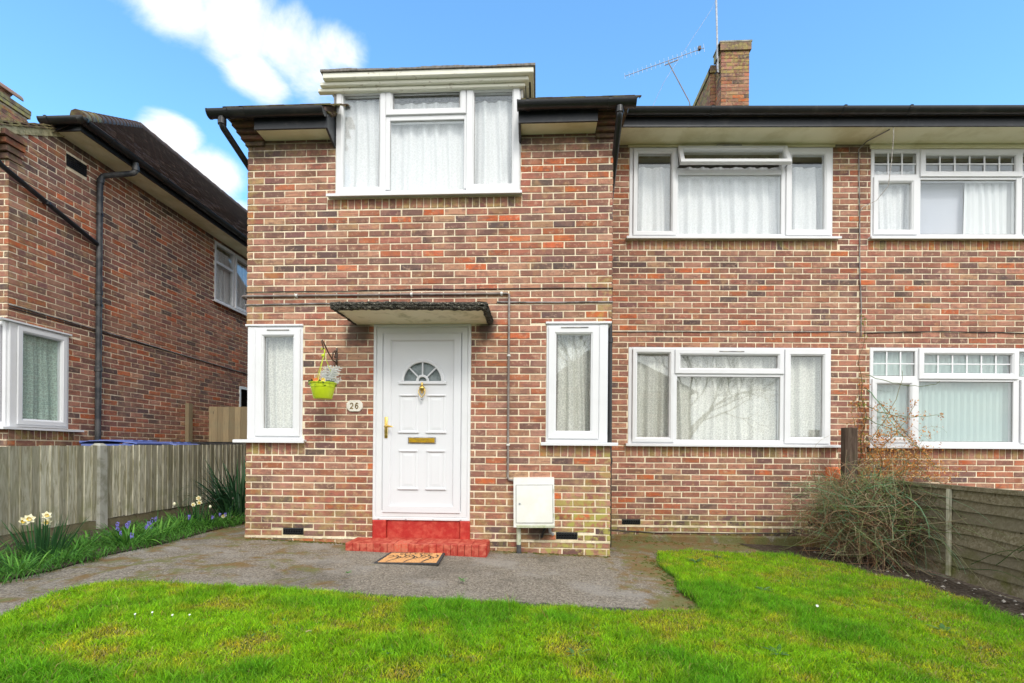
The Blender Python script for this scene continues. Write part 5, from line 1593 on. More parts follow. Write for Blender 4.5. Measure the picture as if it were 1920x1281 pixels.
for y in (2.44, 5.49, 8.52):
    mb = MB(); mb.v = []
    w_ = 0.052
    mb.hexa([(FX - 0.06, y - w_, -0.1), (FX + 0.055, y - w_, -0.1), (FX + 0.055, y + w_, -0.1), (FX - 0.06, y + w_, -0.1), (FX - 0.06, y - w_, 1.10 + 0.01 * (y - 4)), (FX + 0.045, y - w_ * 0.9, 1.10 + 0.01 * (y - 4)), (FX + 0.045, y + w_ * 0.9, 1.10 + 0.01 * (y - 4)), (FX - 0.06, y + w_, 1.10 + 0.01 * (y - 4))])
    mb.hexa([(FX - 0.06, y - w_, 1.1005 + 0.01 * (y - 4)), (FX + 0.045, y - w_ * 0.9, 1.1005 + 0.01 * (y - 4)), (FX + 0.045, y + w_ * 0.9, 1.1005 + 0.01 * (y - 4)), (FX - 0.06, y + w_, 1.1005 + 0.01 * (y - 4)),
             (FX - 0.05, y - 0.02, 1.128 + 0.01 * (y - 4)), (FX + 0.02, y - 0.02, 1.128 + 0.01 * (y - 4)), (FX + 0.02, y + 0.02, 1.128 + 0.01 * (y - 4)), (FX - 0.05, y + 0.02, 1.128 + 0.01 * (y - 4))])
    mb.build('concrete_post', 'concrete', fl_)

# gate between the houses
gt = empty('side_gate', (-5.7, 9.0, 0.18), 'pale brown boarded side gate beyond the wheelie bins', 'gate', absolute=True)
x = -6.27; k = 0
while x < -5.22:
    w_ = 0.112; mb = MB(); mb.box(x, 9.0 + (k % 2) * 0.004, 0.22, x + w_ - 0.004, 9.02 + (k % 2) * 0.004, 1.865 + random.uniform(-0.006, 0.004)); mb.build('board', 'gate_wood', gt); x += w_; k += 1
for z in (0.4, 1.5):
    mb = MB(); mb.box(-6.27, 9.03, z, -5.2, 9.06, z + 0.09); mb.build('rail', 'gate_wood', gt)
mb = MB(); mb.box(-6.09 + 0.005, 8.36, 0.1, -6.02, 8.46, 1.87); mb.build('gate_post', 'gate_wood', gt)


# wheelie bins behind the fence
def bin_(x, y, rz, bm, label, ztop, lid_h=0.0):
    b = empty('wheelie_bin', (x, y, gz(x)), label, 'wheelie bin', 'wheelie bins behind the left fence', rz)
    h = ztop - gz(x)
    mb = MB()
    def rr(hx, hy, z): return [(-hx, -hy, z), (hx, -hy, z), (hx, hy, z), (-hx, hy, z)]
    mb.hexa(rr(0.22, 0.26, 0.06) + rr(0.28, 0.34, h - 0.07)); mb.box(-0.295, -0.355, h - 0.075, 0.295, 0.355, h - 0.045)
    mb.build('body', bm, b)
    mb = MB()
    n = 8
    pr = [(-0.385, -0.045), (-0.385, -0.03), (-0.30, -0.012), (0.0, 0.006), (0.25, 0.0), (0.36, -0.02), (0.37, -0.045)]
    v0 = len(mb.v)
    for x_ in (-0.305, -0.28, 0.28, 0.305):
        for (y_, z_) in pr: mb.v.append((x_, y_, h + z_ + (-0.012 if abs(x_) > 0.3 else 0)))
    for a in range(3):
        for c in range(len(pr) - 1):
            q = v0 + a * len(pr) + c; mb._f((q, q + len(pr), q + len(pr) + 1, q + 1))
    for i in range(3): mb.box(-0.2 + i * 0.16, -0.26, h - 0.002, -0.12 + i * 0.16, 0.2, h + 0.010)
    ld = mb.build('lid', bm, b)
    mb = MB(); mb.tube([(-0.24, 0.37, h - 0.05), (-0.24, 0.42, h - 0.02), (0.24, 0.42, h - 0.02), (0.24, 0.37, h - 0.05)], 0.014, 8); mb.build('handle', bm, b)
    for s_ in (-1, 1):
        mb = MB(); mb.tube([(s_ * 0.20, 0.27, 0.10), (s_ * 0.27, 0.27, 0.10)], 0.10, 14); mb.build('wheel', 'bin_black', b)
    return b


bin_(-5.48, 6.42, math.pi / 2, 'bin_blue', 'wheelie bin with blue lid nearest the grey downpipe', 1.185)
bin_(-5.48, 7.10, math.pi / 2 + 0.03, 'bin_blue', 'second blue-lidded wheelie bin, next to the black ones', 1.172)
bin_(-5.48, 7.86, math.pi / 2, 'bin_black', 'black wheelie bin right after the blue-lidded ones', 1.185)
bin_(-5.48, 8.50, math.pi / 2 - 0.02, 'bin_black', 'black wheelie bin closest to the side gate', 1.195)

# ------------------------------------------------------------------ right fence, overlapping boards
GX = 4.05
fr_ = empty('lap_fence', (GX, 4.9, gz(GX)), 'dark green-brown fence of overlapping horizontal boards on the right', 'fence', absolute=True)
for (ya, yb) in ((4.16, 5.98), (2.28, 4.08), (0.3, 2.2)):
    nb = 8; zb0, zt0 = -0.092, 0.775
    for k in range(nb):
        z0 = zb0 + (zt0 - zb0) * k / nb; z1 = z0 + (zt0 - zb0) / nb + 0.022
        mb = MB(); n = 24; ph = random.random() * 20
        rows = []
        for i in range(n + 1):
            y = ya + (yb - ya) * i / n
            wv = 0.006 * math.sin(y * 3.1 + ph) + 0.004 * math.sin(y * 9 + ph * 2)
            rows.append([(GX - 0.038, y, z0 + wv), (GX - 0.026, y, z0 + wv), (GX - 0.004, y, z1), (GX - 0.010, y, z1)])
        v0 = len(mb.v)
        for r_ in rows: mb.v += r_
        for i in range(n):
            for c in range(4):
                d = (c + 1) % 4; mb._f((v0 + i * 4 + c, v0 + i * 4 + d, v0 + (i + 1) * 4 + d, v0 + (i + 1) * 4 + c))
        mb._f((v0, v0 + 1, v0 + 2, v0 + 3)[::-1]); e_ = v0 + n * 4; mb._f((e_, e_ + 1, e_ + 2, e_ + 3))
        mb.build('board', 'lap_fence', fr_)
    mb = MB(); mb.box(GX - 0.052, ya, 0.757, GX + 0.02, yb, 0.795); mb.build('top_rail', 'lap_fence', fr_)
    for y in (ya + 0.02, (ya + yb) / 2, yb - 0.06):
        mb = MB(); mb.box(GX - 0.060, y, zb0 + 0.01, GX - 0.036, y + 0.038, 0.756); mb.build('batten', 'fence_grey', fr_)
for y in (4.12, 6.02, 2.24):
    mb = MB(); mb.box(GX - 0.04, y - 0.036, -0.2, GX + 0.04, y + 0.036, 0.80); mb.build('fence_post', 'lap_fence', fr_)

# ------------------------------------------------------------------ aerials
ae = empty('pole_aerial', (3.37, 10.2, 8.5), 'tall thin aerial mast strapped to the chimney', 'aerial', absolute=True)
mb = MB(); mb.tube([(3.70, 10.68, 9.02), (3.64, 10.66, 10.75)], 0.020, 10)
# mast position chosen beside the stack's left face
mb.build('mast', 'galvanised', ae)
for z in (9.03, 9.26):
    mb = MB(); mb.tube([(3.66, 10.66, z), (3.745, 10.70, z)], 0.014, 6); mb.tube([(3.66, 10.60, z), (3.66, 10.74, z)], 0.010, 6); mb.build('bracket', 'dark_metal', ae)
cable('guy_wire', 'galvanised', [(3.645, 10.64, 10.55), (3.0, 9.0, 8.9), (1.93, 8.0, 6.9), (1.5, 7.0, 5.75)], 0.0035, 'thin pale wire slanting from the mast down to the bay gutter')
ya_ = empty('yagi_aerial', (2.9, 10.0, 8.0), 'long toothed television aerial pointing left on a slanting strut', 'aerial', absolute=True)
P0, P1 = Vector((1.662, 10, 8.507)), Vector((3.193, 10, 9.015))
mb = MB(); mb.tube([P0, P1], 0.007, 6); mb.build('boom', 'galvanised', ya_)
for i in range(19):
    t_ = i / 18 if i < 17 else (0.925 if i == 17 else 1.0)
    p = P0.lerp(P1, min(1.0, t_)); hgt = 0.075 + 0.035 * t_
    mb = MB(); d = Vector((-0.02, 0.3, 1)).normalized() * hgt
    mb.tube([p - d, p + d], 0.0035, 5); mb.build('element', 'galvanised', ya_)
mb = MB(); mb.tube([P0.lerp(P1, 0.55) , Vector((2.526, 10, 8.716)), Vector((2.924, 10.0, 7.957)), Vector((2.96, 10.05, 7.8))], 0.010, 8); mb.tube([Vector((2.44, 10, 8.70)), Vector((2.70, 10, 8.80))], 0.010, 6)
mb.build('strut', 'conduit_brown', ya_)
mb = MB(); mb.box(3.08, 9.97, 8.98, 3.13, 10.03, 9.04); mb.build('junction_box', 'dark_metal', ya_)

# ------------------------------------------------------------------ hanging basket
hb = empty('hanging_basket', (-2.215, 5.06, 1.615), 'lime green hanging basket of silver leaves and pansies left of the door', 'hanging basket')
mb = MB()
mb.lathe([(0.088, 0.0), (0.092, 0.004), (0.118, 0.115), (0.122, 0.118), (0.126, 0.150), (0.133, 0.152), (0.137, 0.162), (0.130, 0.166), (0.120, 0.160), (0.112, 0.120), (0.085, 0.01)], 0, 0, 0, 32)
smooth_angle(mb.build('pot', 'pot_lime', hb), 35)
mb = MB(); mb.lathe([(0.0, 0.148), (0.118, 0.150)], 0, 0, 0, 20, False); mb.build('compost', 'soil', hb)
mb = MB()
hk = (0.005, 0, 0.455)
for k in range(3):
    a = k * 2.094 + 0.55; mb.tube([(0.128 * math.cos(a), 0.128 * math.sin(a), 0.16), (hk[0] + 0.004, 0, hk[2])], 0.0028, 6)
mb.build('hanger', 'pot_lime', hb)
mb = MB(); mb.tube([(0, 0, 0.445), (0.012, 0, 0.465), (0.018, 0, 0.49), (0.008, 0, 0.515), (-0.012, 0, 0.52), (-0.02, 0, 0.505)], 0.007, 8); mb.lathe([(0.004, 0.43), (0.018, 0.44), (0.018, 0.452), (0.004, 0.462)], 0, 0, 0, 12); mb.build('hook', 'pot_lime', hb)
mb = MB()
for _ in range(34):      # silver cineraria: feathered leaves
    a = random.uniform(-0.6, 2.6); r = random.uniform(0.02, 0.07); L = random.uniform(0.10, 0.20)
    b0 = Vector((0.02 + r * math.cos(a), r * math.sin(a), 0.15)); d = Vector((0.25 * math.cos(a) + 0.15, 0.25 * math.sin(a), random.uniform(0.7, 1.3))).normalized()
    if random.random() < 0.35: d = Vector((math.cos(a), math.sin(a), 0.5)).normalized(); L *= 0.7
    tip = b0 + d * L; mb.tube([b0, tip], 0.002, 4, r_end=0.001)
    sd = d.cross(Vector((0, 1, 0.2))).normalized()
    for j in range(6):
        c = b0.lerp(tip, 0.25 + 0.75 * j / 5)
        for s_ in (-1, 1):
            e = c + sd * s_ * 0.020 + d * 0.014 + Vector((0, random.uniform(-0.006, 0.006), 0)); wd = d * 0.006
            mb.quad(c - wd * 0.4, e - wd, e + wd, c + wd)
mb.build('silver_foliage', 'silver_leaf', hb)
mb = MB()
for _ in range(110):
    a = random.uniform(0, 6.28); r = random.uniform(0.05, 0.15); c = Vector((r * math.cos(a), r * math.sin(a), 0.165 + random.uniform(-0.02, 0.025) - max(0, r - 0.12) * 1.0))
    mb.col = random.choice(((0.04, 0.12, 0.02, 1), (0.07, 0.17, 0.03, 1), (0.03, 0.08, 0.02, 1)))
    u = Vector((random.uniform(-1, 1), random.uniform(-1, 1), random.uniform(-.6, .6))).normalized() * 0.017; v = u.orthogonal().normalized() * 0.009
    mb.quad(c - u, c - v, c + u, c + v)
mb.build('foliage', 'foliage', hb)
for (x, y, mt) in ((-0.055, -0.06, 'petal_orange'), (-0.02, -0.085, 'petal_orange'), (0.045, -0.09, 'petal_yellow'), (-0.085, -0.03, 'petal_orange'), (0.03, -0.06, 'petal_orange')):
    mb = MB()
    for k in range(5):
        a = k * 1.257; c = Vector((x, y, 0.185)); e = c + Vector((math.cos(a) * 0.018, -0.006, math.sin(a) * 0.018)); s_ = Vector((-math.sin(a), 0, math.cos(a))) * 0.010
        mb.quad(c, e - s_, e + (e - c) * 0.25, e + s_)
    mb.build('flower', mt, hb)
# scrolled bracket
bk = empty('basket_bracket', (-2.205, WY - 0.012, 2.11), 'scrolled wrought iron bracket holding the lime green basket', 'bracket')
mb = MB(); mb.cbox(-0.010, -0.006, -0.095, 0.010, 0.002, 0.095, 0.002)
mb.tube([(0, -0.004, -0.07), (0, -0.10, -0.06), (0, -0.22, 0.0), (0, -0.31, 0.06), (0, -0.345, 0.085)], 0.007, 8)
mb.tube([(0, -0.345, 0.085), (0, -0.375, 0.10), (0, -0.39, 0.085), (0, -0.375, 0.065), (0, -0.36, 0.05), (0, -0.35, 0.03), (0, -0.335, 0.02)], 0.006, 8)
pts = [(0, -0.06 - 0.045 * math.cos(t * 0.5) * (1 - t / 14), 0.0 + 0.055 * math.sin(t * 0.5) * (1 - t / 14)) for t in range(13)]
mb.tube(pts, 0.006, 8); mb.tube([(0, -0.004, 0.06), (0, -0.05, 0.055), (0, -0.11, 0.02), (0, -0.12, -0.04)], 0.006, 8)
mb.build('scroll', 'dark_metal', bk, smooth=True)

# ------------------------------------------------------------------ door mat
dmx = empty('door_mat', (-1.20, 4.80, gz(-1.2)), 'tan doormat with black rim and a worn dark scroll pattern below the red step', 'doormat')
mb = MB()
cr = [(-0.300, -0.255), (0.300, -0.230), (0.270, 0.268), (-0.290, 0.232)]
def ins(k): return [(x * k, y * (k - (1 - k) * 0.2), ) for x, y in cr]
z0, z1 = 0.003, 0.016
o_ = [(x, y, z0) for x, y in cr]; p_ = [(x, y, z1) for x, y in cr]; q_ = [(x, y, z1) for x, y in ins(0.91)]
mb.v = o_ + p_ + q_ + [(x, y, z1 - 0.004) for x, y in ins(0.91)]
for k in (0, 4, 8):
    for i in range(4): j = (i + 1) % 4; mb._f((k + i, k + j, k + 4 + j, k + 4 + i))
mb.build('rim', 'mat_rubber', dmx)
mb = MB(); nn_ = 30
def bil(u, v, z):
    q = ins(0.91); a = [q[0][k] * (1 - u) + q[1][k] * u for k in (0, 1)]; b = [q[3][k] * (1 - u) + q[2][k] * u for k in (0, 1)]
    return (a[0] * (1 - v) + b[0] * v, a[1] * (1 - v) + b[1] * v, z)
for i in range(nn_ + 1):
    for j in range(nn_ + 1): mb.v.append(bil(i / nn_, j / nn_, 0.0155 + random.uniform(-0.002, 0.002)))
for i in range(nn_):
    for j in range(nn_): a = i * (nn_ + 1) + j; mb._f((a, a + nn_ + 1, a + nn_ + 2, a + 1))
mb.build('coir', 'mat_coir', dmx)
# worn printed pattern: lettering arc along the top and branching scrolls, as thin raised rubber strokes
mb = MB()
def stroke(pl_, w_=0.006):
    P = [Vector(bil(u, v, 0.0185)) for u, v in pl_]
    for a, b in zip(P[:-1], P[1:]):
        d = (b - a); 
        if d.length < 1e-5: continue
        n = Vector((-d.y, d.x, 0)).normalized() * w_ * random.uniform(0.5, 1.1)
        mb.quad(a - n, b - n, b + n, a + n)
for (u0, s_) in ((0.14, 1), (0.44, 1), (0.74, 1)):
    stroke([(u0, 0.02), (u0 + 0.03, 0.2), (u0 + 0.10, 0.38), (u0 + 0.09, 0.6), (u0 + 0.02, 0.72)], 0.008)
    stroke([(u0 + 0.10, 0.38), (u0 + 0.20, 0.5), (u0 + 0.22, 0.66), (u0 + 0.17, 0.78)], 0.007)
    stroke([(u0 - 0.06, 0.42), (u0 + 0.02, 0.62), (u0 + 0.06, 0.66)], 0.006); stroke([(u0 - 0.10, 0.60), (u0 - 0.05, 0.72), (u0 + 0.0, 0.60)], 0.005)
    stroke([(u0 + 0.05, 0.5), (u0 + 0.13, 0.56), (u0 + 0.16, 0.44)], 0.009)
LET = {'W': [[(0, 1), (.25, 0), (.5, .7), (.75, 0), (1, 1)]], 'E': [[(1, 1), (0, 1), (0, 0), (1, 0)], [(0, .5), (.8, .5)]], 'L': [[(0, 1), (0, 0), (1, 0)]], 'C': [[(1, .9), (.4, 1), (0, .5), (.4, 0), (1, .1)]], 'O': [[(.5, 1), (0, .5), (.5, 0), (1, .5), (.5, 1)]], 'M': [[(0, 0), (.15, 1), (.5, .3), (.85, 1), (1, 0)]]}
for k, c_ in enumerate('WELCOME'):
    u0 = 0.20 + k * 0.092; v0 = 0.78 + 0.035 * math.sin(math.pi * (k + 0.5) / 7)
    for pl_ in LET[c_]: stroke([(u0 + a * 0.062, v0 + b * 0.12) for a, b in pl_], 0.004)
mb.build('pattern', 'mat_rubber', dmx)

# ------------------------------------------------------------------ grass of the lawn
def inside(poly, x, y):
    """vectorised point in polygon"""
    r = np.zeros(len(x), bool); n = len(poly); j = n - 1
    for i in range(n):
        xi, yi = poly[i]; xj, yj = poly[j]
        c = ((yi > y) != (yj > y)) & (x < (xj - xi) * (y - yi) / (yj - yi + 1e-12) + xi)
        r ^= c; j = i
    return r


def vnoise(x, y, s, seed):
    """smooth value noise, 0..1"""
    x = x * s + seed * 17.3; y = y * s + seed * 5.7
    xi = np.floor(x).astype(np.int64); yi = np.floor(y).astype(np.int64); fx = x - xi; fy = y - yi
    fx = fx * fx * (3 - 2 * fx); fy = fy * fy * (3 - 2 * fy)
    def h(a, b):
        v = np.sin(a * 127.1 + b * 311.7 + seed * 74.7) * 43758.5453
        return v - np.floor(v)
    return (h(xi, yi) * (1 - fx) + h(xi + 1, yi) * fx) * (1 - fy) + (h(xi, yi + 1) * (1 - fx) + h(xi + 1, yi + 1) * fx) * fy


def fbm(x, y, s, seed):
    return (vnoise(x, y, s, seed) + 0.5 * vnoise(x, y, s * 2.1, seed + 1) + 0.25 * vnoise(x, y, s * 4.3, seed + 2)) / 1.75


def blades(name, x, y, z, h, wd, lean, col, az=None, curl=None, mat_='foliage', kind='stuff'):
    """two-segment grass blades as one mesh"""
    n = len(x)
    az = rng.uniform(0, 2 * np.pi, n) if az is None else az
    fa = az + rng.uniform(0.6, 2.5, n)
    dx, dy = np.cos(az), np.sin(az); sx, sy = -np.sin(fa), np.cos(fa)
    V = np.zeros((n, 5, 3), np.float32)
    for k, (t_, wf) in enumerate(((0.0, 1.0), (0.55, 0.8))):
        ox = dx * lean * h * t_ ** 2; oy = dy * lean * h * t_ ** 2; oz = h * t_ * np.sqrt(np.maximum(0.15, 1 - (lean * t_) ** 2 * 0.5))
        for s_, q in ((-1, 0), (1, 1)):
            V[:, 2 * k + q, 0] = x + ox + s_ * sx * wd * wf; V[:, 2 * k + q, 1] = y + oy + s_ * sy * wd * wf; V[:, 2 * k + q, 2] = z + oz
    V[:, 4, 0] = x + dx * lean * h; V[:, 4, 1] = y + dy * lean * h; V[:, 4, 2] = z + h * np.sqrt(np.maximum(0.1, 1 - np.minimum(lean, 1.0) ** 2 * 0.75))
    base = (np.arange(n) * 5)[:, None]
    quads = (base + np.array([[0, 1, 3, 2]])); tris = (base + np.array([[2, 3, 4]]))
    loops = np.concatenate([np.concatenate([quads, tris], 1).reshape(-1)]).astype(np.int32)
    me = bpy.data.meshes.new(name)
    me.vertices.add(n * 5); me.vertices.foreach_set('co', V.reshape(-1))
    me.loops.add(n * 7); me.loops.foreach_set('vertex_index', loops)
    me.polygons.add(n * 2)
    st_ = np.zeros(n * 2, np.int32); st_[0::2] = np.arange(n) * 7; st_[1::2] = np.arange(n) * 7 + 4
    me.polygons.foreach_set('loop_start', st_)
    me.update(calc_edges=True)
    at = me.color_attributes.new('col', 'FLOAT_COLOR', 'POINT')
    cc_ = np.ones((n, 5, 4), np.float32); cc_[:, :, :3] = col[:, None, :]
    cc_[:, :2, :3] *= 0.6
    at.data.foreach_set('color', cc_.reshape(-1))
    me.materials.append(M[mat_])
    o = bpy.data.objects.new(name, me); C.objects.link(o)
    if kind: o['kind'] = kind
    return o


def inview(x, y, margin=120):
    X = x * cR.x + y * cR.y; Z = x * cF.x + y * cF.y
    p = 960 + F_PX * X / np.maximum(Z, 0.05); q = 844.5 + F_PX * (CAM_H) / np.maximum(Z, 0.05)
    return (Z > 0.5) & (p > -margin) & (p < 1920 + margin) & (q < 1281 + 260)


N = 900000
x = rng.uniform(-3.4, 3.6, N); y = rng.uniform(1.75, 5.9, N)
near = rng.random(N) < np.clip(1.25 - 0.17 * (y - 1.8), 0.35, 1.0)
keep = inside(LAWN, x + rng.normal(0, 0.018, N), y + rng.normal(0, 0.018, N)) & inview(x, y) & near
x, y = x[keep], y[keep]
A = fbm(x, y, 1.5, 3); B = fbm(x, y, 3.6, 11); D = fbm(x, y, 9.0, 23)
dry = np.clip((0.55 * B + 0.45 * D - 0.46) * 4.0, 0, 1) * np.clip((0.72 - A) * 4, 0, 1)        # mossy, yellowish patches
lush = np.clip((A - 0.52) * 5, 0, 1)
thin = (x > 2.2) & (y > 4.2)
edge_r = np.clip((x - 2.45) * 1.0, 0, 1)
keep = rng.random(len(x)) < (0.95 - 0.35 * dry) * np.where(thin, 0.75, 1.0) * (1 - 0.35 * edge_r * (fbm(x, y, 5, 40) > 0.55))
x, y, A, B, D, dry, lush, edge_r = (a[keep] for a in (x, y, A, B, D, dry, lush, edge_r))
n = len(x)
h = (0.022 + 0.022 * rng.random(n) + 0.030 * lush * rng.random(n)) * (1 - 0.45 * dry) * (0.75 + 0.6 * D)
tuft = (vnoise(x, y, 12, 77) > 0.80); h[tuft] *= 1.6; h *= 0.7 + 0.6 * vnoise(x, y, 7, 88)
wd = 0.0011 + 0.0010 * rng.random(n) + 0.0004 * (y < 3.0)
c_green = np.array([0.255, 0.500, 0.012]); c_lush = np.array([0.120, 0.370, 0.014]); c_dry = np.array([0.52, 0.52, 0.030]); c_straw = np.array([0.40, 0.33, 0.12])
col = c_green * (1 - lush[:, None] * 0.8) + c_lush * lush[:, None] * 0.8
col = col * (1 - dry[:, None]) + c_dry * dry[:, None]
col = col * (0.50 + 1.0 * rng.random(n))[:, None] * (0.80 + 0.40 * vnoise(x, y, 16, 51))[:, None]
st_ = rng.random(n) < (0.03 + 0.13 * dry + 0.10 * edge_r); col[st_] = c_straw * rng.uniform(0.6, 1.1, (st_.sum(), 1))
yl = rng.random(n) < 0.12; col[yl] = col[yl] * np.array([1.6, 1.18, 0.9])
lean = rng.uniform(0.15, 1.05, n)
lawn_z = np.array(-0.032 * x + 0.018)
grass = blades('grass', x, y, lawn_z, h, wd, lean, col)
tag(grass, kind='stuff')

# clover and other small broad leaves among the grass
n = 9000; x = rng.uniform(-3.3, 3.5, n); y = rng.uniform(1.9, 5.8, n)
k_ = inside(LAWN, x, y) & inview(x, y) & (fbm(x, y, 2.6, 61) > 0.60); x, y = x[k_], y[k_]; n = len(x)
blades('clover', x, y, -0.032 * x + 0.028, 0.014 + 0.012 * rng.random(n), 0.0045 + 0.003 * rng.random(n), rng.uniform(0.8, 1.5, n), np.array([0.16, 0.36, 0.06]) * rng.uniform(0.6, 1.4, (n, 1)))
# dead thatch lying flat
n = 26000; x = rng.uniform(-3.3, 3.5, n); y = rng.uniform(1.9, 5.8, n)
k_ = inside(LAWN, x, y) & inview(x, y) & (rng.random(n) < np.clip((fbm(x, y, 3.6, 11) - 0.42) * 4, 0.05, 1) + 0.8 * (x > 2.3)); x, y = x[k_], y[k_]; n = len(x)
blades('thatch', x, y, -0.032 * x + 0.022 + 0.008 * rng.random(n), 0.02 + 0.03 * rng.random(n), 0.0010 + 0.0006 * rng.random(n), rng.uniform(0.95, 1.3, n), np.array([0.52, 0.42, 0.17]) * rng.uniform(0.5, 1.2, (n, 1)))

# fringe of longer grass leaning over the edge of the path
ex, ey = [], []
for (a, b) in zip(LAWN[2:26], LAWN[3:27]):
    L = math.hypot(b[0] - a[0], b[1] - a[1]); k = int(L * 520)
    t_ = rng.random(k); ex.append(a[0] + (b[0] - a[0]) * t_); ey.append(a[1] + (b[1] - a[1]) * t_)
x = np.concatenate(ex); y = np.concatenate(ey); dn = vnoise(x, y, 5, 9)
k_ = rng.random(len(x)) < (0.25 + 0.8 * dn); x, y = x[k_], y[k_]; n = len(x)
x = x + rng.normal(0, 0.018, n); y = y + rng.normal(0, 0.018, n)
blades('edge_grass', x, y, -0.032 * x + 0.004, 0.03 + 0.05 * rng.random(n) ** 2, 0.0014 + 0.0008 * rng.random(n), rng.uniform(0.4, 1.2, n),
       (np.array([0.10, 0.26, 0.02]) * rng.uniform(0.6, 1.5, (n, 1))))

# ------------------------------------------------------------------ flower bed on the left
GREENS = ((0.085, 0.25, 0.03), (0.10, 0.28, 0.04), (0.055, 0.17, 0.035), (0.15, 0.34, 0.05))


def strap(mb, base, direction, L, w_, droop, col, seg=7, tipw=0.15, fold=0.0):
    """a long leaf that arches over"""
    d = Vector(direction).normalized(); side = d.cross(Vector((0, 0, 1)))
    side = side.normalized() if side.length > 1e-3 else Vector((1, 0, 0))
    side = (side + Vector((random.uniform(-.5, .5), random.uniform(-.5, .5), 0))).normalized()
    p = Vector(base); v0 = len(mb.v); mb.col = (*col, 1)
    for i in range(seg + 1):
        t_ = i / seg
        ww = w_ * (0.75 + 0.6 * t_ if t_ < 0.4 else 1.0 - (1 - tipw) * ((t_ - 0.4) / 0.6) ** 2)
        mb.v.append(tuple(p - side * ww)); mb.v.append(tuple(p + side * ww))
        d = (d + Vector((0, 0, -droop * (0.3 + t_)))).normalized()
        p = p + d * (L / seg)
    for i in range(seg): a = v0 + 2 * i; mb._f((a, a + 1, a + 3, a + 2))
    return p, d


def star(mb, c, r, facing, n=6, w_=0.5, cup=0.15):
    f = Vector(facing).normalized(); u = f.orthogonal().normalized(); v = f.cross(u)
    a0 = random.random() * 6
    for k in range(n):
        a = a0 + k * 2 * math.pi / n
        e = u * math.cos(a) + v * math.sin(a); s_ = u * -math.sin(a) + v * math.cos(a)
        m_ = c + e * r * 0.55 + f * cup * r
        mb.quad(c, m_ - s_ * r * w_ * 0.5, c + e * r + f * cup * r * 0.5, m_ + s_ * r * w_ * 0.5)


def daffodils(x, y, nleaf, H_, blooms, label, spread=0.16, sides=0.35, rz=0):
    z = gz(x) + 0.01
    t = empty('daffodil_clump', (x, y, z), label, 'daffodils')
    mb = MB()
    for _ in range(nleaf):
        a = random.uniform(0, 6.283); r = spread * math.sqrt(random.random())
        b0 = Vector((r * math.cos(a), r * math.sin(a), 0)); l_ = sides * random.uniform(0.2, 1.4)
        d = Vector((math.cos(a) * l_ * r / spread * 1.3, math.sin(a) * l_ * r / spread * 1.3, 1))
        k = random.uniform(0.7, 1.25); g_ = random.choice(((0.035, 0.115, 0.035), (0.05, 0.15, 0.045), (0.03, 0.09, 0.03)))
        strap(mb, b0, d, H_ * random.uniform(0.65, 1.12), random.uniform(0.005, 0.008), random.uniform(0.01, 0.14) * (2.2 if random.random() < 0.15 else 1), tuple(q * k for q in g_))
    mb.build('leaves', 'foliage', t)
    for (bx, by, bz, r, kind, fx, fy, fz) in blooms:
        sm_ = MB(); sm_.col = (0.07, 0.17, 0.05, 1)
        sm_.tube([(bx * 0.5, by * 0.5, 0), (bx * 0.75, by * 0.8, bz * 0.6), (bx - fx * 0.03, by - fy * 0.03, bz + 0.015), (bx - fx * 0.012, by - fy * 0.012, bz)], 0.0035, 5)
        so_ = sm_.build('stalk', 'foliage', t)
        c = Vector((bx, by, bz)); f = Vector((fx, fy, fz)).normalized()
        if kind == 'open':
            mb = MB(); star(mb, c, r, f, 6, 0.75, 0.12); mb.build('petals', 'petal_cream', so_)
            mb = MB(); u = f.orthogonal().normalized(); v = f.cross(u)
            rings = [(r * 0.24, 0.0), (r * 0.26, r * 0.30), (r * 0.36, r * 0.46)]; v0 = len(mb.v)
            for rr, dd in rings:
                for k in range(12): a = k * math.pi / 6; mb.v.append(tuple(c + f * dd + (u * math.cos(a) + v * math.sin(a)) * rr * (1 + 0.08 * (k % 2))))
            for i in range(2):
                for k in range(12): k2 = (k + 1) % 12; mb._f((v0 + i * 12 + k, v0 + i * 12 + k2, v0 + i * 12 + 12 + k2, v0 + i * 12 + 12 + k))
            mb.build('trumpet', 'petal_yellow', so_, smooth=True)
        else:
            mb = MB(); mb.lathe([(0.003, 0.012), (r * 0.5, 0.0), (r * 0.6, -r * 0.5), (r * 0.3, -r)], c.x, c.y, c.z, 8); mb.build('faded_bloom', 'petal_cream' if kind == 'fade' else 'conduit_brown', so_)
    return t


fd = (0.55, -0.8, -0.05)
daffodils(-4.28, 4.12, 85, 0.36, [(-0.10, -0.05, 0.315, 0.042, 'open', 0.3, -0.9, -0.1), (-0.02, -0.08, 0.34, 0.044, 'open', 0.55, -0.8, 0.0), (0.09, -0.04, 0.365, 0.038, 'open', 0.8, -0.6, 0.05), (0.03, 0.02, 0.30, 0.04, 'open', 0.6, -0.8, -0.3)],
          'tall daffodil clump with three large cream blooms at the left edge', 0.17, 0.45)
daffodils(-4.22, 6.02, 52, 0.29, [(-0.26, -0.04, 0.27, 0.030, 'fade', -0.2, -0.8, -0.4), (0.02, 0.0, 0.33, 0.034, 'open', 0.5, -0.8, 0.0), (0.05, -0.03, 0.28, 0.036, 'open', 0.6, -0.8, -0.2), (-0.01, -0.05, 0.255, 0.030, 'open', 0.2, -0.9, 0.0), (0.17, 0.0, 0.235, 0.026, 'fade', 0.6, -0.7, -0.5)],
          'daffodil clump with small cream blooms against the middle of the fence', 0.15, 0.5)
daffodils(-4.12, 6.55, 30, 0.30, [(0.06, -0.05, 0.29, 0.016, 'dead', 0.3, -0.8, -0.3), (0.02, -0.18, 0.06, 0.040, 'open', 0.1, -0.6, 0.9)],
          'sparse daffodil clump with one bloom fallen on the path', 0.13, 0.6)


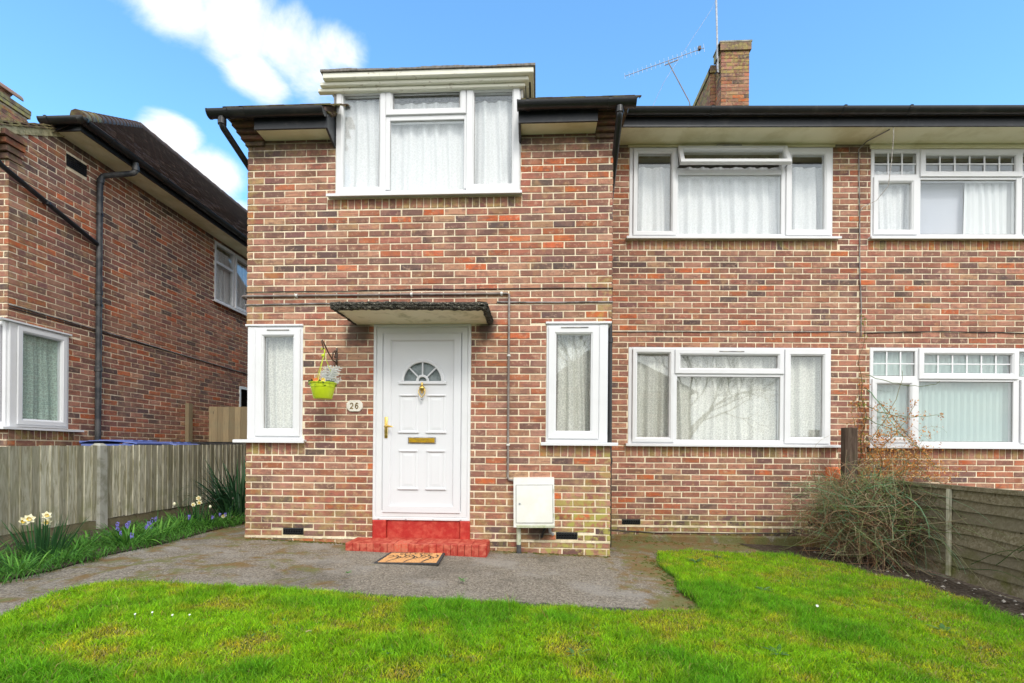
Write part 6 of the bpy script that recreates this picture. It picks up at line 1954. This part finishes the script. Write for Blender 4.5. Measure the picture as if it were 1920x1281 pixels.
def leaf_clump(x, y, nl, L, label, cols=GREENS, w_=0.005, up=0.7, group='leafy bulb clumps in the left bed', droop=(0.1, 0.3), spread=0.14, blooms=0, bh=0.14):
    t = empty('bulb_clump', (x, y, gz(x) + 0.01), label, 'bulb plant', group)
    mb = MB()
    for _ in range(nl):
        a = random.uniform(0, 6.283); r = spread * math.sqrt(random.random())
        k = random.uniform(0.65, 1.3); g_ = random.choice(cols)
        strap(mb, (r * math.cos(a), r * math.sin(a), 0), (math.cos(a) * random.uniform(0.3, 1.2), math.sin(a) * random.uniform(0.3, 1.2), up * random.uniform(0.7, 1.5)), L * random.uniform(0.6, 1.2), w_ * random.uniform(0.6, 1.3), random.uniform(*droop), tuple(q * k for q in g_), seg=6)
    mb.build('leaves', 'foliage', t)
    for i in range(blooms):
        a = random.uniform(0, 6.28); r = random.uniform(0.02, spread); h_ = bh * random.uniform(0.75, 1.2)
        bx, by = r * math.cos(a), r * math.sin(a) - 0.03
        sm_ = MB(); sm_.col = (0.06, 0.15, 0.05, 1); sm_.tube([(bx * .6, by * .6, 0), (bx, by, h_)], 0.0025, 5); so_ = sm_.build('stalk', 'foliage', t)
        fm = MB()
        for _ in range(26):
            zz = random.uniform(-0.035, 0.012); aa = random.uniform(0, 6.28); rr = 0.013 * (1.1 - abs(zz + 0.01) * 18)
            c = Vector((bx + rr * math.cos(aa), by + rr * math.sin(aa), h_ + zz)); star(fm, c, 0.0075, (math.cos(aa), math.sin(aa), -0.1), 4, 0.9, 0.3)
        fm.build('flower_spike', 'petal_blue', so_)
    return t


for (x, y, nl, L, w_, bl, lab) in ((-4.45, 3.72, 60, 0.26, 0.006, 4, 'bluebell clump at the extreme left edge of the bed'),
                                   (-4.02, 4.05, 110, 0.22, 0.005, 0, 'low leaf clump in front of the tall daffodils'),
                                   (-4.05, 4.78, 95, 0.24, 0.009, 2, 'broad-leaved clump right of the tall daffodils'),
                                   (-4.34, 5.08, 70, 0.22, 0.006, 5, 'bluebell clump under the gravel board left of the concrete post'),
                                   (-4.10, 5.25, 80, 0.22, 0.008, 3, 'bluebell clump in front of the concrete post'),
                                   (-4.40, 5.58, 80, 0.22, 0.005, 2, 'clump with two blue spikes right at the foot of the concrete post'),
                                   (-4.12, 5.62, 120, 0.27, 0.0045, 1, 'dense arching grassy clump right of the concrete post'),
                                   (-4.02, 5.28 + 0.65, 110, 0.26, 0.0045, 1, 'arching grassy clump spilling on the path before the small daffodils'),
                                   (-4.42, 5.95, 70, 0.22, 0.005, 0, 'grassy clump between the fence and the small daffodils'),
                                   (-3.98, 6.25, 60, 0.22, 0.005, 2, 'low clump in front of the small daffodils'),
                                   (-3.95, 3.62, 110, 0.22, 0.004, 0, 'sprawling grassy clump on the path edge at the extreme left'),
                                   (-4.3, 4.55, 50, 0.2, 0.007, 0, 'small leaf clump behind the tall daffodils')):
    leaf_clump(x, y, nl, L, lab, w_=w_, blooms=bl)
# dark strap-leaved plant at the corner of the bay
t = empty('strap_leaved_plant', (-4.22, 6.95, gz(-4.2)), 'large dark green strap-leaved plant between the fence and the bay corner', 'plant')
mb = MB()
for _ in range(230):
    a = random.uniform(0, 6.283); r = 0.32 * math.sqrt(random.random()); k = random.uniform(0.55, 1.3)
    g_ = random.choice(((0.022, 0.075, 0.028), (0.035, 0.11, 0.045), (0.018, 0.055, 0.025), (0.06, 0.14, 0.06)))
    strap(mb, (r * math.cos(a), r * math.sin(a), 0), (math.cos(a) * random.uniform(0.1, 0.75), math.sin(a) * random.uniform(0.1, 0.75), 1), random.uniform(0.45, 0.92), random.uniform(0.008, 0.014), random.uniform(0.05, 0.38), tuple(q * k for q in g_), seg=9)
mb.build('leaves', 'foliage', t)
mb = MB()
for _ in range(20):
    a = random.uniform(0, 6.283); strap(mb, (0.3 * math.cos(a), 0.3 * math.sin(a) - 0.1, 0.02), (math.cos(a), math.sin(a), 0.35), random.uniform(0.3, 0.5), 0.006, 0.12, (0.22, 0.17, 0.10), seg=6)
mb.build('dead_leaves', 'foliage', t)
leaf_clump(-3.78, 6.62, 30, 0.16, 'small mossy clump at the path edge before the dark strap leaves', ((0.10, 0.13, 0.02), (0.07, 0.10, 0.02)), 0.006, spread=0.12)
# ground cover between the clumps
n = 7000; x = rng.uniform(-4.75, -3.72, n); y = rng.uniform(2.6, 6.9, n)
k_ = (x < -3.73 + 0.05 * np.sin(y * 4.1) + 0.04 * np.sin(y * 9.7)) & (rng.random(n) < np.clip((x + 5.0) * 1.3, 0.05, 1)) & ((y < 6.3) | (rng.random(n) < 0.25))
x, y = x[k_], y[k_]; n = len(x)
blades('bed_foliage', x, y, -0.032 * x + 0.008, 0.05 + 0.09 * rng.random(n), 0.0022 + 0.002 * rng.random(n), rng.uniform(0.4, 1.3, n), np.array([0.09, 0.26, 0.035]) * rng.uniform(0.5, 1.5, (n, 1)))

# ------------------------------------------------------------------ moss and weeds where wall meets path
def cushion(mb, x, y, r, hgt, col):
    n = 7; mb.col = (*col, 1); z = gz(x) + 0.001
    c = len(mb.v); mb.v.append((x, y, z + hgt))
    for k in range(n): a = 6.283 * k / n; mb.v.append((x + r * 0.6 * math.cos(a), y + r * 0.5 * math.sin(a), z + hgt * 0.75))
    for k in range(n): a = 6.283 * k / n; mb.v.append((x + r * math.cos(a), y + r * 0.8 * math.sin(a), z - 0.001))
    for k in range(n):
        k2 = (k + 1) % n; mb._f((c, c + 1 + k, c + 1 + k2)); mb._f((c + 1 + k, c + 1 + n + k, c + 1 + n + k2, c + 1 + k2))


mb = MB()
for _ in range(520):
    q = random.random()
    if q < 0.35: x = random.uniform(-3.2, -2.0); y = 5.385 - abs(random.gauss(0, 0.025))
    elif q < 0.5: x = random.uniform(-0.48, 0.8); y = 5.385 - abs(random.gauss(0, 0.03))
    elif q < 0.75: x = random.uniform(0.85, 3.0); y = 6.5 - abs(random.gauss(0, 0.12))
    else: x = random.uniform(0.3, 1.25); y = random.uniform(3.6, 5.6); x = 1.22 - abs(random.gauss(0, 0.09))
    cushion(mb, x, y, random.uniform(0.006, 0.022), random.uniform(0.003, 0.010), random.choice(((0.11, 0.11, 0.02), (0.15, 0.09, 0.02), (0.08, 0.10, 0.02))))
o = mb.build('moss', 'foliage', None, smooth=True); tag(o, kind='stuff')

# stones and clods of the border, loose grit on the path
mb = MB(); mb2 = MB()
for i in range(520):
    if i < 340:
        x = random.uniform(3.15, 4.0); y = random.uniform(2.8, 6.2)
        if inside(LAWN, np.array([x]), np.array([y]))[0]: continue
        r = random.uniform(0.006, 0.022)
    else:
        x = random.uniform(-4.9, -4.45); y = random.uniform(3.6, 7.5); r = random.uniform(0.005, 0.014)
    b = mb if random.random() < 0.3 else mb2
    z = gz(x) + 0.012
    pts = [Vector((x + r * random.uniform(0.6, 1.2) * math.cos(a), y + r * random.uniform(0.6, 1.2) * math.sin(a), z)) for a in (0.3, 1.6, 2.9, 4.0, 5.2)]
    c = len(b.v); b.v += [tuple(p) for p in pts] + [(x, y, z + r * random.uniform(0.4, 0.9))]
    for k in range(5): b._f((c + k, c + (k + 1) % 5, c + 5))
tag(mb.build('pebbles', 'stone_bits', None), kind='stuff'); tag(mb2.build('clods', 'soil', None), kind='stuff')

# weeds and daisies on the lawn
def rosette(x, y, r, label, cols=((0.10, 0.22, 0.06), (0.13, 0.27, 0.09), (0.07, 0.17, 0.04)), n=11):
    t = empty('lawn_weed', (x, y, gz(x) + 0.03), label, 'weed')
    for _ in range(n):
        mb = MB(); a = random.uniform(0, 6.283); L = r * random.uniform(0.6, 1.1); d = Vector((math.cos(a), math.sin(a), random.uniform(0.25, 0.7)))
        strap(mb, (0.004 * math.cos(a), 0.004 * math.sin(a), 0), d, L, r * 0.13, 0.16, random.choice(cols), seg=5, tipw=0.25)
        mb.build('leaf', 'foliage', t)
    return t


for (x, y, r, lab) in ((1.337, 2.837, 0.085, 'grey-green leafy weed in the lawn at the bottom right'), (0.212, 2.66, 0.075, 'toothed weed in the lawn below the path'), (1.62, 5.2, 0.09, 'weed tuft in the far right part of the lawn'),
                     (1.95, 5.5, 0.07, 'weed tuft nearest the wall at the far edge of the lawn'), (-0.75, 2.55, 0.07, 'small weed at the bottom edge of the lawn'), (1.85, 4.2, 0.08, 'pale weed in the middle of the right lawn'),
                     (2.65, 3.4, 0.09, 'weed near the soil border on the right')):
    rosette(x, y, r, lab)
rosette(-0.60, 4.02, 0.05, 'flat weed growing out of the path', n=9); rosette(-1.55, 4.05, 0.045, 'tiny weed on the path left of the mossy spot', n=8)
for i, (x, y) in enumerate(((-2.262, 2.845), (-2.33, 2.80), (-2.12, 2.82), (-2.03, 2.84))):
    t = empty('daisy', (x, y, gz(x) + 0.02), ('lone' if i == 3 else 'small') + ' white daisy in the lawn at the lower left', 'daisy', 'white daisies in the lower left lawn')
    t['label'] = ('second white daisy from the left in the lower left lawn', 'leftmost white daisy in the lower left lawn', 'second white daisy from the right in the lower left lawn', 'rightmost white daisy in the lower left lawn')[i]
    mb = MB(); mb.tube([(0, 0, 0), (0, 0, 0.035)], 0.001, 4); mb.build('stalk', 'silver_leaf', t)
    mb = MB(); star(mb, Vector((0, 0, 0.036)), 0.007, (0.1, -0.5, 0.8), 10, 0.35, 0.1); mb.build('petals', 'petal_white', t)
t = empty('daisy', (2.022, 3.722, gz(2.02) + 0.02), 'single white daisy in the right part of the lawn', 'daisy')
mb = MB(); mb.tube([(0, 0, 0), (0, 0, 0.04)], 0.001, 4); mb.build('stalk', 'silver_leaf', t)
mb = MB(); star(mb, Vector((0, 0, 0.041)), 0.013, (0.0, -0.6, 0.8), 11, 0.35, 0.1); mb.build('petals', 'petal_white', t)
mb = MB(); mb.col = (0.55, 0.42, 0.25, 1); strap(mb, (-1.275, 2.715, 0.085), (0.5, 0.2, 0.3), 0.035, 0.008, 0.25, (0.55, 0.42, 0.25), 4)
tag(mb.build('fallen_leaf', 'foliage', None), 'dry beige leaf lying on the lawn', 'leaf')

# ------------------------------------------------------------------ tangled shrub in front of the wall
def twig(mb, p, d, L, r, bend, col, seg=7, droop=0.05, n=4):
    P = [Vector(p)]; d = Vector(d).normalized(); ax = Vector((random.gauss(0, 1), random.gauss(0, 1), random.gauss(0, 1))).normalized()
    for i in range(seg):
        d = (d + ax.cross(d) * bend / seg + Vector((random.gauss(0, .06), random.gauss(0, .06), random.gauss(0, .06) - droop))).normalized()
        q = P[-1] + d * (L / seg)
        q.z = max(q.z, -0.11); q.x = min(q.x, 4.02) if q.y < 6.0 else q.x
        q.y = min(q.y, 6.52 + 0.036 * q.x)
        P.append(q)
    mb.col = (*col, 1)
    mb.tube(P, r, n, caps=False, r_end=r * 0.45)
    return P


sh = empty('tangled_shrub', (3.75, 5.95, -0.12), 'round tangle of thin green and brown stems at the end of the lap fence', 'shrub', absolute=True)
parts_ = {'green_stems': MB(), 'brown_stems': MB(), 'pale_twigs': MB()}
GS = ((0.20, 0.26, 0.09), (0.29, 0.35, 0.15), (0.12, 0.16, 0.06), (0.32, 0.31, 0.16), (0.20, 0.38, 0.21)); BS = ((0.34, 0.19, 0.10), (0.21, 0.13, 0.085), (0.42, 0.26, 0.15), (0.10, 0.07, 0.05)); PS = ((0.46, 0.38, 0.24), (0.38, 0.33, 0.2))
def in_bush():
    while True:
        v = Vector((random.uniform(-1, 1), random.uniform(-1, 1), random.uniform(-1, 1)))
        if v.length < 1: break
    return Vector((3.68 + v.x * 0.52, 5.82 + v.y * 0.58, 0.36 + v.z * 0.48))
for i in range(1700):
    p = in_bush()
    rel = (p.z + 0.05) / 0.9
    kind = 'green_stems' if random.random() < 0.18 + 0.50 * rel else ('brown_stems' if random.random() < 0.75 else 'pale_twigs')
    col = random.choice({'green_stems': GS, 'brown_stems': BS, 'pale_twigs': PS}[kind])
    d = Vector((random.gauss(0, 1), random.gauss(0, 0.8), random.gauss(0, 0.7)))
    twig(parts_[kind], p, d, random.uniform(0.2, 0.75), random.uniform(0.0014, 0.0048), random.uniform(-4.0, 4.0), col, seg=7, n=3, droop=0.015)
for i in range(260):    # stems that arch out of the tangle
    a = random.uniform(0, 6.283); kind = 'green_stems' if random.random() < 0.7 else 'pale_twigs'
    p = Vector((3.72 + 0.3 * math.cos(a), 6.0 + 0.2 * math.sin(a), random.uniform(0.3, 0.8)))
    twig(parts_[kind], p, (math.cos(a) * 1.0, math.sin(a) * 0.5 - 0.2, random.uniform(0.1, 0.7)), random.uniform(0.3, 0.8), random.uniform(0.0015, 0.0036), random.uniform(-2.4, 2.4), random.choice(GS if kind == 'green_stems' else PS), seg=8, droop=0.12, n=3)
for i in range(150):    # dead stems hanging to the ground, spreading along the fence foot
    p = Vector((random.uniform(3.45, 4.0), random.uniform(5.35, 6.1), random.uniform(0.0, 0.45)))
    twig(parts_['brown_stems'], p, (random.uniform(-0.4, 0.7), random.uniform(-1, 0.3), -0.3), random.uniform(0.25, 0.7), random.uniform(0.0012, 0.003), random.uniform(-1, 1), random.choice(BS), seg=7, droop=0.10, n=3)
for i in range(26):     # long shoots over the fence panels
    p = Vector((3.98, random.uniform(5.2, 5.95), random.uniform(0.2, 0.85)))
    twig(parts_['green_stems' if i % 2 else 'pale_twigs'], p, (-0.12, -1, random.uniform(-0.35, 0.5)), random.uniform(0.4, 1.1), 0.0022, random.uniform(-0.7, 0.7), random.choice(GS), seg=10, droop=0.07, n=3)
for i, (y, z, dz) in enumerate(((4.75, 0.10, 0.6), (4.5, 0.15, 0.75), (4.9, 0.02, 0.35), (4.3, 0.3, 0.5))):
    twig(parts_['green_stems'], (3.93, y, z), (-0.06, -1, dz), 0.75, 0.0035, 0.3, (0.06, 0.12, 0.03), seg=10, droop=0.02, n=4)
for k, v in parts_.items(): v.build(k, 'foliage', sh)
mb = MB()
for _ in range(900):
    p = in_bush(); p.z += 0.06
    mb.col = (*random.choice(((0.09, 0.15, 0.04), (0.14, 0.19, 0.07), (0.20, 0.12, 0.05), (0.28, 0.18, 0.08))), 1)
    u = Vector((random.gauss(0, 1), random.gauss(0, 1), random.gauss(0, 1))).normalized() * 0.012; v = u.orthogonal().normalized() * 0.005
    mb.quad(p - u, p - v, p + u, p + v)
mb.build('leaves', 'foliage', sh)

# climber on the wall with dead orange leaf sprays
cb_ = empty('climber', mw(4.16, -0.05, 0.6), 'thin climbing rose with dried orange sprays between the two ground-floor windows', 'climber', absolute=True)
stm = MB(); lvo = MB(); lvg = MB()
def spray(mb, p, n, r, cols, size):
    for _ in range(n):
        c = Vector(p) + Vector((random.gauss(0, r), random.gauss(0, r * 0.4), random.gauss(0, r))); mb.col = (*random.choice(cols), 1)
        u = Vector((random.gauss(0, 1), random.gauss(0, 0.6), random.gauss(0, 1))).normalized() * size * random.uniform(0.6, 1.3); v = u.orthogonal().normalized() * size * 0.45
        v = (Matrix.Rotation(random.random() * 3, 3, u.normalized()) @ v)
        mb.quad(c - u, c - v, c + u, c + v)
OR = ((0.62, 0.29, 0.07), (0.52, 0.20, 0.05), (0.68, 0.40, 0.15), (0.38, 0.16, 0.05)); GR = ((0.30, 0.36, 0.06), (0.40, 0.40, 0.08), (0.18, 0.26, 0.05))
for k in range(3):
    P = []
    for i in range(26):
        z = 0.5 + i * 0.094
        P.append(mw(4.17 + 0.035 * math.sin(z * 5 + k * 2) + 0.02 * math.sin(z * 13 + k), -0.035 - 0.012 * k, z))
    if k: P = P[:22 - 5 * k]
    stm.col = (0.10, 0.105, 0.05, 1) if k != 1 else (0.16, 0.12, 0.07, 1)
    stm.tube(P, 0.006 - 0.001 * k, 5, r_end=0.002)
    for p in P[2:]:
        if random.random() < 0.9: q_ = random.random() < 0.55; spray(lvo if q_ else lvg, Vector(p), random.randint(4, 12), 0.035, OR if q_ else GR, 0.016)
        if random.random() < 0.5: twig(stm, p, (random.uniform(-1, 1), -0.3, random.uniform(-0.2, 0.8)), random.uniform(0.08, 0.22), 0.0018, random.uniform(-1, 1), random.choice(GS), seg=5, n=3)
arch = [((4.20, 1.95), (4.55, 1.60), (4.72, 1.25), (5.02, 0.95)), ((4.22, 1.7), (4.5, 1.52), (4.85, 1.55), (5.05, 1.60)), ((4.18, 1.55), (4.5, 1.40), (4.80, 1.30), (4.96, 0.88)), ((4.2, 1.9), (4.35, 1.75), (4.38, 1.3), (4.62, 1.18)),
        ((4.25, 1.18), (4.5, 1.25), (4.75, 1.05), (5.15, 0.9)), ((4.2, 0.85), (4.6, 1.05), (4.9, 1.0), (5.3, 0.86)), ((4.15, 1.3), (3.98, 1.55), (3.92, 1.70), (4.02, 1.85)), ((4.2, 1.2), (4.45, 1.55), (4.55, 1.9), (4.50, 2.12)), ((4.18, 2.1), (4.4, 2.0), (4.72, 1.86), (4.9, 1.98)),
        ((4.2, 0.8), (4.45, 0.95), (4.7, 0.8), (4.95, 0.72)), ((4.1, 0.8), (4.3, 1.1), (4.6, 1.15), (4.85, 0.75)), ((4.2, 1.0), (4.55, 1.35), (4.62, 1.6), (4.6, 1.75))]
for a in arch:
    P = []
    yy = -random.uniform(0.08, 0.35)
    for i in range(15):
        s = i / 14; b = [(1 - s) ** 3, 3 * s * (1 - s) ** 2, 3 * s * s * (1 - s), s ** 3]
        u = sum(q * c[0] for q, c in zip(b, a)); z = sum(q * c[1] for q, c in zip(b, a))
        P.append(Vector(mw(u + 0.008 * math.sin(i * 1.7), yy * (0.3 + s), z + 0.008 * math.sin(i * 2.3))))
    stm.col = (*random.choice(GS), 1); stm.tube(P, 0.005, 4, r_end=0.0025)
    for p in P:
        if p.z < 1.75 and random.random() < 0.8: spray(lvo, p, random.randint(4, 11), 0.034, OR, 0.017)
for _ in range(130):
    s = random.random(); p = Vector(mw(4.12 + random.random() ** 1.6 * 0.95, -random.uniform(0.05, 0.35), 0.78 + random.random() ** 1.3 * (0.85 - 0.4 * s)))
    spray(lvo, p, random.randint(5, 13), 0.036, OR, 0.018)
    twig(stm, p, (random.uniform(-1, 1), -0.2, random.uniform(-1, 0.6)), random.uniform(0.1, 0.3), 0.0016, random.uniform(-2, 2), random.choice(BS + GS), seg=5, n=3)
stm.build('stems', 'foliage', cb_); lvo.build('dry_leaves', 'foliage', cb_); lvg.build('leaves', 'foliage', cb_)

# ------------------------------------------------------------------ across the street (seen only as reflections in the panes)
def far_house(x, y, wd_, label, mt):
    t = empty('brick_house', (x, y, 0), label, 'house')
    mb = MB(); mb.box(-wd_ / 2, -4, -0.3, wd_ / 2, 4, 5.2); mb.build('wall', mt, t)
    mb = MB(); r = [(-wd_ / 2 - .4, -4.4, 5.15), (wd_ / 2 + .4, -4.4, 5.15), (wd_ / 2 + .4, 4.4, 5.15), (-wd_ / 2 - .4, 4.4, 5.15)]; a, b = (-wd_ / 2 + 3, 0, 8.2), (wd_ / 2 - 3, 0, 8.2)
    mb.quad(r[0], r[1], b, a); mb.quad(r[2], r[3], a, b); mb.tri(r[1], r[2], b); mb.tri(r[3], r[0], a); mb.quad(*[Vector(q) - Vector((0, 0, 0.02)) for q in r[::-1]])
    rf_ = mb.build('roof', 'roof_tile', t)
    mb = MB(); mb.box(-0.4, -0.3, 7.6, 0.4, 0.4, 9.2); mb.build('chimney', mt, rf_)
    for sx_ in (-wd_ / 2 + 1.2, -wd_ / 2 + 4.2, wd_ / 2 - 3.8):
        for zz in (1.0, 3.6):
            mb = MB(); mb.ring(sx_, zz, sx_ + 2.2, zz + 1.25, [(0, -4.06), (0, -3.9), (0.08, -3.9), (0.08, -4.0)]); mb.v = [(v[0], -v[1], v[2]) for v in mb.v]; f_ = mb.build('window', 'white_upvc', t)
            mb = MB(); mb.box(sx_ + 0.08, 4.005, zz + 0.08, sx_ + 2.12, 4.02, zz + 1.17); mb.build('pane', 'dark_opening', f_)
    return t


far_house(-9.0, -24, 11, 'pale house across the street on the left', 'render_pale')
far_house(6.5, -25, 12, 'red brick house across the street', 'red_brick_far')


def bare_tree(x, y, H_, label, seed):
    random.seed(seed)
    t = empty('bare_tree', (x, y, gz(x)), label, 'tree', 'bare trees along the street')
    tr_ = MB(); cr_ = MB()
    def grow(p, d, L, r, depth):
        P = [p]
        for i in range(4): d = (d + Vector((random.gauss(0, .12), random.gauss(0, .12), random.gauss(0.02, .1)))).normalized(); P.append(P[-1] + d * L / 4)
        (tr_ if depth < 2 else cr_).tube(P, r, 6 if depth < 2 else 3, caps=False, r_end=r * 0.6)
        if depth >= 6: return
        for k in range(3 if depth < 5 else 2):
            a = Matrix.Rotation(random.uniform(0.3, 0.8), 3, d.orthogonal().normalized()); b = Matrix.Rotation(random.uniform(0, 6.28), 3, d)
            grow(P[-1] if k else P[3], (b @ (a @ d)).normalized(), L * random.uniform(0.62, 0.82), r * 0.58, depth + 1)
    grow(Vector((0, 0, 0)), Vector((0, 0, 1)), H_ * 0.28, H_ * 0.018, 0)
    tr_.build('trunk', 'bark', t); cr_.build('crown', 'bark', t)


bare_tree(-3.5, -14.5, 8.5, 'bare street tree in front of the pale house across the street', 5)
bare_tree(2.5, -15.5, 9.5, 'bare street tree left of the red brick house across the street', 9)
bare_tree(9.5, -14.0, 9.0, 'bare street tree furthest to the right across the street', 21)
